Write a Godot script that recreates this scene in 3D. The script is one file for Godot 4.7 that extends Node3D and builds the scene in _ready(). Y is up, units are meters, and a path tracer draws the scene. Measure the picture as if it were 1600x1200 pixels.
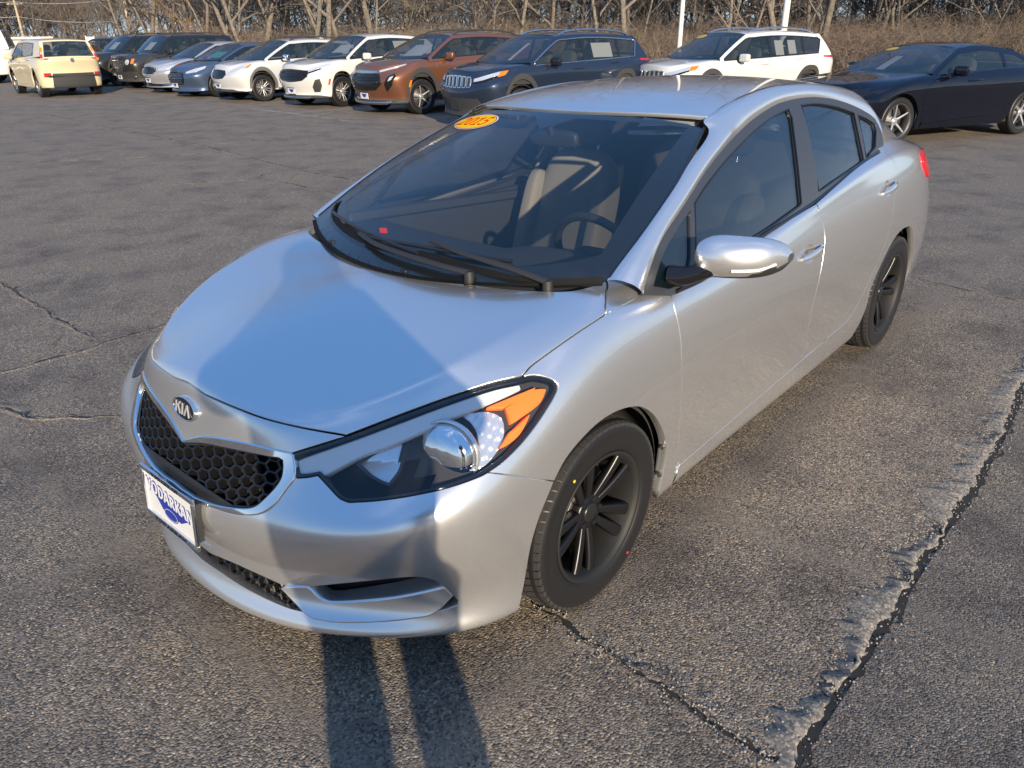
extends Node3D
# A silver saloon on a dealer's forecourt on a winter afternoon. Units are metres; the silver car stands with its
# front axle over the origin, +z is its nose, +x its own left side.

var M := {}          # materials
var body_net: Array = []   # control rows of the body skin being built
var rng := RandomNumberGenerator.new()

const SUN_DIR := Vector3(0.819, 0.267, 0.508)      # towards the sun: low, behind the photographer

func _ready() -> void:
	rng.seed = 20150
	# --- camera, sky, sun, exposure -----------------------------------------------------------------------------
	var cam := Camera3D.new()
	cam.name = "camera"
	cam.position = Vector3(1.955, 1.6767, 1.5859)
	var yaw := -2.40337
	var pitch := 0.43984
	var roll := -0.03266
	var fwd := Vector3(sin(yaw) * cos(pitch), -sin(pitch), cos(yaw) * cos(pitch))
	var rt := fwd.cross(Vector3.UP).normalized()
	var up := rt.cross(fwd)
	var rt2 := rt * cos(roll) + up * sin(roll)
	var up2 := -rt * sin(roll) + up * cos(roll)
	cam.basis = Basis(rt2, up2, -fwd)
	cam.fov = rad_to_deg(2.0 * atan(600.0 / 1171.14))
	cam.near = 0.03
	cam.far = 3000.0
	add_child(cam)
	var env := Environment.new()
	env.background_mode = Environment.BG_SKY
	var sky_mat := ProceduralSkyMaterial.new()
	sky_mat.sky_top_color = Color(0.33, 0.495, 0.71)
	sky_mat.sky_horizon_color = Color(0.68, 0.76, 0.80)
	sky_mat.sky_curve = 0.10
	sky_mat.ground_bottom_color = Color(0.20, 0.19, 0.18)
	sky_mat.ground_horizon_color = Color(0.45, 0.44, 0.42)
	sky_mat.sun_angle_max = 38.0
	sky_mat.sun_curve = 0.10
	sky_mat.sky_energy_multiplier = 1.0
	sky_mat.sky_cover = cloud_cover()
	sky_mat.sky_cover_modulate = Color(1, 1, 1, 0.55)
	var sky := Sky.new()
	sky.sky_material = sky_mat
	env.sky = sky
	env.background_energy_multiplier = 1.0
	env.tonemap_mode = Environment.TONE_MAPPER_LINEAR
	env.tonemap_exposure = 1.7
	env.sdfgi_enabled = true
	env.ssao_enabled = true
	env.ssil_enabled = true
	var we := WorldEnvironment.new()
	we.name = "world_environment"
	we.environment = env
	add_child(we)
	var sun := DirectionalLight3D.new()
	sun.name = "sun"
	sun.light_color = Color(1.0, 0.93, 0.82)
	sun.light_energy = 1.6
	sun.light_angular_distance = 0.55
	sun.shadow_enabled = true
	add_child(sun)
	sun.look_at_from_position(SUN_DIR * 50.0, Vector3.ZERO)
	# --- the place, then the things -----------------------------------------------------------------------------
	make_materials()
	build_ground()
	build_hero_car()
	build_background_cars()
	build_surroundings()
	build_photographer()

func cloud_cover() -> Texture2D:
	var n := FastNoiseLite.new()
	n.seed = 11
	n.noise_type = FastNoiseLite.TYPE_SIMPLEX_SMOOTH
	n.frequency = 0.004
	n.fractal_octaves = 5
	n.domain_warp_enabled = true
	n.domain_warp_amplitude = 60.0
	n.domain_warp_frequency = 0.004
	var src := n.get_seamless_image(1024, 512)
	var img := Image.create(1024, 512, false, Image.FORMAT_RGBA8)
	for y in 512:
		for x in 1024:
			var v := src.get_pixel(x, y).r
			var a := smoothstep(0.58, 0.95, v) * 0.5
			img.set_pixel(x, y, Color(1, 0.97, 0.93, a))
	return ImageTexture.create_from_image(img)

# ------------------------------------------------------------------------------------------------ naming and tags
var taken := {}
func numbered(called: String) -> String:
	if not taken.has(called):
		taken[called] = 0
		return called
	taken[called] += 1
	return "%s_%03d" % [called, taken[called]]

func thing(called: String, label: String, category: String, at := Vector3.ZERO, turn := 0.0, group := "") -> Node3D:
	var o := Node3D.new()
	o.name = numbered(called)
	o.position = at
	o.rotation.y = turn
	add_child(o)
	o.set_meta("label", label)
	o.set_meta("category", category)
	if group != "":
		o.set_meta("group", group)
	return o

func obj(called: String, mesh: Mesh, mat: Material, parent: Node3D, xf := Transform3D()) -> MeshInstance3D:
	var o := MeshInstance3D.new()
	var base := called
	var k := 0
	while parent.has_node(NodePath(called)):
		k += 1
		called = "%s_%03d" % [base, k]
	o.name = called
	o.mesh = mesh
	o.material_override = mat
	o.transform = xf
	parent.add_child(o, true)
	return o

func group_node(called: String, parent: Node3D, xf := Transform3D()) -> Node3D:
	var o := Node3D.new()
	var base := called
	var k := 0
	while parent.has_node(NodePath(called)):
		k += 1
		called = "%s_%03d" % [base, k]
	o.name = called
	o.transform = xf
	parent.add_child(o, true)
	return o

func struct(called: String, mesh: Mesh, mat: Material) -> MeshInstance3D:
	var o := obj(numbered(called), mesh, mat, self)
	o.set_meta("kind", "structure")
	return o

# ------------------------------------------------------------------------------------------------ mesh building
class Mesher:
	var v := PackedVector3Array()
	var n := PackedVector3Array()
	var uv := PackedVector2Array()
	var col := PackedColorArray()
	var idx := PackedInt32Array()
	var tint := Color.WHITE
	var use_col := false
	var at := {}
	func vert(p: Vector3, nn: Vector3, t := Vector2.ZERO) -> int:
		v.append(p)
		n.append(nn)
		uv.append(t)
		if use_col:
			col.append(tint)
		return v.size() - 1
	func tri(a: int, b: int, c: int) -> void:
		# clockwise seen from the side the normals point to
		var g := (v[b] - v[a]).cross(v[c] - v[a])
		if g.dot(n[a] + n[b] + n[c]) > 0.0:
			idx.append_array([a, c, b])
		else:
			idx.append_array([a, b, c])
	func quad(a: int, b: int, c: int, d: int) -> void:
		tri(a, b, c)
		tri(a, c, d)
	func flat(pts: Array) -> void:      # a flat convex face; its normal follows the counter-clockwise order
		var nn: Vector3 = (pts[1] - pts[0]).cross(pts[2] - pts[0]).normalized()
		var f: int = v.size()
		for p in pts:
			vert(p, nn)
		for k in range(1, pts.size() - 1):
			tri(f, f + k, f + k + 1)
	func box(c: Vector3, s: Vector3, b := Basis.IDENTITY, bev := 0.0) -> void:
		var h := s * 0.5
		if bev <= 0.0:
			for ax in 3:
				for sg in [-1.0, 1.0]:
					var nn := Vector3.ZERO
					nn[ax] = sg
					var e1 := (ax + 1) % 3
					var e2 := (ax + 2) % 3
					var f := v.size()
					for q in [[-1, -1], [1, -1], [1, 1], [-1, 1]]:
						var p := Vector3.ZERO
						p[ax] = sg * h[ax]
						p[e1] = q[0] * h[e1]
						p[e2] = q[1] * h[e2]
						vert(c + b * p, b * nn)
					quad(f, f + 1, f + 2, f + 3)
			return
		# rounded look: faces inset, chamfers between
		var corners := {}
		for ax in 3:
			for sg in [-1, 1]:
				var nn := Vector3.ZERO
				nn[ax] = sg
				var e1 := (ax + 1) % 3
				var e2 := (ax + 2) % 3
				var f := v.size()
				for q in [[-1, -1], [1, -1], [1, 1], [-1, 1]]:
					var p := Vector3.ZERO
					p[ax] = sg * h[ax]
					p[e1] = q[0] * (h[e1] - bev)
					p[e2] = q[1] * (h[e2] - bev)
					var id := vert(c + b * p, b * nn)
					var key := Vector3i.ZERO
					key[ax] = sg
					key[e1] = q[0]
					key[e2] = q[1]
					corners[[key, ax]] = id
				quad(f, f + 1, f + 2, f + 3)
		for ax in 3:
			var e1 := (ax + 1) % 3
			var e2 := (ax + 2) % 3
			for s1 in [-1, 1]:
				for s2 in [-1, 1]:
					var k0 := Vector3i.ZERO
					k0[e1] = s1
					k0[e2] = s2
					var k1 := k0
					k0[ax] = -1
					k1[ax] = 1
					quad(corners[[k0, e1]], corners[[k1, e1]], corners[[k1, e2]], corners[[k0, e2]])
		for sx in [-1, 1]:
			for sy in [-1, 1]:
				for sz in [-1, 1]:
					var k := Vector3i(sx, sy, sz)
					tri(corners[[k, 0]], corners[[k, 1]], corners[[k, 2]])
	func tube(pts: Array, radii, sides := 8, caps := true, squash := 1.0) -> void:
		var prev := Vector3.ZERO
		var first := v.size()
		var count := pts.size()
		for i in count:
			var d: Vector3
			if i == 0:
				d = pts[1] - pts[0]
			elif i == count - 1:
				d = pts[i] - pts[i - 1]
			else:
				d = (pts[i + 1] - pts[i - 1])
			d = d.normalized()
			if i == 0:
				prev = Vector3.UP if absf(d.y) < 0.9 else Vector3.RIGHT
			var a := (prev - d * prev.dot(d)).normalized()
			var bb := d.cross(a)
			prev = a
			var r: float = radii[i] if radii is Array else radii
			for k in sides:
				var t := TAU * k / sides
				var nn := a * cos(t) * 1.0 + bb * sin(t)
				vert(pts[i] + a * cos(t) * r * squash + bb * sin(t) * r, nn, Vector2(float(k) / sides, i))
		for i in count - 1:
			for k in sides:
				var p0 := first + i * sides + k
				var p1 := first + i * sides + (k + 1) % sides
				quad(p0, p1, p1 + sides, p0 + sides)
		if caps:
			for e in [0, count - 1]:
				var d2: Vector3 = (pts[0] - pts[1]).normalized() if e == 0 else (pts[count - 1] - pts[count - 2]).normalized()
				var f := v.size()
				for k in sides:
					vert(v[first + e * sides + k], d2)
				for k in range(1, sides - 1):
					tri(f, f + k, f + k + 1)
	func lathe(prof: Array, axis_x := true, sides := 48, from := 0.0, to := TAU) -> void:
		# prof: [axial, radius] pairs turned round the x axis; sharp corners where a pair is given twice
		var cnt := prof.size()
		var first := v.size()
		for i in cnt:
			var d := Vector2.ZERO
			if i > 0 and (prof[i] - prof[i - 1]).length() > 1e-6:
				d += (prof[i] - prof[i - 1]).normalized()
			if i < cnt - 1 and (prof[i + 1] - prof[i]).length() > 1e-6:
				d += (prof[i + 1] - prof[i]).normalized()
			var nn2 := Vector2(-d.y, d.x).normalized()    # left of the way walked
			for k in sides + 1:
				var t: float = lerpf(from, to, float(k) / sides)
				var p: Vector2 = prof[i]
				vert(Vector3(p.x, p.y * cos(t), p.y * sin(t)), Vector3(nn2.x, nn2.y * cos(t), nn2.y * sin(t)), Vector2(float(k) / sides, float(i) / cnt))
		for i in cnt - 1:
			if (prof[i + 1] - prof[i]).length() < 1e-6:
				continue
			for k in sides:
				var p0 := first + i * (sides + 1) + k
				quad(p0, p0 + 1, p0 + sides + 2, p0 + sides + 1)
	func loft(rings: Array, closed := true, cap := true) -> void:
		# rings: arrays of points of equal length; smooth normals
		var m: int = rings[0].size()
		var first := v.size()
		var rc := rings.size()
		for i in rc:
			for k in m:
				var k0: int = (k - 1 + m) % m if closed else maxi(k - 1, 0)
				var k1: int = (k + 1) % m if closed else mini(k + 1, m - 1)
				var du: Vector3 = rings[i][k1] - rings[i][k0]
				var dv: Vector3 = rings[mini(i + 1, rc - 1)][k] - rings[maxi(i - 1, 0)][k]
				var nn := du.cross(dv)
				if nn.length() < 1e-12:
					nn = dv.cross(Vector3(0.3, 0.5, 0.8))
				vert(rings[i][k], nn.normalized(), Vector2(float(k) / m, float(i) / rc))
		for i in rc - 1:
			for k in (m if closed else m - 1):
				var p0 := first + i * m + k
				var p1: int = first + i * m + (k + 1) % m
				quad(p0, p1, p1 + m, p0 + m)
		if cap:
			for e in [0, rc - 1]:
				var ctr := Vector3.ZERO
				for p in rings[e]:
					ctr += p
				ctr /= m
				var other := Vector3.ZERO
				for p in rings[1 if e == 0 else rc - 2]:
					other += p
				other /= m
				var nn := (ctr - other).normalized()
				var f := vert(ctr, nn)
				for k in m:
					vert(rings[e][k], nn)
				for k in m:
					tri(f, f + 1 + k, f + 1 + (k + 1) % m)
	func add_mesh(mesh: Mesh, xf: Transform3D, shape = null) -> void:
		for s in mesh.get_surface_count():
			var a := mesh.surface_get_arrays(s)
			var pv: PackedVector3Array = a[Mesh.ARRAY_VERTEX]
			var pn: PackedVector3Array = a[Mesh.ARRAY_NORMAL]
			var f := v.size()
			for i in pv.size():
				var p := xf * pv[i]
				var q := (xf.basis * pn[i]).normalized()
				if shape != null:
					p = shape.call(p)
				vert(p, q)
			var id: PackedInt32Array = a[Mesh.ARRAY_INDEX] if a[Mesh.ARRAY_INDEX] != null else PackedInt32Array(range(pv.size()))
			for k in id.size():
				idx.append(f + id[k])
	func mirror_x() -> Mesher:
		var r := Mesher.new()
		r.use_col = use_col
		r.col = col
		r.uv = uv
		for p in v:
			r.v.append(Vector3(-p.x, p.y, p.z))
		for p in n:
			r.n.append(Vector3(-p.x, p.y, p.z))
		for k in range(0, idx.size(), 3):
			r.idx.append_array([idx[k], idx[k + 2], idx[k + 1]])
		return r
	func done() -> ArrayMesh:
		var m := ArrayMesh.new()
		if idx.is_empty():
			return m
		var a := []
		a.resize(Mesh.ARRAY_MAX)
		a[Mesh.ARRAY_VERTEX] = v
		a[Mesh.ARRAY_NORMAL] = n
		a[Mesh.ARRAY_TEX_UV] = uv
		if use_col:
			a[Mesh.ARRAY_COLOR] = col
		a[Mesh.ARRAY_INDEX] = idx
		m.add_surface_from_arrays(Mesh.PRIMITIVE_TRIANGLES, a)
		return m

func V2(l: Array) -> PackedVector2Array:
	var r := PackedVector2Array()
	for k in range(0, l.size(), 2):
		r.append(Vector2(l[k], l[k + 1]))
	return r

func V3(l: Array) -> Array:
	var r := []
	for k in range(0, l.size(), 3):
		r.append(Vector3(l[k], l[k + 1], l[k + 2]))
	return r

func both_halves(half: PackedVector2Array) -> PackedVector2Array:
	# half: from the centre line (u = 0) out and back to it; returns it closed with its mirror image
	var r := half.duplicate()
	for k in range(half.size() - 1, -1, -1):
		if half[k].x > 0.001:
			r.append(Vector2(-half[k].x, half[k].y))
	return r

# ------------------------------------------------------------------------------------------------ the body skin
func set_net(warp = null) -> void:
	body_net = []
	var rows := NET.keys()
	for k in rows:
		var row := V3(NET[k])
		if warp != null:
			for i in row.size():
				row[i] = warp.call(row[i])
		body_net.append(PackedVector3Array(row))

func bs(t: float) -> Array:
	var s := 1.0 - t
	return [s * s * s / 6.0, (3.0 * t * t * t - 6.0 * t * t + 4.0) / 6.0, (-3.0 * t * t * t + 3.0 * t * t + 3.0 * t + 1.0) / 6.0, t * t * t / 6.0]

func body_pt(u: float, v: float) -> Vector3:
	var sg := 1.0
	if u < 0.0:
		u = -u
		sg = -1.0
	if u > 18.0:
		u = 36.0 - u
		sg = -sg
	u = clampf(u, 0.0, 17.99999)
	v = clampf(v, 0.0, 13.99999)
	var iu := int(u)
	var iv := int(v)
	var t := u - iu
	var s := 1.0 - t
	var a0 := s * s * s / 6.0
	var a1 := (3.0 * t * t * t - 6.0 * t * t + 4.0) / 6.0
	var a3 := t * t * t / 6.0
	var a2 := 1.0 - a0 - a1 - a3
	t = v - iv
	s = 1.0 - t
	var b0 := s * s * s / 6.0
	var b1 := (3.0 * t * t * t - 6.0 * t * t + 4.0) / 6.0
	var b3 := t * t * t / 6.0
	var b2 := 1.0 - b0 - b1 - b3
	var r0: PackedVector3Array = body_net[iu]
	var r1: PackedVector3Array = body_net[iu + 1]
	var r2: PackedVector3Array = body_net[iu + 2]
	var r3: PackedVector3Array = body_net[iu + 3]
	var p := (r0[iv] * b0 + r0[iv + 1] * b1 + r0[iv + 2] * b2 + r0[iv + 3] * b3) * a0
	p += (r1[iv] * b0 + r1[iv + 1] * b1 + r1[iv + 2] * b2 + r1[iv + 3] * b3) * a1
	p += (r2[iv] * b0 + r2[iv + 1] * b1 + r2[iv + 2] * b2 + r2[iv + 3] * b3) * a2
	p += (r3[iv] * b0 + r3[iv + 1] * b1 + r3[iv + 2] * b2 + r3[iv + 3] * b3) * a3
	p.x *= sg
	return p

func skin_normal(fn: Callable, u: float, v: float, h: float, sign: float) -> Vector3:
	var du: Vector3 = fn.call(u + h, v) - fn.call(u - h, v)
	var dv: Vector3 = fn.call(u, v + h) - fn.call(u, v - h)
	return du.cross(dv).normalized() * sign

func inset(fn: Callable, poly: PackedVector2Array, d: float, h: float, sign: float) -> PackedVector2Array:
	# moves every corner of the outline d metres inwards along the skin
	var out := PackedVector2Array()
	var c := poly.size()
	var ccw := not Geometry2D.is_polygon_clockwise(poly)   # Godot calls y-down clockwise
	var pts := []
	for p in poly:
		pts.append(fn.call(p.x, p.y))
	for i in c:
		var p := poly[i]
		var du: Vector3 = (fn.call(p.x + h, p.y) - fn.call(p.x - h, p.y)) / (2.0 * h)
		var dv: Vector3 = (fn.call(p.x, p.y + h) - fn.call(p.x, p.y - h)) / (2.0 * h)
		var nn := du.cross(dv).normalized()
		var e0: Vector3 = (pts[i] - pts[(i - 1 + c) % c]).normalized()
		var e1: Vector3 = (pts[(i + 1) % c] - pts[i]).normalized()
		var q0 := nn.cross(e0)
		var q1 := nn.cross(e1)
		var q := (q0 + q1)
		if q.length() < 0.05:
			q = q0
		q = q.normalized()
		var w: float = d / maxf(0.45, absf(q.dot(q0)))
		# the outline runs counter-clockwise in (u, v): inwards is n x e
		var dir := q * w
		if Geometry2D.is_polygon_clockwise(poly):
			dir = -dir
		# back to (u, v)
		var a := du.dot(du)
		var b := du.dot(dv)
		var e := dv.dot(dv)
		var x := dir.dot(du)
		var y := dir.dot(dv)
		var det := a * e - b * b
		if absf(det) < 1e-14:
			out.append(p)
			continue
		out.append(p + Vector2((x * e - y * b) / det, (a * y - b * x) / det))
	return out

func patch(fn: Callable, poly: PackedVector2Array, cell: Vector2, opt := {}) -> Mesher:
	# a piece of the skin fn(u, v) inside poly; opt: holes, gap (m), lift (m along the normal), flange (m), h, sign, round
	var m := Mesher.new()
	var h: float = opt.get("h", 0.02)
	var sg: float = opt.get("sign", 1.0)
	var lift: float = opt.get("lift", 0.0)
	var gap: float = opt.get("gap", 0.0)
	var holes: Array = opt.get("holes", [])
	var flange: float = opt.get("flange", 0.0)
	if gap > 0.0:
		poly = inset(fn, poly, gap, h, sg)
		var hh := []
		for q in holes:
			hh.append(inset(fn, q, -gap, h, sg))
		holes = hh
	var lo := poly[0]
	var hi := poly[0]
	for p in poly:
		lo = lo.min(p)
		hi = hi.max(p)
	var gx := int(floor(lo.x / cell.x))
	var gy := int(floor(lo.y / cell.y))
	var nx := int(floor(hi.x / cell.x)) - gx + 1
	var ny := int(floor(hi.y / cell.y)) - gy + 1
	var mark := PackedByteArray()
	mark.resize(nx * ny)
	var loops := [poly]
	loops.append_array(holes)
	for l in loops:
		for i in l.size():
			var a: Vector2 = l[i]
			var b: Vector2 = l[(i + 1) % l.size()]
			var st := int(ceil(maxf(absf(b.x - a.x) / cell.x, absf(b.y - a.y) / cell.y) * 6.0)) + 1
			for k in st + 1:
				var p := a.lerp(b, float(k) / st)
				for ex in [-0.02, 0.02]:
					for ey in [-0.02, 0.02]:
						var ix := int(floor(p.x / cell.x + ex)) - gx
						var iy := int(floor(p.y / cell.y + ey)) - gy
						if ix >= 0 and iy >= 0 and ix < nx and iy < ny:
							mark[iy * nx + ix] = 1
	for iy in ny:
		for ix in nx:
			var x0 := (gx + ix) * cell.x
			var y0 := (gy + iy) * cell.y
			if mark[iy * nx + ix] == 0:
				var c := Vector2(x0 + cell.x * 0.5, y0 + cell.y * 0.5)
				if not Geometry2D.is_point_in_polygon(c, poly):
					continue
				var inside := true
				for q in holes:
					if Geometry2D.is_point_in_polygon(c, q):
						inside = false
				if inside:
					m.quad(pv(m, fn, Vector2(x0, y0), h, sg, lift), pv(m, fn, Vector2(x0 + cell.x, y0), h, sg, lift), pv(m, fn, Vector2(x0 + cell.x, y0 + cell.y), h, sg, lift), pv(m, fn, Vector2(x0, y0 + cell.y), h, sg, lift))
				continue
			var sq := PackedVector2Array([Vector2(x0, y0), Vector2(x0 + cell.x, y0), Vector2(x0 + cell.x, y0 + cell.y), Vector2(x0, y0 + cell.y)])
			var got: Array = Geometry2D.intersect_polygons(sq, poly)
			for q in holes:
				var nxt := []
				for g in got:
					for r in Geometry2D.clip_polygons(g, q):
						if not Geometry2D.is_polygon_clockwise(r):
							nxt.append(r)
				got = nxt
			for g in got:
				var t := Geometry2D.triangulate_polygon(g)
				for k in range(0, t.size(), 3):
					var a := pv(m, fn, g[t[k]], h, sg, lift)
					var b := pv(m, fn, g[t[k + 1]], h, sg, lift)
					var c := pv(m, fn, g[t[k + 2]], h, sg, lift)
					if a != b and b != c and a != c:
						m.tri(a, b, c)
	if flange > 0.0:
		for li in loops.size():
			edge_flange(m, fn, loops[li], h, sg, lift, flange, li > 0, opt.get("round", 0.0015))
	return m

func pv(m: Mesher, fn: Callable, p: Vector2, h: float, sg: float, lift: float) -> int:
	var key := Vector2i(roundi(p.x * 20000.0), roundi(p.y * 20000.0))
	if m.at.has(key):
		return m.at[key]
	var nn := skin_normal(fn, p.x, p.y, h, sg)
	var q: Vector3 = fn.call(p.x, p.y)
	var id := m.vert(q + nn * lift, nn, p)
	m.at[key] = id
	return id

func edge_flange(m: Mesher, fn: Callable, loop: PackedVector2Array, h: float, sg: float, lift: float, depth: float, is_hole: bool, rnd: float) -> void:
	var c := loop.size()
	var cw := Geometry2D.is_polygon_clockwise(loop)
	var rings := [[], [], []]
	var norms := [[], [], []]
	var pts := []
	var nn := []
	for p in loop:
		var k := skin_normal(fn, p.x, p.y, h, sg)
		nn.append(k)
		pts.append(fn.call(p.x, p.y) + k * lift)
	for i in c:
		var e: Vector3 = (pts[(i + 1) % c] - pts[(i - 1 + c) % c]).normalized()
		var o: Vector3 = e.cross(nn[i])       # outwards for a counter-clockwise outline
		if sg < 0.0:
			o = -o
		if cw != is_hole:
			o = -o
		rings[0].append(pts[i])
		norms[0].append((nn[i] * 0.9 + o * 0.3).normalized())
		rings[1].append(pts[i] + o * rnd - nn[i] * rnd)
		norms[1].append((nn[i] * 0.3 + o * 0.9).normalized())
		rings[2].append(pts[i] + o * rnd - nn[i] * depth)
		norms[2].append(o)
	var f := m.v.size()
	for r in 3:
		for i in c:
			m.vert(rings[r][i], norms[r][i])
	for r in 2:
		for i in c:
			var a := f + r * c + i
			var b := f + r * c + (i + 1) % c
			m.quad(a, b, b + c, a + c)
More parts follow.
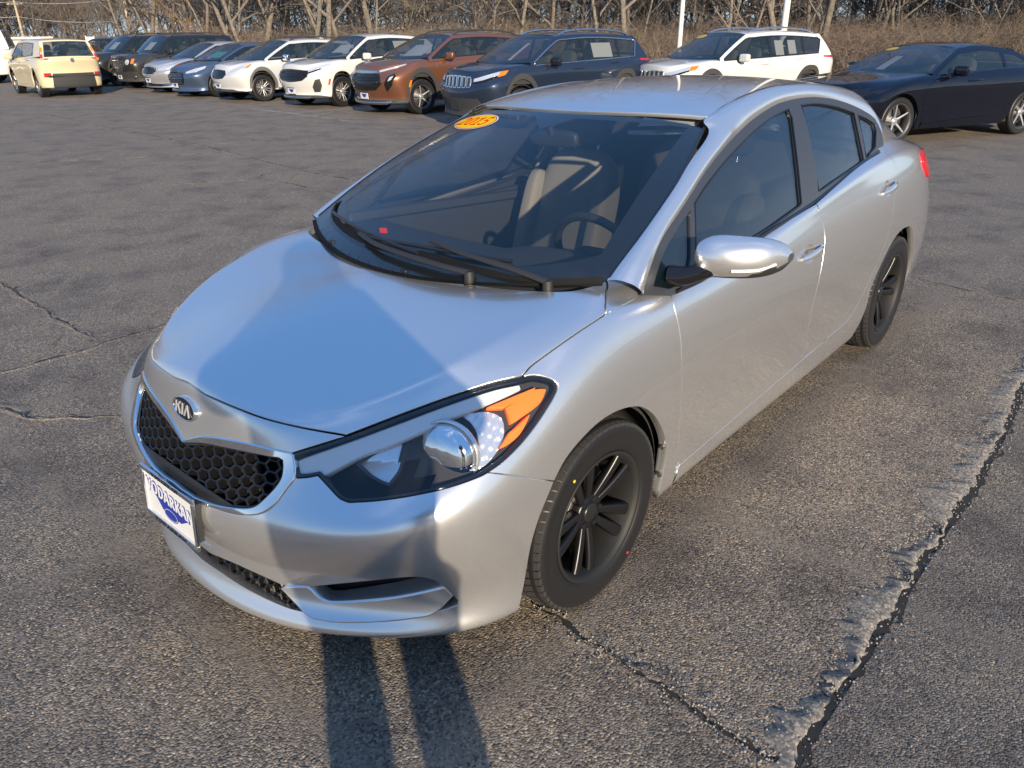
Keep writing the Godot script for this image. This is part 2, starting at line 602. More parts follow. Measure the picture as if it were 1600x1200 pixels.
const NET = {
 "rib_a": [-0.2365,0.1229,0.6874,-0.2508,0.1503,0.7905,-0.2652,0.1777,0.8936,-0.2591,0.22,0.8617,-0.256,0.2895,0.824,-0.2587,0.401,0.8742,-0.2562,0.5079,0.8925,-0.2568,0.5956,0.8381,-0.2612,0.6963,0.8017,-0.253,0.8102,0.7818,-0.2454,0.8191,0.7376,-0.242,0.8278,0.7139,-0.2346,0.8429,0.6669,-0.1862,0.9014,0.4726,-0.0534,0.9594,0.1209,0.0009,1.0049,-0.4196,0.0552,1.0505,-0.9601],
 "rib_b": [0,0.1224,0.7262,0,0.1499,0.8235,0,0.1775,0.9208,0,0.2198,0.8874,0,0.2895,0.849,0,0.3982,0.8957,0,0.4986,0.9199,0,0.5951,0.8657,0,0.7076,0.8124,0,0.8394,0.7847,0,0.8532,0.7468,0,0.8603,0.7198,0,0.8719,0.6662,0,0.9043,0.4977,0,0.9566,0.141,0,1.0053,-0.4202,0,1.0541,-0.9813],
 "rib_c": [0.2365,0.1229,0.6874,0.2508,0.1503,0.7905,0.2652,0.1777,0.8936,0.2591,0.22,0.8617,0.256,0.2895,0.824,0.2587,0.401,0.8742,0.2562,0.5079,0.8925,0.2568,0.5956,0.8381,0.2612,0.6963,0.8017,0.253,0.8102,0.7818,0.2454,0.8191,0.7376,0.242,0.8278,0.7139,0.2346,0.8429,0.6669,0.1862,0.9014,0.4726,0.0534,0.9594,0.1209,-0.0009,1.0049,-0.4196,-0.0552,1.0505,-0.9601],
 "rib_d": [0.3981,0.1219,0.6163,0.4318,0.1495,0.7152,0.4656,0.177,0.8142,0.4549,0.22,0.7823,0.4462,0.2919,0.7487,0.4623,0.4071,0.8107,0.469,0.5339,0.8481,0.4621,0.6071,0.7921,0.456,0.6877,0.7457,0.444,0.7761,0.7202,0.4337,0.7916,0.6877,0.4251,0.8041,0.6731,0.4139,0.8235,0.6236,0.3251,0.9026,0.4066,0.0825,0.9604,0.0937,-0.002,1.0047,-0.4199,-0.0866,1.0489,-0.9335],
 "rib_e": [0.5439,0.1221,0.507,0.5903,0.1495,0.6025,0.6368,0.1768,0.698,0.6215,0.2199,0.6657,0.6048,0.2909,0.6413,0.6298,0.4087,0.7209,0.6502,0.562,0.7923,0.6378,0.6309,0.7281,0.6093,0.709,0.6363,0.5784,0.7939,0.5712,0.5601,0.8168,0.5627,0.5432,0.8353,0.5663,0.5327,0.8505,0.5113,0.4301,0.9147,0.3096,0.1029,0.9614,0.0673,-0.0032,1.0048,-0.4182,-0.1092,1.0482,-0.9037],
 "rib_f": [0.664,0.132,0.4065,0.7158,0.1557,0.4919,0.7676,0.1795,0.5773,0.7545,0.2232,0.5537,0.742,0.2965,0.5455,0.7662,0.4186,0.6198,0.7906,0.5885,0.6813,0.7835,0.6576,0.6116,0.7553,0.7412,0.4921,0.7099,0.8443,0.3859,0.6617,0.8715,0.3881,0.6306,0.8911,0.4027,0.6155,0.9007,0.3469,0.5075,0.9349,0.1925,0.1231,0.9632,0.0216,-0.004,1.0051,-0.4158,-0.1312,1.047,-0.8531],
 "rib_g": [0.7335,0.1405,0.3009,0.7909,0.1606,0.3646,0.8483,0.1808,0.4282,0.8438,0.2255,0.4196,0.8434,0.3018,0.4221,0.8605,0.4182,0.4603,0.8753,0.5758,0.4741,0.8737,0.6565,0.418,0.8636,0.7491,0.3229,0.8147,0.8845,0.2267,0.7227,0.9148,0.2145,0.6784,0.9274,0.2188,0.6574,0.9354,0.1677,0.5506,0.9519,0.0622,0.1381,0.9657,-0.0561,-0.0028,1.0044,-0.4217,-0.1438,1.043,-0.7873],
 "rib_h": [0.7422,0.1344,0.1367,0.8064,0.1545,0.157,0.8706,0.1747,0.1773,0.871,0.2184,0.173,0.8775,0.2951,0.173,0.8882,0.3971,0.1746,0.8928,0.5154,0.1668,0.8936,0.6272,0.1465,0.8909,0.7637,0.1081,0.8372,0.9328,0.0648,0.745,0.9532,0.0464,0.6998,0.9578,0.0402,0.6681,0.9628,0.0037,0.5575,0.9694,-0.0575,0.1328,0.9747,-0.1372,-0.004,1.0039,-0.4287,-0.1408,1.033,-0.7202],
 "rib_i": [0.7354,0.1327,-0.1075,0.7995,0.1545,-0.108,0.8636,0.1763,-0.1086,0.8648,0.2194,-0.1111,0.8712,0.296,-0.1112,0.8803,0.3946,-0.1148,0.8847,0.5011,-0.1165,0.8906,0.6295,-0.1129,0.8877,0.7814,-0.1089,0.8356,0.9465,-0.1068,0.7744,0.9625,-0.1151,0.7359,0.9738,-0.1205,0.6902,0.981,-0.1353,0.5755,0.9916,-0.1579,0.1647,0.9947,-0.2041,-0.0066,1.0089,-0.3896,-0.1779,1.0231,-0.5751],
 "rib_j": [0.725,0.1394,-0.3972,0.79,0.1649,-0.401,0.8551,0.1904,-0.4048,0.8579,0.2358,-0.4029,0.8633,0.3056,-0.4026,0.8688,0.398,-0.4025,0.8756,0.5084,-0.4013,0.8856,0.6291,-0.3994,0.8882,0.756,-0.3954,0.8603,0.8909,-0.3903,0.8345,0.9192,-0.3906,0.8127,0.9514,-0.3903,0.7599,0.969,-0.3893,0.6512,0.9975,-0.385,0.284,1.007,-0.3855,0.0002,1.0066,-0.4128,-0.2837,1.0061,-0.4401],
 "rib_k": [0.7229,0.1384,-0.8288,0.7905,0.1661,-0.8305,0.858,0.1938,-0.8322,0.8605,0.2437,-0.8303,0.8645,0.3074,-0.8304,0.8637,0.3966,-0.8299,0.8715,0.5107,-0.8296,0.883,0.6286,-0.8308,0.8884,0.7438,-0.8323,0.8707,0.8706,-0.8333,0.8509,0.9092,-0.8328,0.8377,0.9408,-0.8323,0.781,0.9506,-0.8314,0.66,0.9752,-0.8293,0.3142,0.9893,-0.8221,-0.0013,0.9828,-0.8088,-0.3167,0.9764,-0.7955],
 "rib_l": [0.7209,0.1388,-1.4008,0.7908,0.1651,-1.3986,0.8607,0.1914,-1.3965,0.8625,0.2432,-1.398,0.866,0.3061,-1.3982,0.863,0.3957,-1.3983,0.8709,0.51,-1.3986,0.8826,0.629,-1.3989,0.8887,0.7397,-1.3993,0.8691,0.8696,-1.3998,0.8408,0.9545,-1.3996,0.8333,0.9904,-1.3995,0.7763,0.9905,-1.3997,0.6407,1.0086,-1.401,0.2916,1.0206,-1.4,-0.0027,1.0183,-1.4027,-0.297,1.016,-1.4054],
 "rib_m": [0.7267,0.1395,-1.9599,0.7938,0.1644,-1.959,0.8609,0.1893,-1.958,0.8632,0.2412,-1.9594,0.8671,0.3052,-1.9596,0.8659,0.3951,-1.96,0.873,0.5075,-1.9601,0.8851,0.6296,-1.9597,0.8929,0.7438,-1.9591,0.8714,0.8796,-1.9583,0.8363,1.0106,-1.9582,0.8309,1.0501,-1.9576,0.7741,1.054,-1.9573,0.6491,1.0812,-1.9575,0.3007,1.0908,-1.9575,-0.0027,1.0875,-1.96,-0.3062,1.0842,-1.9625],
 "rib_n": [0.7446,0.134,-2.4368,0.8018,0.1627,-2.4379,0.859,0.1913,-2.439,0.8623,0.2408,-2.4371,0.8696,0.3056,-2.4361,0.8757,0.3955,-2.4349,0.8819,0.507,-2.4336,0.8907,0.6386,-2.4334,0.8941,0.7746,-2.4342,0.8674,0.9223,-2.4358,0.8271,1.0416,-2.4375,0.8149,1.0758,-2.4386,0.7639,1.0999,-2.4413,0.6915,1.1471,-2.4439,0.3563,1.1581,-2.445,-0.0006,1.1558,-2.4407,-0.3575,1.1535,-2.4364],
 "rib_o": [0.7345,0.1406,-2.8639,0.7954,0.1734,-2.8609,0.8562,0.2062,-2.858,0.8613,0.2515,-2.8577,0.8719,0.3144,-2.8571,0.8844,0.4049,-2.8562,0.8911,0.5161,-2.8571,0.8907,0.6477,-2.8582,0.8814,0.7834,-2.8589,0.85,0.9328,-2.8613,0.813,1.0313,-2.86,0.7965,1.065,-2.8617,0.7482,1.0856,-2.8611,0.7045,1.1211,-2.8587,0.3733,1.1431,-2.8625,-0.0022,1.1368,-2.8653,-0.3776,1.1306,-2.868],
 "rib_p": [0.6824,0.1789,-3.1585,0.759,0.2009,-3.1703,0.8356,0.223,-3.1821,0.8478,0.2678,-3.19,0.8591,0.3268,-3.1995,0.8718,0.417,-3.2107,0.8785,0.5287,-3.2213,0.8721,0.6591,-3.2208,0.8553,0.791,-3.2112,0.8205,0.9281,-3.198,0.7874,1.0017,-3.1794,0.768,1.0358,-3.1714,0.7232,1.0492,-3.1474,0.6826,1.0711,-3.1188,0.3581,1.1017,-3.1221,-0.0025,1.0978,-3.1238,-0.3631,1.0939,-3.1255],
 "rib_q": [0.5927,0.2126,-3.3617,0.674,0.2218,-3.3917,0.7554,0.2309,-3.4218,0.7752,0.278,-3.4432,0.7859,0.3364,-3.4629,0.7955,0.4263,-3.4854,0.8021,0.538,-3.4987,0.7958,0.6693,-3.4877,0.7766,0.803,-3.4655,0.7368,0.9284,-3.4342,0.7059,0.9813,-3.4067,0.6847,1.0147,-3.3937,0.6438,1.029,-3.3595,0.6037,1.0495,-3.3162,0.3191,1.0812,-3.2854,-0.0017,1.0865,-3.2821,-0.3226,1.0918,-3.2789],
 "rib_r": [0.4535,0.2132,-3.4871,0.5106,0.2215,-3.521,0.5676,0.2298,-3.5549,0.585,0.2779,-3.585,0.5931,0.3365,-3.605,0.5996,0.4266,-3.6282,0.6046,0.5381,-3.6401,0.6,0.6695,-3.6219,0.5852,0.8048,-3.5997,0.5507,0.93,-3.5708,0.5261,0.9799,-3.5462,0.5085,1.0159,-3.5327,0.4779,1.0291,-3.5026,0.4488,1.048,-3.462,0.246,1.077,-3.3781,-0.0008,1.0809,-3.3668,-0.2477,1.0847,-3.3555],
 "rib_s": [0.244,0.2092,-3.5656,0.2674,0.2189,-3.596,0.2908,0.2286,-3.6264,0.2979,0.2769,-3.6586,0.3027,0.3352,-3.6765,0.3078,0.4255,-3.6982,0.3081,0.5368,-3.7103,0.3035,0.6679,-3.6911,0.2987,0.8029,-3.6712,0.2809,0.9303,-3.6464,0.2658,0.9841,-3.6237,0.255,1.024,-3.6088,0.2391,1.0338,-3.5783,0.2271,1.049,-3.5393,0.1317,1.0735,-3.4151,-0.0006,1.0791,-3.3857,-0.1329,1.0847,-3.3563],
 "rib_t": [0,0.2103,-3.6021,0,0.2202,-3.6317,0,0.23,-3.6614,0,0.2769,-3.6919,0,0.3361,-3.7107,0,0.4258,-3.7325,0,0.5375,-3.7449,0,0.6686,-3.7284,0,0.8038,-3.7068,0,0.9278,-3.6804,0,0.9839,-3.6571,0,1.0232,-3.6404,0,1.0339,-3.61,0,1.0486,-3.566,0,1.071,-3.4353,0,1.0808,-3.3874,0,1.0907,-3.3395],
 "rib_u": [-0.244,0.2092,-3.5656,-0.2674,0.2189,-3.596,-0.2908,0.2286,-3.6264,-0.2979,0.2769,-3.6586,-0.3027,0.3352,-3.6765,-0.3078,0.4255,-3.6982,-0.3081,0.5368,-3.7103,-0.3035,0.6679,-3.6911,-0.2987,0.8029,-3.6712,-0.2809,0.9303,-3.6464,-0.2658,0.9841,-3.6237,-0.255,1.024,-3.6088,-0.2391,1.0338,-3.5783,-0.2271,1.049,-3.5393,-0.1317,1.0735,-3.4151,0.0006,1.0791,-3.3857,0.1329,1.0847,-3.3563],
}
const BODY_UV = {
 "hood": [0,8,0.356,7.932,0.496,7.967,0.631,8.001,0.762,8.036,0.888,8.071,1.008,8.105,1.126,8.133,1.243,8.16,1.363,8.188,1.457,8.207,1.554,8.224,1.651,8.234,1.75,8.234,1.849,8.222,1.947,8.197,2.048,8.158,2.149,8.11,2.248,8.053,2.347,7.99,2.445,7.922,2.541,7.85,2.577,7.807,2.681,7.875,2.784,7.937,2.887,7.993,2.99,8.043,3.093,8.086,3.197,8.122,3.306,8.152,3.417,8.177,3.53,8.195,3.642,8.207,3.754,8.213,3.865,8.213,3.987,8.208,4.111,8.201,4.234,8.19,4.356,8.173,4.471,8.15,4.606,8.111,4.734,8.065,4.866,8.017,5.022,8.156,5.123,8.195,5.248,8.222,5.386,8.245,5.556,8.264,5.745,8.279,5.94,8.29,6.103,8.301,6.272,8.316,6.445,8.343,6.62,8.39,6.794,8.466,6.988,9.191,7.178,10.314,7.404,11.182,7.268,11.129,7.167,11.1,7.04,11.072,6.901,11.075,6.765,11.132,6.663,11.216,6.561,11.323,6.459,11.439,6.357,11.555,6.253,11.666,6.145,11.769,6.036,11.866,5.924,11.959,5.812,12.049,5.697,12.134,5.579,12.217,5.454,12.298,5.323,12.376,5.182,12.453,5.027,12.53,4.855,12.607,4.657,12.683,4.424,12.757,4.143,12.829,3.79,12.897,1.9,13.03,0,13.08],
 "bumper": [0,8,0.356,7.932,0.496,7.967,0.631,8.001,0.762,8.036,0.888,8.071,1.008,8.105,1.126,8.133,1.243,8.16,1.363,8.188,1.457,8.207,1.554,8.224,1.651,8.234,1.75,8.234,1.849,8.222,1.947,8.197,2.048,8.158,2.149,8.11,2.248,8.053,2.347,7.99,2.445,7.922,2.541,7.85,2.577,7.807,2.49,7.763,2.402,7.714,2.313,7.659,2.223,7.599,2.131,7.532,2.038,7.459,1.943,7.38,1.845,7.295,1.861,7.179,1.883,6.969,1.933,6.829,1.997,6.686,2.147,6.73,2.22,6.763,2.293,6.797,2.366,6.693,2.442,6.589,2.518,6.489,2.591,6.393,2.663,6.301,2.733,6.227,2.81,6.177,2.884,6.138,2.984,6.142,3.083,6.141,3.182,6.14,3.283,6.139,3.376,6.141,3.47,6.143,3.565,6.145,3.659,6.147,3.751,6.151,3.842,6.154,3.932,6.158,4.021,6.163,4.108,6.171,4.192,6.182,4.298,6.202,4.406,6.226,4.503,6.252,4.574,6.275,4.632,6.314,4.777,6.219,4.923,6.115,5.071,6,5.219,5.875,5.367,5.741,5.515,5.599,5.665,5.449,5.638,5.279,5.609,5.109,5.578,4.942,5.547,4.782,5.518,4.628,5.491,4.477,5.466,4.33,5.442,4.178,5.418,4.007,5.395,3.826,5.373,3.619,5.349,3.387,5.324,3.134,5.299,2.866,5.24,2.2,5.2,1.5,5.17,0.9,5,0.55,4,0.5,3,0.5,2,0.5,1,0.5,0,0.5],
 "chrome_out": [0,6.52,0.154,6.673,0.222,6.747,0.297,6.82,0.393,6.889,0.503,6.956,0.618,7.02,0.709,7.066,0.805,7.11,0.902,7.151,0.998,7.188,1.091,7.22,1.178,7.247,1.264,7.268,1.349,7.284,1.431,7.296,1.51,7.306,1.597,7.314,1.681,7.318,1.763,7.318,1.844,7.312,1.89,7.256,1.913,7.108,1.936,6.96,1.953,6.812,1.97,6.663,1.937,6.546,1.904,6.429,1.872,6.308,1.842,6.179,1.814,6.047,1.783,5.928,1.738,5.807,1.685,5.704,1.628,5.616,1.56,5.543,1.468,5.482,1.367,5.433,1.301,5.4,1.234,5.371,1.154,5.346,1.087,5.332,1.011,5.322,0.929,5.312,0.842,5.302,0.753,5.29,0.663,5.274,0.576,5.254,0.25,5.24,0,5.25],
 "grille_in": [0,6.46,0.204,6.604,0.275,6.651,0.345,6.697,0.42,6.741,0.503,6.781,0.591,6.818,0.681,6.853,0.768,6.887,0.85,6.919,0.93,6.949,1.012,6.978,1.098,7.006,1.165,7.027,1.237,7.046,1.313,7.065,1.386,7.081,1.456,7.094,1.517,7.104,1.568,7.113,1.635,7.131,1.687,7.137,1.749,7.092,1.765,6.962,1.771,6.867,1.775,6.758,1.775,6.657,1.764,6.553,1.745,6.456,1.722,6.362,1.692,6.262,1.663,6.174,1.629,6.074,1.595,5.975,1.564,5.892,1.531,5.807,1.494,5.736,1.445,5.674,1.383,5.621,1.309,5.578,1.224,5.54,1.134,5.504,1.056,5.474,0.975,5.445,0.892,5.417,0.809,5.394,0.741,5.379,0.672,5.367,0.602,5.357,0.531,5.345,0.458,5.33,0.2,5.36,0,5.4],
 "lower_opening": [0,2.95,0.204,2.931,0.377,3.039,0.542,3.128,0.693,3.185,0.825,3.207,0.946,3.203,1.066,3.183,1.177,3.152,1.289,3.109,1.401,3.054,1.511,2.992,1.611,3.044,1.709,3.089,1.81,3.135,1.918,3.192,2.015,3.253,2.12,3.324,2.229,3.401,2.342,3.48,2.456,3.557,2.567,3.626,2.68,3.69,2.794,3.75,2.907,3.805,3.017,3.853,3.122,3.893,3.218,3.926,3.329,3.959,3.432,3.985,3.527,4.003,3.612,4.01,3.693,4.009,3.767,4,3.831,3.982,3.893,3.95,3.945,3.904,4.016,3.782,4.06,3.627,4.101,3.432,4.138,3.228,4.173,3.029,4.21,2.811,4.185,2.648,4.118,2.599,4.029,2.548,3.92,2.493,3.834,2.453,3.738,2.408,3.639,2.364,3.54,2.323,3.457,2.293,3.372,2.265,3.287,2.239,3.203,2.214,3.121,2.191,3.041,2.169,2.962,2.149,2.885,2.131,2.808,2.115,2.734,2.102,2.648,2.091,2.564,2.083,2.482,2.078,2.401,2.075,2.306,2.073,2.214,2.073,2.122,2.08,2.036,2.096,1.95,2.118,1.862,2.139,1.791,2.147,1.719,2.151,1.644,2.159,1.559,2.176,1.489,2.197,1.412,2.221,1.329,2.247,1.243,2.274,1.154,2.299,1.065,2.323,0.977,2.343,0.891,2.361,0.797,2.381,0.702,2.402,0.607,2.421,0.51,2.438,0.411,2.449,0.309,2.452,0.203,2.443,0,2.42],
 "blade": [1.509,2.977,1.614,3.039,1.718,3.095,1.821,3.147,1.924,3.195,1.997,3.089,2.036,2.994,2.08,2.904,2.135,2.842,2.197,2.802,2.264,2.794,2.351,2.811,2.407,2.824,2.476,2.844,2.555,2.867,2.642,2.893,2.734,2.921,2.829,2.949,2.925,2.978,3.017,3.006,3.105,3.033,3.184,3.059,3.285,3.093,3.379,3.128,3.47,3.162,3.559,3.196,3.65,3.23,3.74,3.263,3.829,3.295,3.917,3.325,4.003,3.351,4.088,3.37,4.118,3.26,4.157,3.065,4.066,2.936,3.977,2.799,3.89,2.674,3.805,2.579,3.718,2.524,3.629,2.496,3.54,2.479,3.452,2.459,3.37,2.436,3.29,2.415,3.209,2.396,3.126,2.377,3.046,2.359,2.964,2.341,2.881,2.323,2.799,2.306,2.719,2.291,2.622,2.272,2.524,2.252,2.431,2.236,2.348,2.228,2.248,2.234,2.16,2.247,2.036,2.26,1.976,2.314,1.915,2.379],
 "headlight": [1.845,7.295,1.932,7.371,2.018,7.441,2.102,7.505,2.185,7.565,2.266,7.62,2.346,7.671,2.424,7.719,2.501,7.764,2.577,7.807,2.657,7.853,2.735,7.899,2.813,7.943,2.889,7.985,2.966,8.025,3.042,8.062,3.119,8.095,3.197,8.122,3.27,8.143,3.343,8.161,3.417,8.177,3.492,8.19,3.567,8.2,3.642,8.207,3.717,8.212,3.792,8.213,3.865,8.213,3.952,8.21,4.04,8.205,4.128,8.2,4.217,8.192,4.304,8.181,4.389,8.167,4.471,8.15,4.573,8.121,4.67,8.088,4.766,8.053,4.866,8.017,4.932,7.989,4.999,7.961,5.063,7.925,5.138,7.866,5.213,7.799,5.268,7.75,5.325,7.699,5.374,7.647,5.422,7.584,5.453,7.525,5.453,7.448,5.433,7.403,5.402,7.356,5.373,7.308,5.326,7.248,5.282,7.187,5.239,7.124,5.195,7.059,5.154,6.998,5.113,6.934,5.073,6.868,5.031,6.801,4.99,6.736,4.946,6.671,4.901,6.605,4.855,6.54,4.811,6.481,4.769,6.43,4.696,6.362,4.632,6.314,4.574,6.275,4.52,6.256,4.447,6.236,4.364,6.216,4.276,6.197,4.192,6.182,4.122,6.173,4.05,6.166,3.976,6.161,3.902,6.157,3.827,6.154,3.751,6.151,3.675,6.148,3.597,6.146,3.518,6.144,3.439,6.142,3.36,6.141,3.283,6.139,3.202,6.139,3.123,6.141,3.044,6.142,2.964,6.141,2.884,6.138,2.81,6.177,2.733,6.227,2.663,6.301,2.591,6.393,2.518,6.489,2.442,6.589,2.366,6.693,2.293,6.797,2.22,6.763,2.147,6.73,2.072,6.707,1.997,6.686,1.937,6.823,1.887,6.965,1.867,7.07,1.856,7.182],
 "fender": [4.866,8.017,4.932,7.989,4.999,7.961,5.063,7.925,5.138,7.866,5.213,7.799,5.297,7.725,5.374,7.647,5.453,7.525,5.453,7.448,5.433,7.403,5.402,7.356,5.373,7.308,5.326,7.248,5.282,7.187,5.239,7.124,5.195,7.059,5.154,6.998,5.113,6.934,5.073,6.868,5.031,6.801,4.99,6.736,4.946,6.671,4.901,6.605,4.855,6.54,4.811,6.481,4.769,6.43,4.7,6.366,4.632,6.314,4.777,6.219,4.923,6.115,5.071,6,5.219,5.875,5.367,5.741,5.515,5.599,5.665,5.449,5.693,5.571,5.719,5.691,5.749,5.807,5.787,5.911,5.832,5.996,5.885,6.074,5.945,6.144,6.01,6.203,6.077,6.252,6.153,6.296,6.232,6.33,6.317,6.352,6.408,6.362,6.505,6.359,6.607,6.346,6.713,6.321,6.816,6.283,6.933,6.225,7.049,6.15,7.159,6.05,7.302,5.855,7.433,5.61,7.542,5.329,7.636,5.013,7.698,4.763,7.753,4.498,7.795,4.234,7.82,3.974,7.831,3.717,7.834,3.454,7.828,3.16,7.814,2.852,7.799,2.509,7.78,2,7.76,1.2,8.06,1.2,8.07,2,8.08,2.88,8.067,3.395,8.054,3.844,8.042,4.251,8.028,4.63,8.013,4.987,7.997,5.33,7.982,5.649,7.966,5.937,7.95,6.211,7.935,6.457,7.925,6.685,7.92,6.893,7.919,7.089,7.917,7.281,7.911,7.482,7.903,7.695,7.9,7.921,7.906,8.254,7.932,8.76,7.818,8.952,7.704,9.137,7.589,9.316,7.412,9.03,7.215,8.762,7.007,8.574,6.794,8.466,6.62,8.39,6.445,8.343,6.272,8.316,6.103,8.301,5.94,8.29,5.745,8.279,5.556,8.264,5.386,8.245,5.248,8.222,5.123,8.195,5.022,8.156],
 "pillar_base": [7.404,11.182,7.178,10.314,6.988,9.191,6.794,8.466,7.007,8.574,7.215,8.762,7.412,9.03,7.589,9.316,7.599,10.066,7.629,10.723,7.621,11.094,7.599,11.36],
 "front_door": [7.932,8.76,7.906,8.254,7.9,7.921,7.903,7.695,7.911,7.482,7.917,7.281,7.919,7.089,7.92,6.893,7.925,6.685,7.935,6.457,7.95,6.211,7.966,5.937,7.982,5.649,7.997,5.33,8.013,4.987,8.028,4.63,8.042,4.251,8.054,3.844,8.067,3.395,8.08,2.88,8.15,2.517,8.311,2.535,8.467,2.56,8.619,2.592,8.769,2.629,8.917,2.669,9.063,2.713,9.209,2.759,9.355,2.806,9.503,2.855,9.653,2.905,9.808,2.956,9.967,3.008,10.132,3.061,10.304,3.115,10.289,3.663,10.273,4.075,10.254,4.467,10.236,4.854,10.227,5.192,10.224,5.541,10.225,5.894,10.229,6.242,10.237,6.567,10.246,6.852,10.266,7.217,10.29,7.535,10.307,7.82,10.312,8.065,10.304,8.333,10.284,8.676,10.253,9.187,10.258,10.023,10.121,10.078,9.988,10.134,9.86,10.184,9.734,10.221,9.608,10.239,9.482,10.233,9.355,10.196,9.234,10.121,9.106,10.001,8.977,9.843,8.851,9.662,8.732,9.474,8.621,9.296,8.519,9.145,8.43,9.035,8.279,8.939,8.151,8.896,8.041,8.832],
 "rear_door": [10.258,10.023,10.253,9.187,10.284,8.676,10.304,8.333,10.312,8.065,10.307,7.82,10.29,7.535,10.266,7.217,10.246,6.852,10.237,6.567,10.229,6.242,10.225,5.894,10.224,5.541,10.227,5.192,10.236,4.854,10.254,4.467,10.273,4.075,10.289,3.663,10.299,3.202,10.453,3.172,10.609,3.231,10.772,3.291,10.892,3.318,11.02,3.331,11.148,3.377,11.268,3.504,11.35,3.673,11.425,3.889,11.491,4.135,11.55,4.397,11.604,4.662,11.652,4.918,11.699,5.156,11.749,5.405,11.797,5.65,11.843,5.892,11.885,6.134,11.923,6.374,11.956,6.609,11.989,6.872,12.02,7.133,12.056,7.379,12.095,7.605,12.138,7.802,12.218,8.06,12.271,8.322,12.263,8.653,12.217,9.056,12.124,9.932,12.118,10.768,11.86,10.723,11.638,10.716,11.408,10.687,11.241,10.638,11.066,10.567,10.889,10.477,10.716,10.371,10.551,10.254,10.398,10.134],
 "quarter": [12.118,10.768,12.124,9.932,12.217,9.056,12.263,8.653,12.271,8.322,12.218,8.06,12.138,7.802,12.095,7.605,12.056,7.379,12.02,7.133,11.989,6.872,11.956,6.609,11.923,6.374,11.885,6.134,11.843,5.892,11.797,5.65,11.749,5.405,11.699,5.156,11.652,4.918,11.604,4.662,11.55,4.397,11.491,4.135,11.425,3.889,11.35,3.673,11.268,3.504,11.148,3.377,11.02,3.331,10.892,3.318,10.772,3.291,10.75,2.4,10.78,1,11.5,1,11.55,1.7,11.675,2.383,11.701,2.675,11.729,2.935,11.755,3.181,11.774,3.426,11.781,3.689,11.777,3.954,11.774,4.205,11.781,4.431,11.802,4.644,11.832,4.841,11.868,5.026,11.906,5.206,11.939,5.357,11.977,5.507,12.018,5.65,12.061,5.782,12.106,5.897,12.163,6.024,12.222,6.132,12.295,6.214,12.415,6.279,12.554,6.3,12.805,6.23,12.973,6.038,13.109,5.679,13.2,5.3,13.33,4.8,13.44,4.2,13.5,3.4,13.52,2.4,13.5,1.4,13.5,0.7,15,0.6,18,0.6,18,13.9,12.3,13.9,12.1,11.3],
 "rocker": [8.15,2.517,8.311,2.535,8.467,2.56,8.619,2.592,8.769,2.629,8.917,2.669,9.063,2.713,9.209,2.759,9.355,2.806,9.503,2.855,9.653,2.905,9.808,2.956,9.967,3.008,10.132,3.061,10.304,3.115,10.453,3.172,10.609,3.231,10.772,3.291,10.78,1,9.5,1,8.05,1.2],
 "drl": [1.944,7.098,2.029,7.174,2.113,7.245,2.196,7.31,2.277,7.371,2.357,7.427,2.436,7.48,2.515,7.529,2.592,7.575,2.67,7.618,2.748,7.658,2.825,7.696,2.901,7.731,2.977,7.763,3.054,7.793,3.13,7.82,3.206,7.845,3.277,7.866,3.349,7.886,3.421,7.905,3.494,7.922,3.567,7.938,3.64,7.951,3.714,7.962,3.786,7.971,3.859,7.977,3.943,7.982,4.03,7.986,4.117,7.989,4.204,7.988,4.289,7.985,4.373,7.979,4.453,7.969,4.548,7.949,4.637,7.924,4.726,7.897,4.818,7.869,4.827,7.824,4.733,7.815,4.643,7.804,4.553,7.791,4.457,7.775,4.388,7.765,4.317,7.754,4.244,7.743,4.17,7.73,4.095,7.717,4.021,7.702,3.947,7.685,3.875,7.667,3.805,7.646,3.733,7.622,3.662,7.596,3.59,7.568,3.518,7.538,3.448,7.508,3.379,7.478,3.311,7.449,3.246,7.421,3.167,7.391,3.089,7.362,3.013,7.334,2.938,7.304,2.865,7.27,2.795,7.23,2.725,7.18,2.658,7.125,2.593,7.066,2.528,7.004,2.462,6.939,2.368,6.829,2.247,6.829,2.125,6.822,2.001,6.805],
 "amber_a": [4.347,7.644,4.43,7.655,4.516,7.665,4.603,7.673,4.693,7.679,4.786,7.683,4.881,7.683,4.98,7.681,5.082,7.674,5.041,7.613,4.943,7.605,4.849,7.593,4.758,7.578,4.67,7.56,4.584,7.54],
 "amber_b": [4.633,7.508,4.696,7.533,4.764,7.561,4.835,7.588,4.907,7.611,4.978,7.627,5.044,7.633,5.104,7.627,5.19,7.59,5.269,7.542,5.244,7.481,5.22,7.42,5.181,7.366,5.137,7.335,5.081,7.308,5.017,7.284,4.95,7.26,4.883,7.235,4.819,7.207,4.762,7.176],
 "amber_c": [5.036,7.215,4.984,7.178,4.933,7.139,4.885,7.099,4.838,7.057,4.774,7.015,4.746,6.935,4.721,6.852,4.698,6.766,4.764,6.787,4.821,6.821,4.875,6.859,4.921,6.909,4.95,6.962,4.972,7.023,4.992,7.089,5.012,7.154],
 "crystal": [4.027,7.674,4.09,7.669,4.154,7.664,4.219,7.65,4.287,7.625,4.357,7.591,4.425,7.547,4.516,7.469,4.596,7.374,4.651,7.259,4.688,7.137,4.705,7.05,4.715,6.962,4.715,6.877,4.706,6.791,4.687,6.709,4.661,6.635,4.628,6.562,4.587,6.498,4.539,6.457,4.471,6.457,4.397,6.474,4.387,6.737,4.382,6.827,4.379,6.915,4.366,7.003,4.341,7.091,4.308,7.179,4.272,7.265,4.214,7.376,4.154,7.488],
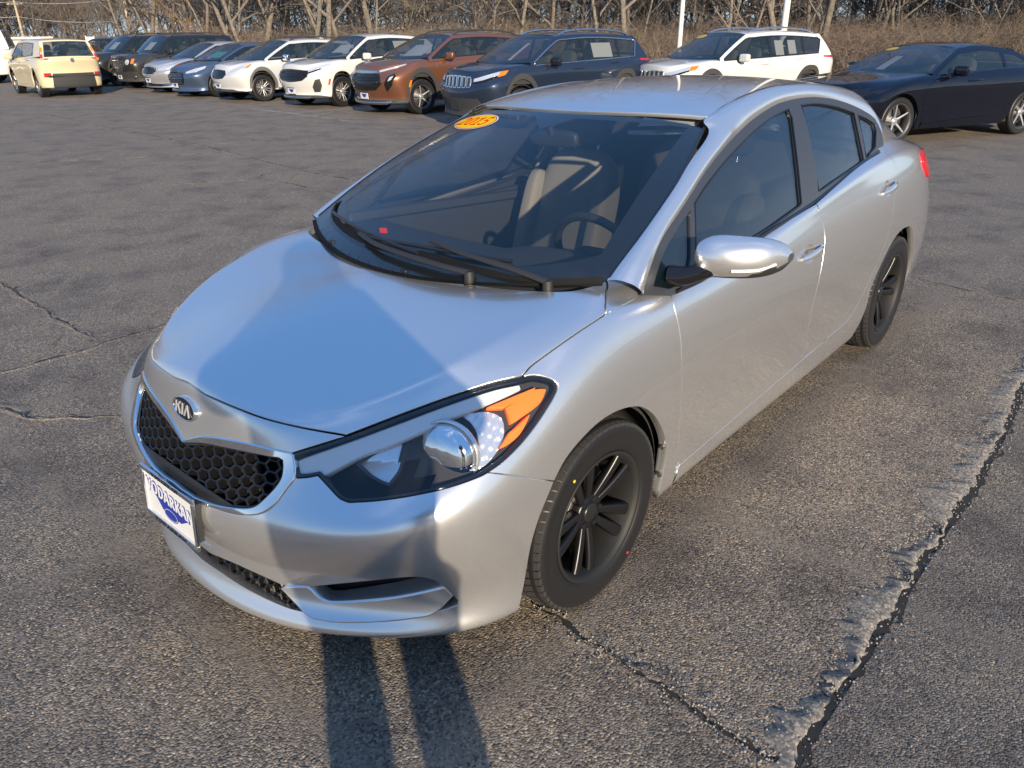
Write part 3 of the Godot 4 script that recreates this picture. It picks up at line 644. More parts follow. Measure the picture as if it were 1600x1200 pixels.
 "reflector": [2.773,7.084,2.82,7.133,2.867,7.183,2.914,7.232,2.961,7.279,3.007,7.322,3.054,7.36,3.1,7.39,3.155,7.417,3.21,7.434,3.264,7.447,3.319,7.457,3.373,7.469,3.337,7.234,3.339,7.13,3.344,7.025,3.347,6.924,3.343,6.834,3.324,6.744,3.296,6.665,3.268,6.585,3.152,6.662,3.071,6.731,2.992,6.808,2.916,6.894,2.844,6.988],
}
const GLASS_ZY = {
 "dlo": [-0.256,0.958,-0.276,0.974,-0.298,0.991,-0.321,1.007,-0.345,1.023,-0.37,1.04,-0.398,1.057,-0.43,1.073,-0.463,1.088,-0.501,1.102,-0.542,1.116,-0.585,1.131,-0.627,1.146,-0.671,1.162,-0.715,1.178,-0.761,1.195,-0.807,1.211,-0.855,1.226,-0.912,1.243,-0.97,1.26,-1.031,1.275,-1.093,1.291,-1.153,1.305,-1.216,1.319,-1.281,1.332,-1.347,1.343,-1.431,1.356,-1.517,1.366,-1.599,1.374,-1.685,1.377,-1.768,1.378,-1.865,1.376,-1.965,1.371,-2.043,1.363,-2.124,1.353,-2.204,1.34,-2.289,1.323,-2.374,1.302,-2.451,1.28,-2.533,1.252,-2.593,1.223,-2.613,1.167,-2.608,1.144,-2.597,1.121,-2.569,1.1,-2.537,1.08,-2.417,1.076,-2.305,1.071,-2.187,1.063,-2.088,1.054,-1.986,1.042,-1.881,1.029,-1.779,1.016,-1.68,1.003,-1.589,0.991,-1.487,0.986,-1.389,0.981,-1.296,0.976,-1.206,0.972,-1.12,0.966,-1.037,0.961,-0.964,0.954,-0.891,0.947,-0.82,0.939,-0.752,0.931,-0.69,0.925,-0.635,0.92,-0.589,0.917,-0.525,0.917,-0.473,0.919,-0.39,0.921],
 "glass_front": [-0.685,1.14,-0.727,1.155,-0.771,1.171,-0.819,1.186,-0.87,1.201,-0.927,1.217,-0.988,1.233,-1.05,1.248,-1.11,1.262,-1.173,1.276,-1.237,1.29,-1.3,1.302,-1.37,1.314,-1.438,1.325,-1.504,1.334,-1.581,1.341,-1.657,1.347,-1.654,1.313,-1.626,1.278,-1.599,1.243,-1.574,1.209,-1.551,1.176,-1.529,1.143,-1.508,1.11,-1.488,1.078,-1.469,1.046,-1.452,1.014,-1.431,1.008,-1.341,1,-1.255,0.992,-1.172,0.984,-1.091,0.978,-1.01,0.975,-0.935,0.975,-0.861,0.977,-0.788,0.981,-0.717,0.985,-0.649,0.989,-0.584,0.992],
 "glass_rear": [-1.798,1.351,-1.864,1.35,-1.934,1.347,-2.008,1.339,-2.089,1.327,-2.167,1.313,-2.253,1.293,-2.337,1.272,-2.33,1.267,-2.3,1.22,-2.274,1.173,-2.252,1.125,-2.234,1.078,-2.195,1.072,-2.073,1.062,-1.959,1.053,-1.85,1.045,-1.746,1.036,-1.646,1.028],
 "glass_quarter": [-2.375,1.26,-2.426,1.248,-2.474,1.234,-2.511,1.219,-2.545,1.204,-2.534,1.172,-2.503,1.151,-2.473,1.13,-2.445,1.109,-2.403,1.099,-2.339,1.09,-2.277,1.081],
 "glass_sail": [-0.646,1.127,-0.602,1.112,-0.559,1.098,-0.52,1.083,-0.487,1.07,-0.457,1.058,-0.428,1.044,-0.401,1.029,-0.377,1.013,-0.355,0.998,-0.333,0.981,-0.313,0.965,-0.389,0.939,-0.439,0.937,-0.49,0.934,-0.559,1.001,-0.572,1.022,-0.586,1.043,-0.6,1.064,-0.614,1.085,-0.629,1.106],
}
const PILLAR = {"inner": [0.73,0.999,-0.193,0.727,1.031,-0.255,0.72,1.088,-0.375,0.697,1.17,-0.557,0.659,1.259,-0.777,0.609,1.336,-0.986,0.581,1.361,-0.995,0.567,1.384,-1.104,0.547,1.407,-1.269,0.525,1.426,-1.514,0.518,1.43,-1.706,0.518,1.422,-2.005,0.525,1.398,-2.3,0.545,1.36,-2.52,0.59,1.262,-2.74,0.655,1.115,-3.01,0.69,1.03,-3.12], "outer": [0.818,0.958,-0.256,0.797,1.007,-0.321,0.767,1.073,-0.43,0.731,1.146,-0.627,0.686,1.226,-0.855,0.647,1.291,-1.093,0.631,1.316,-1.207,0.614,1.343,-1.347,0.593,1.374,-1.599,0.59,1.378,-1.768,0.595,1.371,-1.965,0.614,1.34,-2.204,0.647,1.28,-2.451,0.677,1.223,-2.593,0.708,1.167,-2.613,0.752,1.087,-2.555,0.8,1.02,-2.6]}
const ARCH_UV = {
 "arch_front": [5.299,2.866,5.331,3.199,5.361,3.506,5.39,3.776,5.418,4.007,5.45,4.23,5.483,4.428,5.518,4.628,5.555,4.822,5.593,5.025,5.631,5.237,5.665,5.449,5.701,5.611,5.738,5.769,5.787,5.911,5.844,6.016,5.914,6.11,5.993,6.189,6.077,6.252,6.179,6.308,6.288,6.346,6.408,6.362,6.538,6.356,6.677,6.33,6.816,6.283,6.991,6.19,7.159,6.05,7.302,5.855,7.433,5.61,7.542,5.329,7.636,5.013,7.727,4.632,7.795,4.234,7.827,3.846,7.834,3.454,7.828,3.16,7.814,2.852,7.799,2.509],
 "arch_rear": [11.5,1,11.55,1.7,11.675,2.383,11.701,2.675,11.729,2.935,11.755,3.181,11.774,3.426,11.781,3.689,11.777,3.954,11.774,4.205,11.781,4.431,11.802,4.644,11.832,4.841,11.868,5.026,11.906,5.206,11.939,5.357,11.977,5.507,12.018,5.65,12.061,5.782,12.106,5.897,12.163,6.024,12.222,6.132,12.295,6.214,12.415,6.279,12.554,6.3,12.805,6.23,12.973,6.038,13.109,5.679,13.17,5.3,13.24,4.7,13.25,4,13.19,3.3,13.08,2.4],
}
const CRACK_XZ = {
 "joint_right": [1.564,-3.495,1.588,-2.631,1.619,-1.912,1.622,-1.459,1.61,-1.225,1.606,-0.836,1.599,-0.585,1.599,-0.403,1.594,-0.204,1.589,-0.026,1.584,0.11,1.589,0.191,1.616,0.313],
 "joint_front": [0.744,0.168,0.807,0.165,0.911,0.169,1.045,0.176,1.183,0.186,1.297,0.191,1.409,0.206,1.499,0.207,1.587,0.187],
 "joint_left": [-6.23,0.044,-4.877,0.035,-4.232,0.059,-3.728,0.06,-3.227,0.08,-2.861,0.065],
 "seam_left": [-2.912,0.873,-2.858,0.636,-2.831,0.443,-2.824,0.268,-2.839,0.074,-2.837,-0.173,-2.852,-0.518],
 "short_left": [-2.898,0.399,-3.069,0.29,-3.218,0.173],
 "low_left": [-2.753,0.853,-2.374,0.779,-2.235,0.762,-2.11,0.743,-1.956,0.648,-1.841,0.54,-1.721,0.402],
 "far_a": [-19.057,-5.14,-16.807,-5.012,-14.558,-4.854,-11.901,-4.772,-10.162,-4.639,-8.875,-4.493,-7.151,-4.315,-6.073,-4.322,-5.165,-4.301],
 "far_b": [-11.484,-1.592,-11.324,-1.88,-10.501,-2.838,-9.984,-3.626,-9.576,-4.516],
 "far_c": [-7.652,-2.762,-7.079,-3.585,-6.576,-3.697,-5.382,-3.662,-4.774,-3.597],
 "far_d": [-10.819,-4.59,-10.491,-5.028,-10.474,-5.653,-10.121,-6.309],
 "far_e": [-7.079,-3.585,-7.307,-3.82,-7.393,-4.05],
 "far_f": [-6.616,-3.722,-7.151,-4.315],
 "right_a": [0.468,-4.194,0.653,-4.154,0.964,-4.056,1.346,-4.01,1.627,-3.949],
 "line_a": [-19.673,-6.088,-19.339,-7.251,-19.069,-8.638],
 "line_b": [-16.08,-8.886,-13.692,-8.731,-11.312,-8.521],
 "line_c": [-19.559,-4.601,-19.252,-5.497,-18.924,-6.277],
}
# ------------------------------------------------------------------------------------------------ materials
func mat(called: String, c: Color, rough := 0.5, metal := 0.0) -> StandardMaterial3D:
	var m := StandardMaterial3D.new()
	m.resource_name = called
	m.albedo_color = c
	m.roughness = rough
	m.metallic = metal
	M[called] = m
	return m

func lin(r: float, g: float, b: float) -> Color:
	return Color(r, g, b).linear_to_srgb()

func paint(called: String, c: Color, metal: float, rough: float) -> StandardMaterial3D:
	var m := mat(called, c, rough, metal)
	m.clearcoat_enabled = true
	m.clearcoat = 1.0
	m.clearcoat_roughness = 0.02
	return m

func glass(called: String, c: Color, a: float) -> StandardMaterial3D:
	var m := mat(called, Color(c.r, c.g, c.b, a), 0.02)
	m.transparency = BaseMaterial3D.TRANSPARENCY_ALPHA
	return m

func noise(seed_: int, freq: float, type := FastNoiseLite.TYPE_SIMPLEX_SMOOTH, oct := 1) -> FastNoiseLite:
	var n := FastNoiseLite.new()
	n.seed = seed_
	n.frequency = freq
	n.noise_type = type
	n.fractal_octaves = oct
	n.fractal_type = FastNoiseLite.FRACTAL_FBM if oct > 1 else FastNoiseLite.FRACTAL_NONE
	return n

func noise_tex(n: FastNoiseLite, size: int, ramp: Gradient, normalise := true) -> NoiseTexture2D:
	var t := NoiseTexture2D.new()
	t.width = size
	t.height = size
	t.seamless = true
	t.seamless_blend_skirt = 0.15
	t.normalize = normalise
	t.noise = n
	if ramp:
		t.color_ramp = ramp
	return t

func ramp(offsets: Array, colors: Array) -> Gradient:
	var g := Gradient.new()
	g.offsets = PackedFloat32Array(offsets)
	g.colors = PackedColorArray(colors)
	return g

func make_materials() -> void:
	paint("silver_paint", lin(0.68, 0.68, 0.68), 0.84, 0.26)
	mat("black_plastic", lin(0.018, 0.018, 0.019), 0.55)
	mat("satin_black", lin(0.012, 0.012, 0.013), 0.32)
	mat("gloss_black", lin(0.008, 0.008, 0.009), 0.08)
	mat("dark_void", lin(0.022, 0.022, 0.022), 0.9)  # near-black standing in for the shade behind gaps, grilles and wheels
	mat("frame_grey", lin(0.030, 0.032, 0.036), 0.28)
	mat("chrome", lin(0.80, 0.80, 0.80), 0.06, 1.0)
	mat("satin_chrome", lin(0.55, 0.56, 0.57), 0.25, 1.0)
	mat("rubber", lin(0.009, 0.009, 0.010), 0.48)
	mat("tread_rubber", lin(0.022, 0.021, 0.020), 0.85)
	mat("black_alloy", lin(0.006, 0.006, 0.007), 0.34)
	mat("black_barrel", lin(0.008, 0.008, 0.008), 0.65)
	mat("disc_steel", lin(0.20, 0.19, 0.18), 0.45, 0.8)
	mat("light_guide", lin(0.60, 0.63, 0.64), 0.30)
	mat("amber_lens", lin(0.85, 0.16, 0.004), 0.35)
	mat("red_lens", lin(0.42, 0.015, 0.025), 0.12)
	mat("white_plastic", lin(0.72, 0.72, 0.71), 0.4)
	mat("seat_cloth", lin(0.21, 0.20, 0.175), 0.85)
	mat("seat_trim", lin(0.10, 0.10, 0.095), 0.8)
	mat("cabin_trim", lin(0.022, 0.023, 0.025), 0.75)
	mat("cabin_light_trim", lin(0.16, 0.157, 0.145), 0.8)
	mat("headliner", lin(0.35, 0.34, 0.32), 0.9)
	mat("plate_white", lin(0.58, 0.58, 0.57), 0.45)
	mat("plate_blue", lin(0.015, 0.03, 0.26), 0.5)
	mat("sticker_yellow", lin(0.90, 0.52, 0.0), 0.5).metallic_specular = 0.2
	mat("sticker_red", lin(0.50, 0.02, 0.005), 0.5).metallic_specular = 0.2
	mat("sticker_white", lin(0.80, 0.80, 0.78), 0.4)
	mat("yellow_mark", lin(0.75, 0.45, 0.02), 0.6)
	mat("red_mark", lin(0.60, 0.03, 0.03), 0.6)
	glass("windscreen_glass", lin(0.006, 0.016, 0.020), 0.22)
	glass("side_glass", lin(0.004, 0.009, 0.012), 0.50).metallic_specular = 0.7
	glass("lamp_glass", lin(0.01, 0.01, 0.01), 0.02)
	glass("car_glass", lin(0.015, 0.025, 0.03), 0.55)
	mat("grille_black", lin(0.007, 0.007, 0.008), 0.32)
	mat("fog_plastic", lin(0.010, 0.010, 0.011), 0.6)
	glass("projector_glass", lin(0.02, 0.02, 0.02), 0.05)
	mat("grit_stone", lin(0.26, 0.235, 0.20), 0.9)
	mat("arch_grey", lin(0.085, 0.085, 0.085), 0.65)
	mat("red_amber", lin(0.62, 0.05, 0.01), 0.25)
	mat("arch_liner", lin(0.03, 0.029, 0.028), 0.95)
	mat("barrel_grey", lin(0.12, 0.12, 0.12), 0.4, 0.7)
	mat("bright_trim", lin(0.72, 0.73, 0.74), 0.18, 0.7)
	mat("lamp_black", lin(0.006, 0.006, 0.007), 0.5).metallic_specular = 0.15
	mat("cowl_black", lin(0.008, 0.008, 0.008), 0.7).metallic_specular = 0.25
# ------------------------------------------------------------------------------------------------ the ground
# The silver car stands on a cross fall; the rest of the lot is level. FAR turns the level lot into the car's axes.
var FAR := Transform3D()

func make_far() -> void:
	var yaw := -2.40337
	var pitch := 0.43984
	var f := Vector3(sin(yaw) * cos(pitch), -sin(pitch), cos(yaw) * cos(pitch))
	var r := f.cross(Vector3.UP).normalized()
	var u := r.cross(f)
	var b := []
	for roll in [-0.03266, -0.01047]:
		b.append(Basis(r * cos(roll) + u * sin(roll), -r * sin(roll) + u * cos(roll), -f))
	var rot: Basis = b[0] * b[1].inverse()
	var c := Vector3(1.955, 1.6767, 1.5859)
	FAR = Transform3D(rot, c - rot * c)

func lot_y(x: float, z: float) -> float:
	var n := FAR.basis * Vector3.UP
	var p := FAR * Vector3(1.955, 0, 1.586)
	var far_y := p.y - (n.x * (x - p.x) + n.z * (z - p.z)) / n.y
	var d := Vector2(x, z + 1.3).length()
	return far_y * smoothstep(3.2, 10.0, d)

func terrain_y(x: float, z: float) -> float:
	return lot_y(x, z) - 0.03 - 1.3 * smoothstep(44.0, 62.0, -x)

func sheet(fn: Callable, lo: Vector2, hi: Vector2, step: float, lift: float) -> Mesher:
	var m := Mesher.new()
	var nx := int((hi.x - lo.x) / step)
	var nz := int((hi.y - lo.y) / step)
	for i in nx + 1:
		for j in nz + 1:
			var x := lo.x + i * step
			var z := lo.y + j * step
			var h: float = fn.call(x, z)
			var nn := Vector3(h - fn.call(x + 0.1, z), 0.1, h - fn.call(x, z + 0.1)).normalized()
			m.vert(Vector3(x, h + lift, z), nn, Vector2(x, z))
	for i in nx:
		for j in nz:
			var p := i * (nz + 1) + j
			m.quad(p, p + 1, p + nz + 2, p + nz + 1)
	return m

func dense(line: PackedVector2Array, step: float) -> PackedVector2Array:
	var out := PackedVector2Array()
	for i in line.size() - 1:
		var n := maxi(1, int(line[i].distance_to(line[i + 1]) / step))
		for k in n:
			out.append(line[i].lerp(line[i + 1], float(k) / n))
	out.append(line[line.size() - 1])
	return out

func ribbon(line: PackedVector2Array, prof: Array, jitter: float, wob: float, seed_: int, rough: float) -> Mesher:
	# prof: [offset across, height] pairs; the line wanders by jitter, the heights by rough
	var m := Mesher.new()
	var n1 := noise(seed_, 0.9)
	var n2 := noise(seed_ + 7, 6.0)
	var rows := []
	var run := 0.0
	for i in line.size():
		var a := line[maxi(i - 1, 0)]
		var b := line[mini(i + 1, line.size() - 1)]
		var t := (b - a).normalized()
		var s := Vector2(-t.y, t.x)
		if i > 0:
			run += line[i].distance_to(line[i - 1])
		var c := line[i] + s * (n1.get_noise_1d(run * 4.0) * jitter + n2.get_noise_1d(run * 6.0) * jitter * 0.5)
		var w := 1.0 + wob * n1.get_noise_1d(run * 3.0 + 50.0) + wob * 0.6 * n2.get_noise_1d(run * 5.0)
		var fade := clampf(minf(i, line.size() - 1 - i) / 4.0, 0.1, 1.0)
		var row := []
		for k in prof.size():
			var o: float = prof[k][0] * maxf(w, 0.06) * fade
			var q := c + s * (o + n2.get_noise_2d(run * 9.0, k * 31.0) * rough * 0.6)
			var h: float = prof[k][1] * (1.0 + 0.9 * n2.get_noise_2d(run * 11.0 + 40.0, k * 17.0)) * fade
			row.append(Vector3(q.x, lot_y(q.x, q.y) + 0.004 + h, q.y))
		rows.append(row)
	m.loft(rows, false, false)
	for i in m.n.size():
		if m.n[i].y < 0.0:
			m.n[i] = -m.n[i]
	# windings again, now that the normals are up
	for f in range(0, m.idx.size(), 3):
		var a := m.idx[f]
		var b := m.idx[f + 1]
		var c := m.idx[f + 2]
		if (m.v[b] - m.v[a]).cross(m.v[c] - m.v[a]).y > 0.0:
			m.idx[f + 1] = c
			m.idx[f + 2] = b
	return m

func asphalt_material(called: String, dark: Color, mid: Color, light: Color, seed_: int, tile: float, bump: float) -> StandardMaterial3D:
	var m := mat(called, Color.WHITE, 0.88)
	var cells := noise(seed_, 0.115, FastNoiseLite.TYPE_CELLULAR)
	cells.cellular_return_type = FastNoiseLite.RETURN_CELL_VALUE
	cells.cellular_jitter = 1.0
	var pale := mid.lerp(light, 0.45)
	m.albedo_texture = noise_tex(cells, 2048, ramp([0.0, 0.30, 0.62, 0.86, 0.95, 1.0], [dark, dark.lerp(mid, 0.7), mid, mid.lerp(pale, 0.6), pale, light]))
	var dist := noise(seed_, 0.115, FastNoiseLite.TYPE_CELLULAR)
	dist.cellular_return_type = FastNoiseLite.RETURN_DISTANCE
	m.heightmap_enabled = true
	m.heightmap_texture = noise_tex(dist, 2048, ramp([0.0, 0.55, 1.0], [Color.WHITE, Color(0.55, 0.55, 0.55), Color.BLACK]))
	m.heightmap_scale = bump * 0.6
	m.uv1_triplanar = true
	m.uv1_world_triplanar = true
	m.uv1_scale = Vector3.ONE / tile
	# broad stains and wear, a pattern of its own size
	m.detail_enabled = true
	m.detail_blend_mode = BaseMaterial3D.BLEND_MODE_MUL
	m.detail_uv_layer = BaseMaterial3D.DETAIL_UV_2
	var big := noise(seed_ + 3, 0.012, FastNoiseLite.TYPE_SIMPLEX_SMOOTH, 6)
	big.fractal_gain = 0.62
	m.detail_albedo = noise_tex(big, 1024, ramp([0.0, 0.3, 0.5, 0.7, 1.0], [Color(0.70, 0.69, 0.69), Color(0.88, 0.87, 0.87), Color(0.97, 0.96, 0.95), Color(1.0, 0.985, 0.96), Color(1.0, 0.97, 0.92)]))
	m.uv2_triplanar = true
	m.uv2_world_triplanar = true
	m.uv2_scale = Vector3.ONE / 9.3
	return m

func build_ground() -> void:
	make_far()
	asphalt_material("asphalt", lin(0.062, 0.054, 0.045), lin(0.205, 0.173, 0.137), lin(0.52, 0.41, 0.30), 5, 1.55, 0.5)
	asphalt_material("asphalt_new", lin(0.05, 0.045, 0.040), lin(0.160, 0.139, 0.115), lin(0.38, 0.31, 0.24), 9, 1.35, 0.45)
	var leaf := mat("leaf_litter", Color.WHITE, 0.95)
	leaf.albedo_texture = noise_tex(noise(21, 0.05, FastNoiseLite.TYPE_CELLULAR), 512, ramp([0.0, 0.5, 1.0], [lin(0.10, 0.075, 0.05), lin(0.20, 0.155, 0.105), lin(0.30, 0.25, 0.18)]))
	leaf.uv1_triplanar = true
	leaf.uv1_world_triplanar = true
	leaf.uv1_scale = Vector3.ONE / 2.5
	mat("crack_dirt", lin(0.020, 0.019, 0.018), 0.95)
	mat("dust_paint", lin(0.24, 0.215, 0.18), 0.9)
	var crumb := mat("crumbled_edge", Color.WHITE, 0.95)
	var cn := noise(77, 0.16, FastNoiseLite.TYPE_CELLULAR)
	cn.cellular_return_type = FastNoiseLite.RETURN_CELL_VALUE
	crumb.albedo_texture = noise_tex(cn, 512, ramp([0.0, 0.45, 0.8, 1.0], [lin(0.10, 0.09, 0.078), lin(0.19, 0.165, 0.135), lin(0.30, 0.255, 0.20), lin(0.44, 0.38, 0.30)]))
	crumb.uv1_triplanar = true
	crumb.uv1_world_triplanar = true
	crumb.uv1_scale = Vector3.ONE / 0.5
	# terrain to the horizon, then the lot on it
	var m := Mesher.new()
	var radii := [0.0, 3.0, 6.0, 9.0, 12.0, 16.0, 20.0, 26.0, 32.0, 40.0, 48.0, 56.0, 66.0, 80.0, 110.0, 160.0, 260.0, 500.0, 1000.0, 2000.0]
	for r in radii:
		for k in 96:
			var a := TAU * k / 96.0
			var x: float = r * cos(a)
			var z: float = r * sin(a)
			m.vert(Vector3(x, terrain_y(x, z), z), Vector3.UP)
	for i in radii.size() - 1:
		for k in 96:
			var p := i * 96 + k
			var q := i * 96 + (k + 1) % 96
			m.quad(p, q, q + 96, p + 96)
	struct("ground", m.done(), M.leaf_litter)
	m = sheet(lot_y, Vector2(-46.0, -24.0), Vector2(38.0, 40.0), 0.8, 0.0)
	struct("parking_lot", m.done(), M.asphalt)
	# the newer paving to the right of the long joint
	var joint := V2(CRACK_XZ.joint_right)
	var pm := Mesher.new()
	var rows := []
	var dj := dense(joint, 0.25)
	for k in dj.size():
		var row := []
		for q in 17:
			var t := q / 16.0
			var p := dj[k] + Vector2(0.02 + t * 7.0, t * 2.2)
			row.append(Vector3(p.x, lot_y(p.x, p.y) + 0.004, p.y))
		rows.append(row)
	for r in rows:
		for p in r:
			pm.vert(p, Vector3.UP)
	for i in rows.size() - 1:
		for k in 16:
			var p := i * 17 + k
			pm.quad(p, p + 1, p + 18, p + 17)
	struct("newer_paving", pm.done(), M.asphalt_new)
	# joints and cracks: crumbling lips with a dirt-filled groove between them
	var lips := {"joint_right": 1.0, "joint_front": 0.75, "joint_left": 0.7, "seam_left": 0.5, "short_left": 0.4, "low_left": 0.4, "far_a": 0.8, "far_b": 0.5, "far_c": 0.8, "far_d": 0.5, "far_e": 0.8, "far_f": 0.6, "right_a": 0.5}
	var seed_ := 100
	for k in lips:
		var w: float = lips[k]
		seed_ += 13
		var line := dense(V2(CRACK_XZ[k]), 0.022 if k in ["joint_right", "joint_front"] else 0.05)
		var big: bool = k == "joint_right"
		struct("crumbled_joint" if big else "crack_lip", ribbon(line, [[-0.075 * w, -0.0035], [-0.045 * w, 0.0012], [-0.022 * w, 0.0015], [-0.010 * w, 0.0012], [-0.004 * w, -0.003]] if not big else [[0.060, -0.004], [0.040, 0.0025], [0.024, 0.005], [0.010, 0.005], [0.002, 0.0]], 0.016, 1.7, seed_, 0.014).done(), M.crumbled_edge if big else M.asphalt)
		if not big:
			struct("crack_lip", ribbon(line, [[0.004 * w, -0.003], [0.010 * w, 0.0012], [0.03 * w, 0.001], [0.06 * w, -0.0035]], 0.016, 0.7, seed_, 0.012).done(), M.asphalt)
		struct("crack_groove", ribbon(line, [[-0.020 * w, 0.0012], [0.0, -0.001], [0.022 * w, 0.0012]], 0.016, 0.8, seed_, 0.008).done(), M.crack_dirt)
	for k in ["line_a", "line_b", "line_c"]:
		seed_ += 3
		struct("worn_marking", ribbon(dense(V2(CRACK_XZ[k]), 0.1), [[-0.06, 0.0], [0.06, 0.0]], 0.05, 0.9, seed_, 0.05).done(), M.dust_paint)
	# loose grit along the joints and here and there on the paving
	var stone := Mesher.new()
	var sr := RandomNumberGenerator.new()
	sr.seed = 4
	var ico := []
	for i in 4:
		var row := []
		for k in 6:
			var ph := lerpf(-1.35, 1.35, i / 3.0)
			var th := TAU * (k + 0.5 * (i % 2)) / 6.0
			row.append(Vector3(cos(ph) * cos(th), sin(ph) * 0.7, cos(ph) * sin(th)) * sr.randf_range(0.75, 1.15))
		ico.append(row)
	stone.loft(ico, true, true)
	var spots := []
	for k in ["joint_right", "joint_front"]:
		var line := dense(V2(CRACK_XZ[k]), 0.01)
		for i in (900 if k == "joint_right" else 260):
			var p := line[sr.randi() % line.size()]
			var off := Vector2(sr.randfn(-0.02, 0.035), sr.randfn(0.0, 0.035))
			spots.append([p + off, sr.randf_range(0.0012, 0.0042)])
	for i in 2600:
		var p := Vector2(sr.randf_range(-2.5, 4.5), sr.randf_range(-4.0, 2.2))
		if absf(p.x) < 0.9 and p.y < 0.9:
			continue
		spots.append([p, sr.randf_range(0.001, 0.0032)])
	var mm := MultiMesh.new()
	mm.transform_format = MultiMesh.TRANSFORM_3D
	mm.mesh = stone.done()
	mm.instance_count = spots.size()
	for i in spots.size():
		var p: Vector2 = spots[i][0]
		var s: float = spots[i][1]
		var b := Basis(Vector3.UP, sr.randf() * TAU) * Basis.from_scale(Vector3(s * sr.randf_range(0.7, 1.4), s, s))
		mm.set_instance_transform(i, Transform3D(b, Vector3(p.x, lot_y(p.x, p.y) + 0.005 + s * 0.4, p.y)))
	var grit := MultiMeshInstance3D.new()
	grit.name = "loose_grit"
	grit.multimesh = mm
	grit.material_override = M.grit_stone
	grit.set_meta("kind", "stuff")
	grit.set_meta("label", "loose stone grit scattered on the paving and along its joints")
	grit.set_meta("category", "grit")
	add_child(grit, true)
# ------------------------------------------------------------------------------------------------ the silver car
func glass_x(z: float, y: float) -> float:
	var x0 := 0.825 - 0.032 * pow(maxf(-z - 2.0, 0.0), 2.0) - 0.01 * maxf(z + 0.6, 0.0)
	var d := y - 0.95
	return x0 - 0.42 * d - 0.30 * d * absf(d)

func glass_pt(z: float, y: float) -> Vector3:
	return Vector3(glass_x(z, y), y, z)

func screen_pt(s: float, t: float) -> Vector3:
	var b := Vector3(0.735 * s, 0.965 + 0.032 * s * s, 0.06 - 0.25 * s * s)
	var c := Vector3(0.575 * s, 1.385 - 0.027 * s * s, -0.92 - 0.12 * s * s)
	return b.lerp(c, t) + Vector3(0, 0.9, 0.42) * (0.09 * t * (1.0 - t))

const ROOF_Z := [-0.80, -0.95, -1.10, -1.30, -1.60, -1.90, -2.20, -2.45, -2.70]
const ROOF_Y := [1.335, 1.392, 1.421, 1.445, 1.461, 1.459, 1.440, 1.408, 1.36]

func smooth_table(xs: Array, ys: Array, x: float) -> float:
	# cubic through the table; xs falling
	var c := xs.size()
	var k := 0
	while k < c - 2 and x < xs[k + 1]:
		k += 1
	var t: float = (x - xs[k]) / (xs[k + 1] - xs[k])
	var m0: float = (ys[k + 1] - ys[maxi(k - 1, 0)]) / (xs[k + 1] - xs[maxi(k - 1, 0)]) * (xs[k + 1] - xs[k])
	var k2 := mini(k + 2, c - 1)
	var m1: float = (ys[k2] - ys[k]) / (xs[k2] - xs[k]) * (xs[k + 1] - xs[k])
	var t2 := t * t
	var t3 := t2 * t
	return (2 * t3 - 3 * t2 + 1) * ys[k] + (t3 - 2 * t2 + t) * m0 + (-2 * t3 + 3 * t2) * ys[k + 1] + (t3 - t2) * m1

func roof_pt(x: float, z: float) -> Vector3:
	return Vector3(x, smooth_table(ROOF_Z, ROOF_Y, z) - 0.085 * x * x - 0.10 * x * x * x * x, z)

func rear_glass_pt(s: float, t: float) -> Vector3:
	var c := Vector3(0.53 * s, 1.402 - 0.026 * s * s, -2.46 - 0.04 * s * s)
	var b := Vector3(0.64 * s, 1.115 - 0.01 * s * s, -3.16 + 0.12 * s * s)
	return b.lerp(c, t) + Vector3(0, 0.8, -0.5) * (0.07 * t * (1.0 - t))

func catmull(pts: Array, n: int) -> Array:
	var out := []
	var c := pts.size()
	for i in c - 1:
		var p1: Vector3 = pts[i]
		var p2: Vector3 = pts[i + 1]
		var p0: Vector3 = pts[i - 1] if i > 0 else p1 * 2.0 - p2
		var p3: Vector3 = pts[i + 2] if i + 2 < c else p2 * 2.0 - p1
		var d0 := sqrt((p1 - p0).length()) + 1e-5
		var d1 := sqrt((p2 - p1).length()) + 1e-5
		var d2 := sqrt((p3 - p2).length()) + 1e-5
		var m1 := ((p1 - p0) / d0 - (p2 - p0) / (d0 + d1) + (p2 - p1) / d1) * d1
		var m2 := ((p2 - p1) / d1 - (p3 - p1) / (d1 + d2) + (p3 - p2) / d2) * d1
		for k in n:
			var t := float(k) / n
			var t2 := t * t
			var t3 := t2 * t
			out.append((2 * t3 - 3 * t2 + 1) * p1 + (t3 - 2 * t2 + t) * m1 + (-2 * t3 + 3 * t2) * p2 + (t3 - t2) * m2)
	out.append(pts[c - 1])
	return out

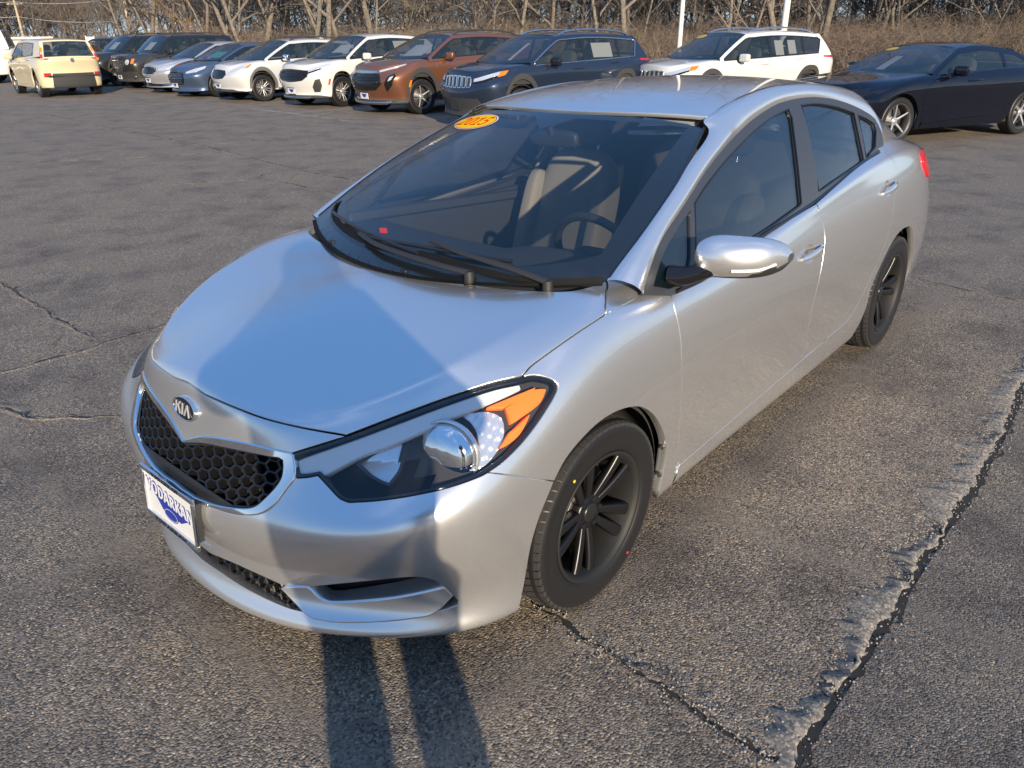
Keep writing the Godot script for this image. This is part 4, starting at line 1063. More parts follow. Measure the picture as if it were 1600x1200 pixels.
func pillar_mesh(inner: Array, outer: Array, bulge: float, steps: int) -> Mesher:
	# the painted band from the windscreen and roof edge down to the door openings, slightly rounded
	var a := catmull(inner, steps)
	var b := catmull(outer, steps)
	var cnt := a.size()
	var across := 10
	var m := Mesher.new()
	var grid := []
	for i in cnt:
		var row := []
		var e: Vector3 = b[i] - a[i]
		var tan: Vector3 = (a[mini(i + 1, cnt - 1)] + b[mini(i + 1, cnt - 1)] - a[maxi(i - 1, 0)] - b[maxi(i - 1, 0)]).normalized()
		var nn := e.cross(tan).normalized()
		if nn.y < 0.0 and nn.x < 0.0:
			nn = -nn
		if nn.dot(Vector3(0.7, 0.6, 0.0)) < 0.0:
			nn = -nn
		for k in across + 1:
			var s := float(k) / across
			var q := 1.0 - pow(absf(2.0 * s - 1.0), 2.6)
			row.append(a[i] + e * s + nn * q * bulge * clampf(e.length() / 0.09, 0.3, 1.25) * (1.0 - 0.9 * smoothstep(0.78, 1.0, float(i) / cnt)))
		grid.append(row)
	for i in cnt:
		for k in across + 1:
			var du: Vector3 = grid[i][mini(k + 1, across)] - grid[i][maxi(k - 1, 0)]
			var dv: Vector3 = grid[mini(i + 1, cnt - 1)][k] - grid[maxi(i - 1, 0)][k]
			var nn := du.cross(dv).normalized()
			if nn.dot(Vector3(0.7, 0.6, 0.0)) < 0.0:
				nn = -nn
			m.vert(grid[i][k], nn)
	for i in cnt - 1:
		for k in across:
			var p := i * (across + 1) + k
			m.quad(p, p + 1, p + across + 2, p + across + 1)
	return m

func both(called: String, m: Mesher, mt: Material, parent: Node3D) -> Array:
	return [obj(called, m.done(), mt, parent), obj(called, m.mirror_x().done(), mt, parent)]

func add_inner_face(m: Mesher, d: float) -> void:
	# glass has two faces, each of which mirrors
	var c := m.v.size()
	var t := m.idx.size()
	for i in c:
		m.vert(m.v[i] - m.n[i] * d, m.n[i], m.uv[i])
	for i in t:
		m.idx.append(m.idx[i] + c)

func ring_tube(m: Mesher, fn: Callable, poly: PackedVector2Array, r: float, lift: float, closed: bool, h := 0.02, sg := 1.0, sides := 6) -> void:
	var pts := []
	for p in poly:
		pts.append(fn.call(p.x, p.y) + skin_normal(fn, p.x, p.y, h, sg) * lift)
	if closed:
		pts.append(pts[0])
		pts.append(pts[1])
	m.tube(pts, r, sides, not closed)

func wheel_xf(x: float, y: float, z: float, spin := 0.0, steer := 0.0) -> Transform3D:
	var b := Basis(Vector3.UP, steer) * Basis(Vector3.RIGHT, spin)
	if x < 0.0:
		b = Basis(Vector3.UP, PI + steer) * Basis(Vector3.RIGHT, spin)
	return Transform3D(b, Vector3(x, y, z))

func tyre_mesh(R: float, w: float, rr: float, blocks: int) -> Mesher:
	# turned round x, outer side towards +x; w is the half width
	var m := Mesher.new()
	var s := R - rr
	var pr := [Vector2(w - 0.014, rr - 0.004), Vector2(w - 0.004, rr + 0.004), Vector2(w + 0.003, rr + 0.012), Vector2(w + 0.004, rr + s * 0.28), Vector2(w + 0.006, rr + s * 0.45),
		Vector2(w + 0.004, rr + s * 0.62), Vector2(w + 0.0045, rr + s * 0.63), Vector2(w - 0.004, rr + s * 0.83), Vector2(w - 0.012, R - 0.012), Vector2(w - 0.022, R - 0.0055)]
	var half := pr.duplicate()
	var prof := []
	for p in half:
		prof.append(p)
	for g in [0.42, 0.14, -0.14, -0.42]:
		prof.append(Vector2(g * w + 0.005, R - 0.004))
		prof.append(Vector2(g * w + 0.0045, R - 0.010))
		prof.append(Vector2(g * w - 0.0045, R - 0.010))
		prof.append(Vector2(g * w - 0.005, R - 0.004))
	for k in range(half.size() - 1, -1, -1):
		prof.append(Vector2(-half[k].x, half[k].y))
	m.lathe(prof, true, 72)
	return m

func tread_mesh(R: float, w: float, blocks: int) -> Mesher:
	var m := Mesher.new()
	for row in 5:
		var x0: float = [-0.98, -0.39, -0.11, 0.17, 0.45][row] * w
		var x1: float = [-0.45, -0.17, 0.11, 0.39, 0.98][row] * w
		for k in blocks:
			var t0 := TAU * (k + 0.08 + 0.21 * row) / blocks
			var t1 := TAU * (k + 0.90 + 0.21 * row) / blocks
			var skew: float = [0.25, 0.12, 0.0, -0.12, -0.25][row] * TAU / blocks
			var q := []
			for rr in [R - 0.010, R]:
				for e in [[x0, t0 - skew], [x1, t0 + skew], [x1, t1 + skew], [x0, t1 - skew]]:
					var drop := 0.0
					if (row == 0 and e[0] == x0) or (row == 4 and e[0] == x1):
						drop = 0.0125
					var r2: float = rr - drop
					q.append(Vector3(e[0], r2 * cos(e[1]), r2 * sin(e[1])))
			m.flat([q[4], q[5], q[6], q[7]])
			for s in 4:
				m.flat([q[s], q[(s + 1) % 4], q[4 + (s + 1) % 4], q[4 + s]])
	# every face looks away from the block's own middle
	for f in range(0, m.idx.size(), 3):
		pass
	return m

func make_wheel(parent: Node3D, xf: Transform3D, R: float, w: float, rr: float, style: String, rim_mat: Material, fine := true) -> Node3D:
	var g := group_node("wheel", parent, xf)
	var hub_x := w - 0.028
	obj("tyre", tyre_mesh(R, w, rr, 60).done(), M.rubber, g)
	if fine:
		obj("tread", tread_mesh(R + 0.0005, w, 62).done(), M.tread_rubber, g)
	var m := Mesher.new()
	# rim barrel and lip
	m.lathe([Vector2(w - 0.012, rr - 0.002), Vector2(w - 0.002, rr + 0.004), Vector2(w + 0.001, rr + 0.001), Vector2(w - 0.002, rr - 0.008), Vector2(w - 0.016, rr - 0.016), Vector2(w - 0.05, rr - 0.022), Vector2(-w + 0.02, rr - 0.03), Vector2(-w + 0.01, rr + 0.004)], true, 60 if fine else 32)
	obj("rim_barrel", m.done(), M.black_barrel if style == "black_twin" else M.barrel_grey, g)
	# brake disc, its hat and the backing behind it
	m = Mesher.new()
	m.lathe([Vector2(-0.012, 0.055), Vector2(0.028, 0.055), Vector2(0.028, 0.078), Vector2(0.004, 0.080), Vector2(0.004, rr * 0.70), Vector2(-0.018, rr * 0.70), Vector2(-0.018, 0.05)], true, 40)
	obj("brake_disc", m.done(), M.disc_steel, g)
	m = Mesher.new()
	m.lathe([Vector2(-0.03, rr - 0.035), Vector2(-0.035, 0.0)], true, 32)
	obj("wheel_backing", m.done(), M.dark_void, g)
	# spokes
	m = Mesher.new()
	var groups := 5
	var per := 2
	var spread := 0.20
	var w0 := 0.024
	var w1 := 0.040
	var dish := 0.022
	if style == "six_split":
		groups = 6; per = 2; spread = 0.16; w0 = 0.016; w1 = 0.022
	elif style == "five":
		groups = 5; per = 1; w0 = 0.036; w1 = 0.026; dish = 0.03
	elif style == "ten":
		groups = 5; per = 2; spread = 0.30; w0 = 0.022; w1 = 0.024
	elif style == "cover":
		groups = 9; per = 1; w0 = 0.034; w1 = 0.052; dish = 0.012
	for gi in groups:
		for si in per:
			var mid := TAU * gi / groups
			var off := 0.0 if per == 1 else (si - 0.5) * 2.0
			var rings := []
			for k in 7:
				var t := k / 6.0
				var r: float = lerpf(0.045, rr - 0.010, t)
				var a: float = mid + off * lerpf(0.28 if per == 2 else 0.0, spread, pow(t, 0.6))
				var hw: float = lerpf(w0, w1, t) * 0.5
				var xf0: float = hub_x - dish * pow(1.0 - t, 1.6) * 0.9 + dish * 0.4 * t
				var thick: float = lerpf(0.030, 0.020, t)
				var er := Vector3(0, cos(a), sin(a))
				var et := Vector3(0, -sin(a), cos(a))
				var c := er * r
				rings.append([c + et * hw + Vector3(xf0 - 0.004, 0, 0), c + et * hw * 0.55 + Vector3(xf0 + 0.001, 0, 0), c - et * hw * 0.55 + Vector3(xf0 + 0.001, 0, 0), c - et * hw + Vector3(xf0 - 0.004, 0, 0),
					c - et * hw * 1.15 + Vector3(xf0 - thick, 0, 0), c + et * hw * 1.15 + Vector3(xf0 - thick, 0, 0)])
			m.loft(rings, true, true)
	# hub boss
	m.lathe([Vector2(hub_x - 0.05, 0.062), Vector2(hub_x - dish * 0.9 - 0.002, 0.060), Vector2(hub_x - dish * 0.9 + 0.004, 0.054), Vector2(hub_x - dish * 0.9 + 0.004, 0.034)], true, 28)
	obj("spokes", m.done(), rim_mat, g)
	m = Mesher.new()
	var hx := hub_x - dish * 0.9
	m.lathe([Vector2(hx - 0.004, 0.034), Vector2(hx + 0.006, 0.033), Vector2(hx + 0.010, 0.028), Vector2(hx + 0.011, 0.0)], true, 24)
	obj("hub_cap", m.done(), M.satin_black if style == "black_twin" else rim_mat, g)
	if fine:
		m = Mesher.new()
		for k in 5:
			var a := TAU * (k + 0.5) / 5.0
			var c := Vector3(hx, cos(a) * 0.047, sin(a) * 0.047)
			m.tube([c - Vector3(0.01, 0, 0), c + Vector3(0.009, 0, 0)], 0.008, 6)
		obj("wheel_nuts", m.done(), M.satin_black, g).set_meta("kind", "stuff")
	return g

func honeycomb(fn: Callable, poly: PackedVector2Array, su: float, sv: float, width: float, depth: float, lift: float) -> Mesher:
	# open hexagonal cells: walls standing on the skin, su and sv are the cell's size in (u, v)
	var m := Mesher.new()
	var lo := poly[0]
	var hi := poly[0]
	for p in poly:
		lo = lo.min(p)
		hi = hi.max(p)
	var rows := int((hi.y - lo.y) / sv) + 2
	var cols := int((hi.x - lo.x) / su) + 2
	for r in range(-1, rows + 1):
		for c in range(-1, cols + 1):
			var ctr := Vector2(lo.x + (c + (0.5 if r % 2 != 0 else 0.0)) * su, lo.y + r * sv)
			var hx := []
			for k in 6:
				# a hexagon that is wide and low: points left and right
				var q: Vector2 = [Vector2(0.333, 0), Vector2(0.167, 1), Vector2(-0.167, 1), Vector2(-0.333, 0), Vector2(-0.167, -1), Vector2(0.167, -1)][k]
				hx.append(ctr + Vector2(q.x * su, q.y * sv))
			var inside := 0
			for p in hx:
				if Geometry2D.is_point_in_polygon(p, poly):
					inside += 1
			if not Geometry2D.is_point_in_polygon(ctr, poly) and inside < 3:
				continue
			var o := []
			var i1 := []
			var i2 := []
			for p in hx:
				var nn := skin_normal(fn, p.x, p.y, 0.02, 1.0)
				var q: Vector2 = ctr + (p - ctr) * 0.80
				var q2: Vector2 = ctr + (p - ctr) * 0.72
				o.append(fn.call(p.x, p.y) + nn * lift)
				i1.append(fn.call(q.x, q.y) + nn * (lift - 0.002))
				i2.append(fn.call(q2.x, q2.y) + nn * (lift - depth))
			for k in 6:
				var k2 := (k + 1) % 6
				m.flat([o[k], o[k2], i1[k2], i1[k]])
				m.flat([i1[k], i1[k2], i2[k2], i2[k]])
	return m

func text_on(words: String, font: String, size: float, depth: float, weight := 400, italic := false) -> TextMesh:
	var t := TextMesh.new()
	var f := SystemFont.new()
	f.font_names = PackedStringArray([font])
	f.font_weight = weight
	f.font_italic = italic
	t.font = f
	t.text = words
	t.font_size = 64
	t.pixel_size = size / 64.0
	t.depth = depth
	t.curve_step = 1.0
	return t

func grow(poly: PackedVector2Array, d: float) -> PackedVector2Array:
	# along (u, v) itself, for outlines that need no exact distance
	var r := Geometry2D.offset_polygon(poly, d)
	return r[0] if r.size() > 0 else poly

func panel_set(root: Node3D, cellf: float, paint_mat: Material, fine: bool) -> Dictionary:
	var B := {}
	for k in BODY_UV:
		B[k] = V2(BODY_UV[k])
	var bp := body_pt
	var gap := 0.0026 if fine else 0.004
	var cell := Vector2(0.11, 0.15) * cellf
	var o := {}
	var hole_g := both_halves(B.chrome_out)
	var hole_l := both_halves(B.lower_opening)
	o.hood = obj("bonnet", patch(bp, both_halves(B.hood), cell, {"gap": gap * (2.0 if fine else 1.2), "flange": 0.025}).done(), paint_mat, root)
	if fine:
		var bm := patch(bp, both_halves(B.bumper), cell, {"gap": gap, "holes": [hole_g, hole_l], "flange": 0.05})
		o.bumper = obj("bumper_cover", bm.done(), paint_mat, root)
		o.fender = both("front_wing", patch(bp, B.fender, cell, {"gap": gap, "flange": 0.03}), paint_mat, root)
	var cups := [[], []]
	if fine:
		for e in [[0, 10.04, 7.70], [1, 11.89, 8.18]]:
			var ring := PackedVector2Array()
			for k in 24:
				ring.append(Vector2(e[1] - 0.02 + cos(TAU * k / 24.0) * 0.095, e[2] + sin(TAU * k / 24.0) * 0.30))
			cups[e[0]] = [ring]
	o.front_door = both("front_door", patch(bp, B.front_door, cell, {"gap": gap, "flange": 0.02, "holes": cups[0]}), paint_mat, root)
	o.rear_door = both("rear_door", patch(bp, B.rear_door, cell, {"gap": gap, "flange": 0.02, "holes": cups[1]}), paint_mat, root)
	o.quarter = both("rear_quarter_panel", patch(bp, B.quarter, cell * (1.4 if fine else 1.0), {"flange": 0.03}), paint_mat, root)
	o.rocker = both("sill_panel", patch(bp, B.rocker, cell, {"gap": gap * 0.8, "flange": 0.02}), paint_mat, root)
	o.B = B
	return o

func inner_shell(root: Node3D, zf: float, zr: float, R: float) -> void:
	# a dark shell added to stand for the shade in the gaps: the skin's own shape set 25 mm inwards, open at the wheels
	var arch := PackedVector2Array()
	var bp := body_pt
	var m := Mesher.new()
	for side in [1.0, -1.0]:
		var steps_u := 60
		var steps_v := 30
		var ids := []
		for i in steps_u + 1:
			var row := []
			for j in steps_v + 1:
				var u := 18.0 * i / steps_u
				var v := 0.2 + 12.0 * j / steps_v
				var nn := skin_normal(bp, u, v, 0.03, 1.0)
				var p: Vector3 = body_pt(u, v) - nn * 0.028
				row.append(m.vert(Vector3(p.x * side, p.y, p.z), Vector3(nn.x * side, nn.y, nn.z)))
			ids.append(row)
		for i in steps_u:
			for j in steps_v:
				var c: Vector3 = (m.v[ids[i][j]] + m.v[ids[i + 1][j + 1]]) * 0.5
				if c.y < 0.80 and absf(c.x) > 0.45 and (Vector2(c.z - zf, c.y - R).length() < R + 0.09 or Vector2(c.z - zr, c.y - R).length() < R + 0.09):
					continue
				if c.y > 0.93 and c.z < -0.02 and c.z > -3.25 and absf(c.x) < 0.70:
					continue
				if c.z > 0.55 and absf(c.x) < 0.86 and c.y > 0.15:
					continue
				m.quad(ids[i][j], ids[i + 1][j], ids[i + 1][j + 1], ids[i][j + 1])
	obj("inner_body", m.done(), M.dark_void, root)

func wheel_housing(root: Node3D, z: float, R: float, xo: float, name_: String) -> void:
	var m := Mesher.new()
	var r := R + 0.048
	m.lathe([Vector2(xo - 0.40, 0.02), Vector2(xo - 0.40, r), Vector2(xo - 0.035, r + 0.002), Vector2(xo - 0.028, r - 0.010)], true, 40, -1.72, 1.9)
	for s in [1.0, -1.0]:
		var xf := Transform3D(Basis.IDENTITY, Vector3(0, R, z))
		var mm := m if s > 0 else m.mirror_x()
		obj(name_, mm.done(), M.arch_liner, root, xf)

func build_hero_car() -> void:
	set_net()
	var root := thing("parked_car", "silver saloon parked alone in the foreground, black wheels, 2015 sticker on its windscreen", "car")
	var bp := body_pt
	var P: Dictionary = panel_set(root, 0.55, M.silver_paint, true)
	var B: Dictionary = P.B
	both("pillar_base", patch(bp, B.pillar_base, Vector2(0.08, 0.1), {"gap": 0.0012, "flange": 0.02}), M.silver_paint, root)
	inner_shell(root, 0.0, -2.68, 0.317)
	wheel_housing(root, 0.01, 0.317, 0.868, "wheel_arch_liner")
	wheel_housing(root, -2.66, 0.317, 0.868, "wheel_arch_liner")
	hero_greenhouse(root)
	hero_front(root, B)
	hero_side(root, P)
	hero_cabin(root)
	# wheels
	var wf := 0.0
	for q in [[0.762, 0.0, 0.35], [-0.762, 0.0, 1.0], [0.762, -2.70, 0.9], [-0.762, -2.70, 0.1]]:
		var w := make_wheel(root, wheel_xf(q[0], 0.316, q[1], q[2]), 0.316, 0.104, 0.212, "black_twin", M.black_alloy)
		if q[0] > 0.0 and q[1] == 0.0:
			for e in [[0.255, 0.62, "yellow_mark"], [0.262, -2.55, "red_mark"]]:
				var a: float = e[1] - q[2]
				var m := Mesher.new()
				var c := Vector3(0.110, cos(a) * e[0], sin(a) * e[0])
				m.tube([c, c + Vector3(0.0012, 0, 0)], 0.005, 8)
				obj("paint_dot", m.done(), M[e[2]], w)

func hero_greenhouse(root: Node3D) -> void:
	# windscreen with its black border, roof, rear window, pillars, side windows in black frames
	var sp := screen_pt
	var full := PackedVector2Array()
	for k in 21:
		full.append(Vector2(lerpf(-0.99, 0.99, k / 20.0), 0.004))
	for k in range(1, 20):
		full.append(Vector2(1.0 + 0.055 * sin(PI * k / 20.0), k / 20.0 * 0.985))
	for k in 21:
		var s := lerpf(1.0, -1.0, k / 20.0)
		full.append(Vector2(s, 0.985 - 0.05 * pow(absf(s), 14.0)))
	for k in range(1, 20):
		full.append(Vector2(-1.0 - 0.055 * sin(PI * k / 20.0), (1.0 - k / 20.0) * 0.985))
	var wm := patch(sp, full, Vector2(0.1, 0.1), {"h": 0.01})
	var scr := obj("windscreen", wm.done(), M.windscreen_glass, root)
	var clear := PackedVector2Array()
	for k in 21:
		var s := lerpf(-0.92, 0.92, k / 20.0)
		clear.append(Vector2(s, 0.075 + 0.10 * pow(absf(s), 6.0)))
	for k in 21:
		var s := lerpf(0.915, -0.915, k / 20.0)
		clear.append(Vector2(s, 0.95 - 0.10 * exp(-pow(s / 0.10, 4.0)) - 0.02 * pow(absf(s), 8.0)))
	obj("windscreen_border", patch(sp, grow(full, -0.004), Vector2(0.1, 0.1), {"h": 0.01, "lift": -0.004, "holes": [clear]}).done(), M.satin_black, scr)
	# year sticker: yellow oval, white and red rims, red figures
	var cen := Vector2(-0.715, 0.862)
	var rim := PackedVector2Array()
	for e in [[1.0, "sticker_white", 0.0015], [0.955, "sticker_red", 0.0021], [0.915, "sticker_yellow", 0.0027]]:
		var ov := PackedVector2Array()
		for k in 40:
			var a := TAU * k / 40.0
			ov.append(cen + Vector2(cos(a) * 0.245, sin(a) * 0.072 + cos(a) * 0.012) * e[0])
		obj("year_sticker" if e[1] == "sticker_yellow" else "sticker_rim", patch(sp, ov, Vector2(0.1, 0.05), {"h": 0.01, "lift": e[2]}).done(), M[e[1]], scr)
	var tm := text_on("2015", "Droid Serif", 0.1, 0.001, 400, false)
	var m := Mesher.new()
	var put := func(p: Vector3) -> Vector3:
		var s := cen.x + (p.x + p.y * 0.28) / 0.60
		var t := cen.y + p.y / 1.02 + p.x * 0.10
		return screen_pt(s, t) + skin_normal(sp, s, t, 0.01, 1.0) * (0.0036 + p.z)
	m.add_mesh(tm, Transform3D(Basis.from_scale(Vector3(0.98, 1.02, 1.0)), Vector3.ZERO), put)
	obj("sticker_figures", m.done(), M.sticker_red, scr)
	# roof
	var rp := func(x: float, z: float) -> Vector3: return roof_pt(x, z)
	var ro := PackedVector2Array()
	var edge := PackedVector2Array([Vector2(0.566, -1.045), Vector2(0.562, -1.104), Vector2(0.543, -1.269), Vector2(0.521, -1.514), Vector2(0.514, -1.706), Vector2(0.514, -2.0), Vector2(0.52, -2.3), Vector2(0.535, -2.47)])
	for k in 21:
		var s := lerpf(-1.0, 1.0, k / 20.0)
		ro.append(Vector2(0.566 * s, -0.928 - 0.117 * s * s))
	for p in edge:
		ro.append(p)
	for k in range(1, 20):
		var s := lerpf(1.0, -1.0, k / 20.0)
		ro.append(Vector2(0.535 * s, -2.46 - 0.01 * s * s))
	for k in range(edge.size() - 1, 0, -1):
		ro.append(Vector2(-edge[k].x, edge[k].y))
	obj("roof", patch(rp, ro, Vector2(0.05, 0.05), {"h": 0.01, "sign": -1.0, "flange": 0.015}).done(), M.silver_paint, root)
	# dark strips in the roof ditches
	for s in [1.0, -1.0]:
		m = Mesher.new()
		var pts := []
		for q in catmull([Vector3(0.581, 1.353, -1.0), Vector3(0.565, 1.376, -1.104), Vector3(0.546, 1.400, -1.269), Vector3(0.524, 1.421, -1.514), Vector3(0.517, 1.427, -1.706), Vector3(0.517, 1.418, -2.0), Vector3(0.523, 1.394, -2.3), Vector3(0.54, 1.36, -2.5)], 4):
			pts.append(Vector3(q.x * s, q.y, q.z))
		m.tube(pts, 0.0075, 8)
		obj("roof_ditch_strip", m.done(), M.black_plastic, root)
		m = Mesher.new()
		pts = []
		for k in 12:
			var q := screen_pt(1.0 + 0.05 * sin(PI * k / 11.0), lerpf(0.02, 0.97, k / 11.0))
			pts.append(Vector3(q.x * s, q.y - 0.003, q.z))
		m.tube(pts, 0.006, 6)
		obj("windscreen_seal", m.done(), M.satin_black, root)
	var inner := V3(PILLAR.inner)
	var outer := V3(PILLAR.outer)
	both("roof_pillar", pillar_mesh(inner, outer, 0.021, 6), M.silver_paint, root)
	# rear window
	var gp := rear_glass_pt
	var rg := PackedVector2Array([Vector2(-0.97, 0.02), Vector2(0.97, 0.02), Vector2(1.0, 0.5), Vector2(0.99, 0.985), Vector2(-0.99, 0.985), Vector2(-1.0, 0.5)])
	obj("rear_window", patch(gp, rg, Vector2(0.2, 0.2), {"h": 0.01, "sign": -1.0}).done(), M.side_glass, root)
	# side windows
	var G := {}
	for k in GLASS_ZY:
		G[k] = V2(GLASS_ZY[k])
	var qp := glass_pt
	both("window_frame", patch(qp, G.dlo, Vector2(0.06, 0.06), {"h": 0.005, "sign": -1.0, "lift": 0.002, "holes": [G.glass_front, G.glass_rear, G.glass_quarter, G.glass_sail], "flange": 0.012, "round": 0.002}), M.frame_grey, root)
	for e in [["front_window", "glass_front"], ["rear_side_window", "glass_rear"], ["quarter_window", "glass_quarter"], ["sail_window", "glass_sail"]]:
		var pm := patch(qp, grow(G[e[1]], 0.006), Vector2(0.08, 0.08), {"h": 0.005, "sign": -1.0, "lift": -0.006})
		add_inner_face(pm, 0.004)
		both(e[0], pm, M.side_glass, root)
	# window seals: thin black beads round each pane, a thicker rail along the belt
	for e in ["glass_front", "glass_rear", "glass_quarter"]:
		m = Mesher.new()
		ring_tube(m, qp, G[e], 0.004, 0.0015, true, 0.005, -1.0)
		both("window_seal", m, M.gloss_black, root)
	var belt := []
	for q in [[-0.42, 0.925], [-0.59, 0.925], [-1.037, 0.965], [-1.592, 1.0], [-2.187, 1.066], [-2.52, 1.088]]:
		belt.append(glass_pt(q[0], q[1]) + Vector3(0.002, 0, 0))
	m = Mesher.new()
	m.tube(catmull(belt, 8), 0.008, 8)
	both("belt_rail", m, M.gloss_black, root)
	# cowl: black ribbed panel between bonnet and glass, climbing a little at both ends
	var cowl_at := func(s: float, t: float) -> Vector3:
		var top: float = 0.082 * (1.0 - smoothstep(0.15, 0.85, s)) + 0.012 + 0.07 * pow(maxf(-s, 0.0), 14.0)
		var a := screen_pt(s, top) + skin_normal(sp, s, top, 0.01, 1.0) * 0.003
		var b := screen_pt(s, -0.012) + Vector3(0, -0.003, 0.004)
		return a.lerp(b, t) + Vector3(0, 0.006 - 0.016 * sin(t * PI), 0.0)
	m = Mesher.new()
	var rows := []
	for j in 7:
		var row := []
		for i in 61:
			row.append(cowl_at.call(lerpf(-0.985, 0.985, i / 60.0), j / 6.0))
		rows.append(row)
	m.loft(rows, false, false)
	var cw := obj("cowl_panel", m.done(), M.cowl_black, root)
	m = Mesher.new()
	for i in 13:
		var s := lerpf(-0.80, 0.30, i / 12.0)
		m.tube([cowl_at.call(s, 0.50) + Vector3(0, 0.001, 0), cowl_at.call(s + 0.03, 0.86) + Vector3(0, 0.001, 0)], 0.0026, 4)
	obj("cowl_ribs", m.done(), M.satin_black, cw).set_meta("kind", "stuff")
	for s in [0.12, -0.55]:
		m = Mesher.new()
		cushion(m, cowl_at.call(s, 0.7) + Vector3(0, 0.004, 0), Vector3(0.03, 0.016, 0.02), Basis.IDENTITY)
		obj("washer_jet", m.done(), M.satin_black, cw)
	# wipers: arm from its pivot, blade holder and rubber
	var at := func(s: float, t: float, l: float) -> Vector3: return screen_pt(s, t) + skin_normal(sp, s, t, 0.01, 1.0) * l
	for e in [[0.46, 0.022, [0.30, 0.038], [-0.12, 0.068], [-0.33, 0.088], [-0.60, 0.098], [-0.82, 0.095], [0.12, 0.088]], [0.80, -0.012, [0.62, 0.045], [0.36, 0.095], [0.16, 0.135], [0.12, 0.140], [-0.30, 0.098], [0.60, 0.088]]]:
		# pivot, three points along the arm, where the arm meets the blade, then the blade's two ends
		var w := group_node("wiper", root)
		m = Mesher.new()
		var piv: Vector3 = at.call(e[0], e[1], 0.010)
		m.tube([piv - Vector3(0, 0.03, 0), piv + Vector3(0, 0.012, 0)], [0.019, 0.016], 12)
		var arm := catmull([piv + Vector3(0, 0.008, 0), at.call(e[2][0], e[2][1], 0.026), at.call(e[3][0], e[3][1], 0.030), at.call(e[4][0], e[4][1], 0.026)], 4)
		var rr := []
		for k in arm.size():
			rr.append(lerpf(0.0155, 0.0095, float(k) / arm.size()) + (0.0015 if k == 5 else 0.0))
		m.tube(arm, rr, 10, true, 0.62)
		obj("wiper_arm", m.done(), M.black_plastic, w)
		m = Mesher.new()
		var blade := []
		var b0: Array = e[6]
		var b1: Array = e[7]
		for k in 15:
			var t := k / 14.0
			blade.append(at.call(lerpf(b0[0], b1[0], t), lerpf(b0[1], b1[1], t) + 0.020 * sin(PI * t), 0.012 + 0.004 * sin(PI * t)))
		m.tube(blade, 0.0075, 6)
		obj("wiper_blade", m.done(), M.satin_black, w)

func slab(m: Mesher, fn: Callable, poly: PackedVector2Array, cell: Vector2, lift: float, flange: float, rnd := 0.0015) -> Mesher:
	return patch(fn, poly, cell, {"lift": lift, "flange": flange, "round": rnd})

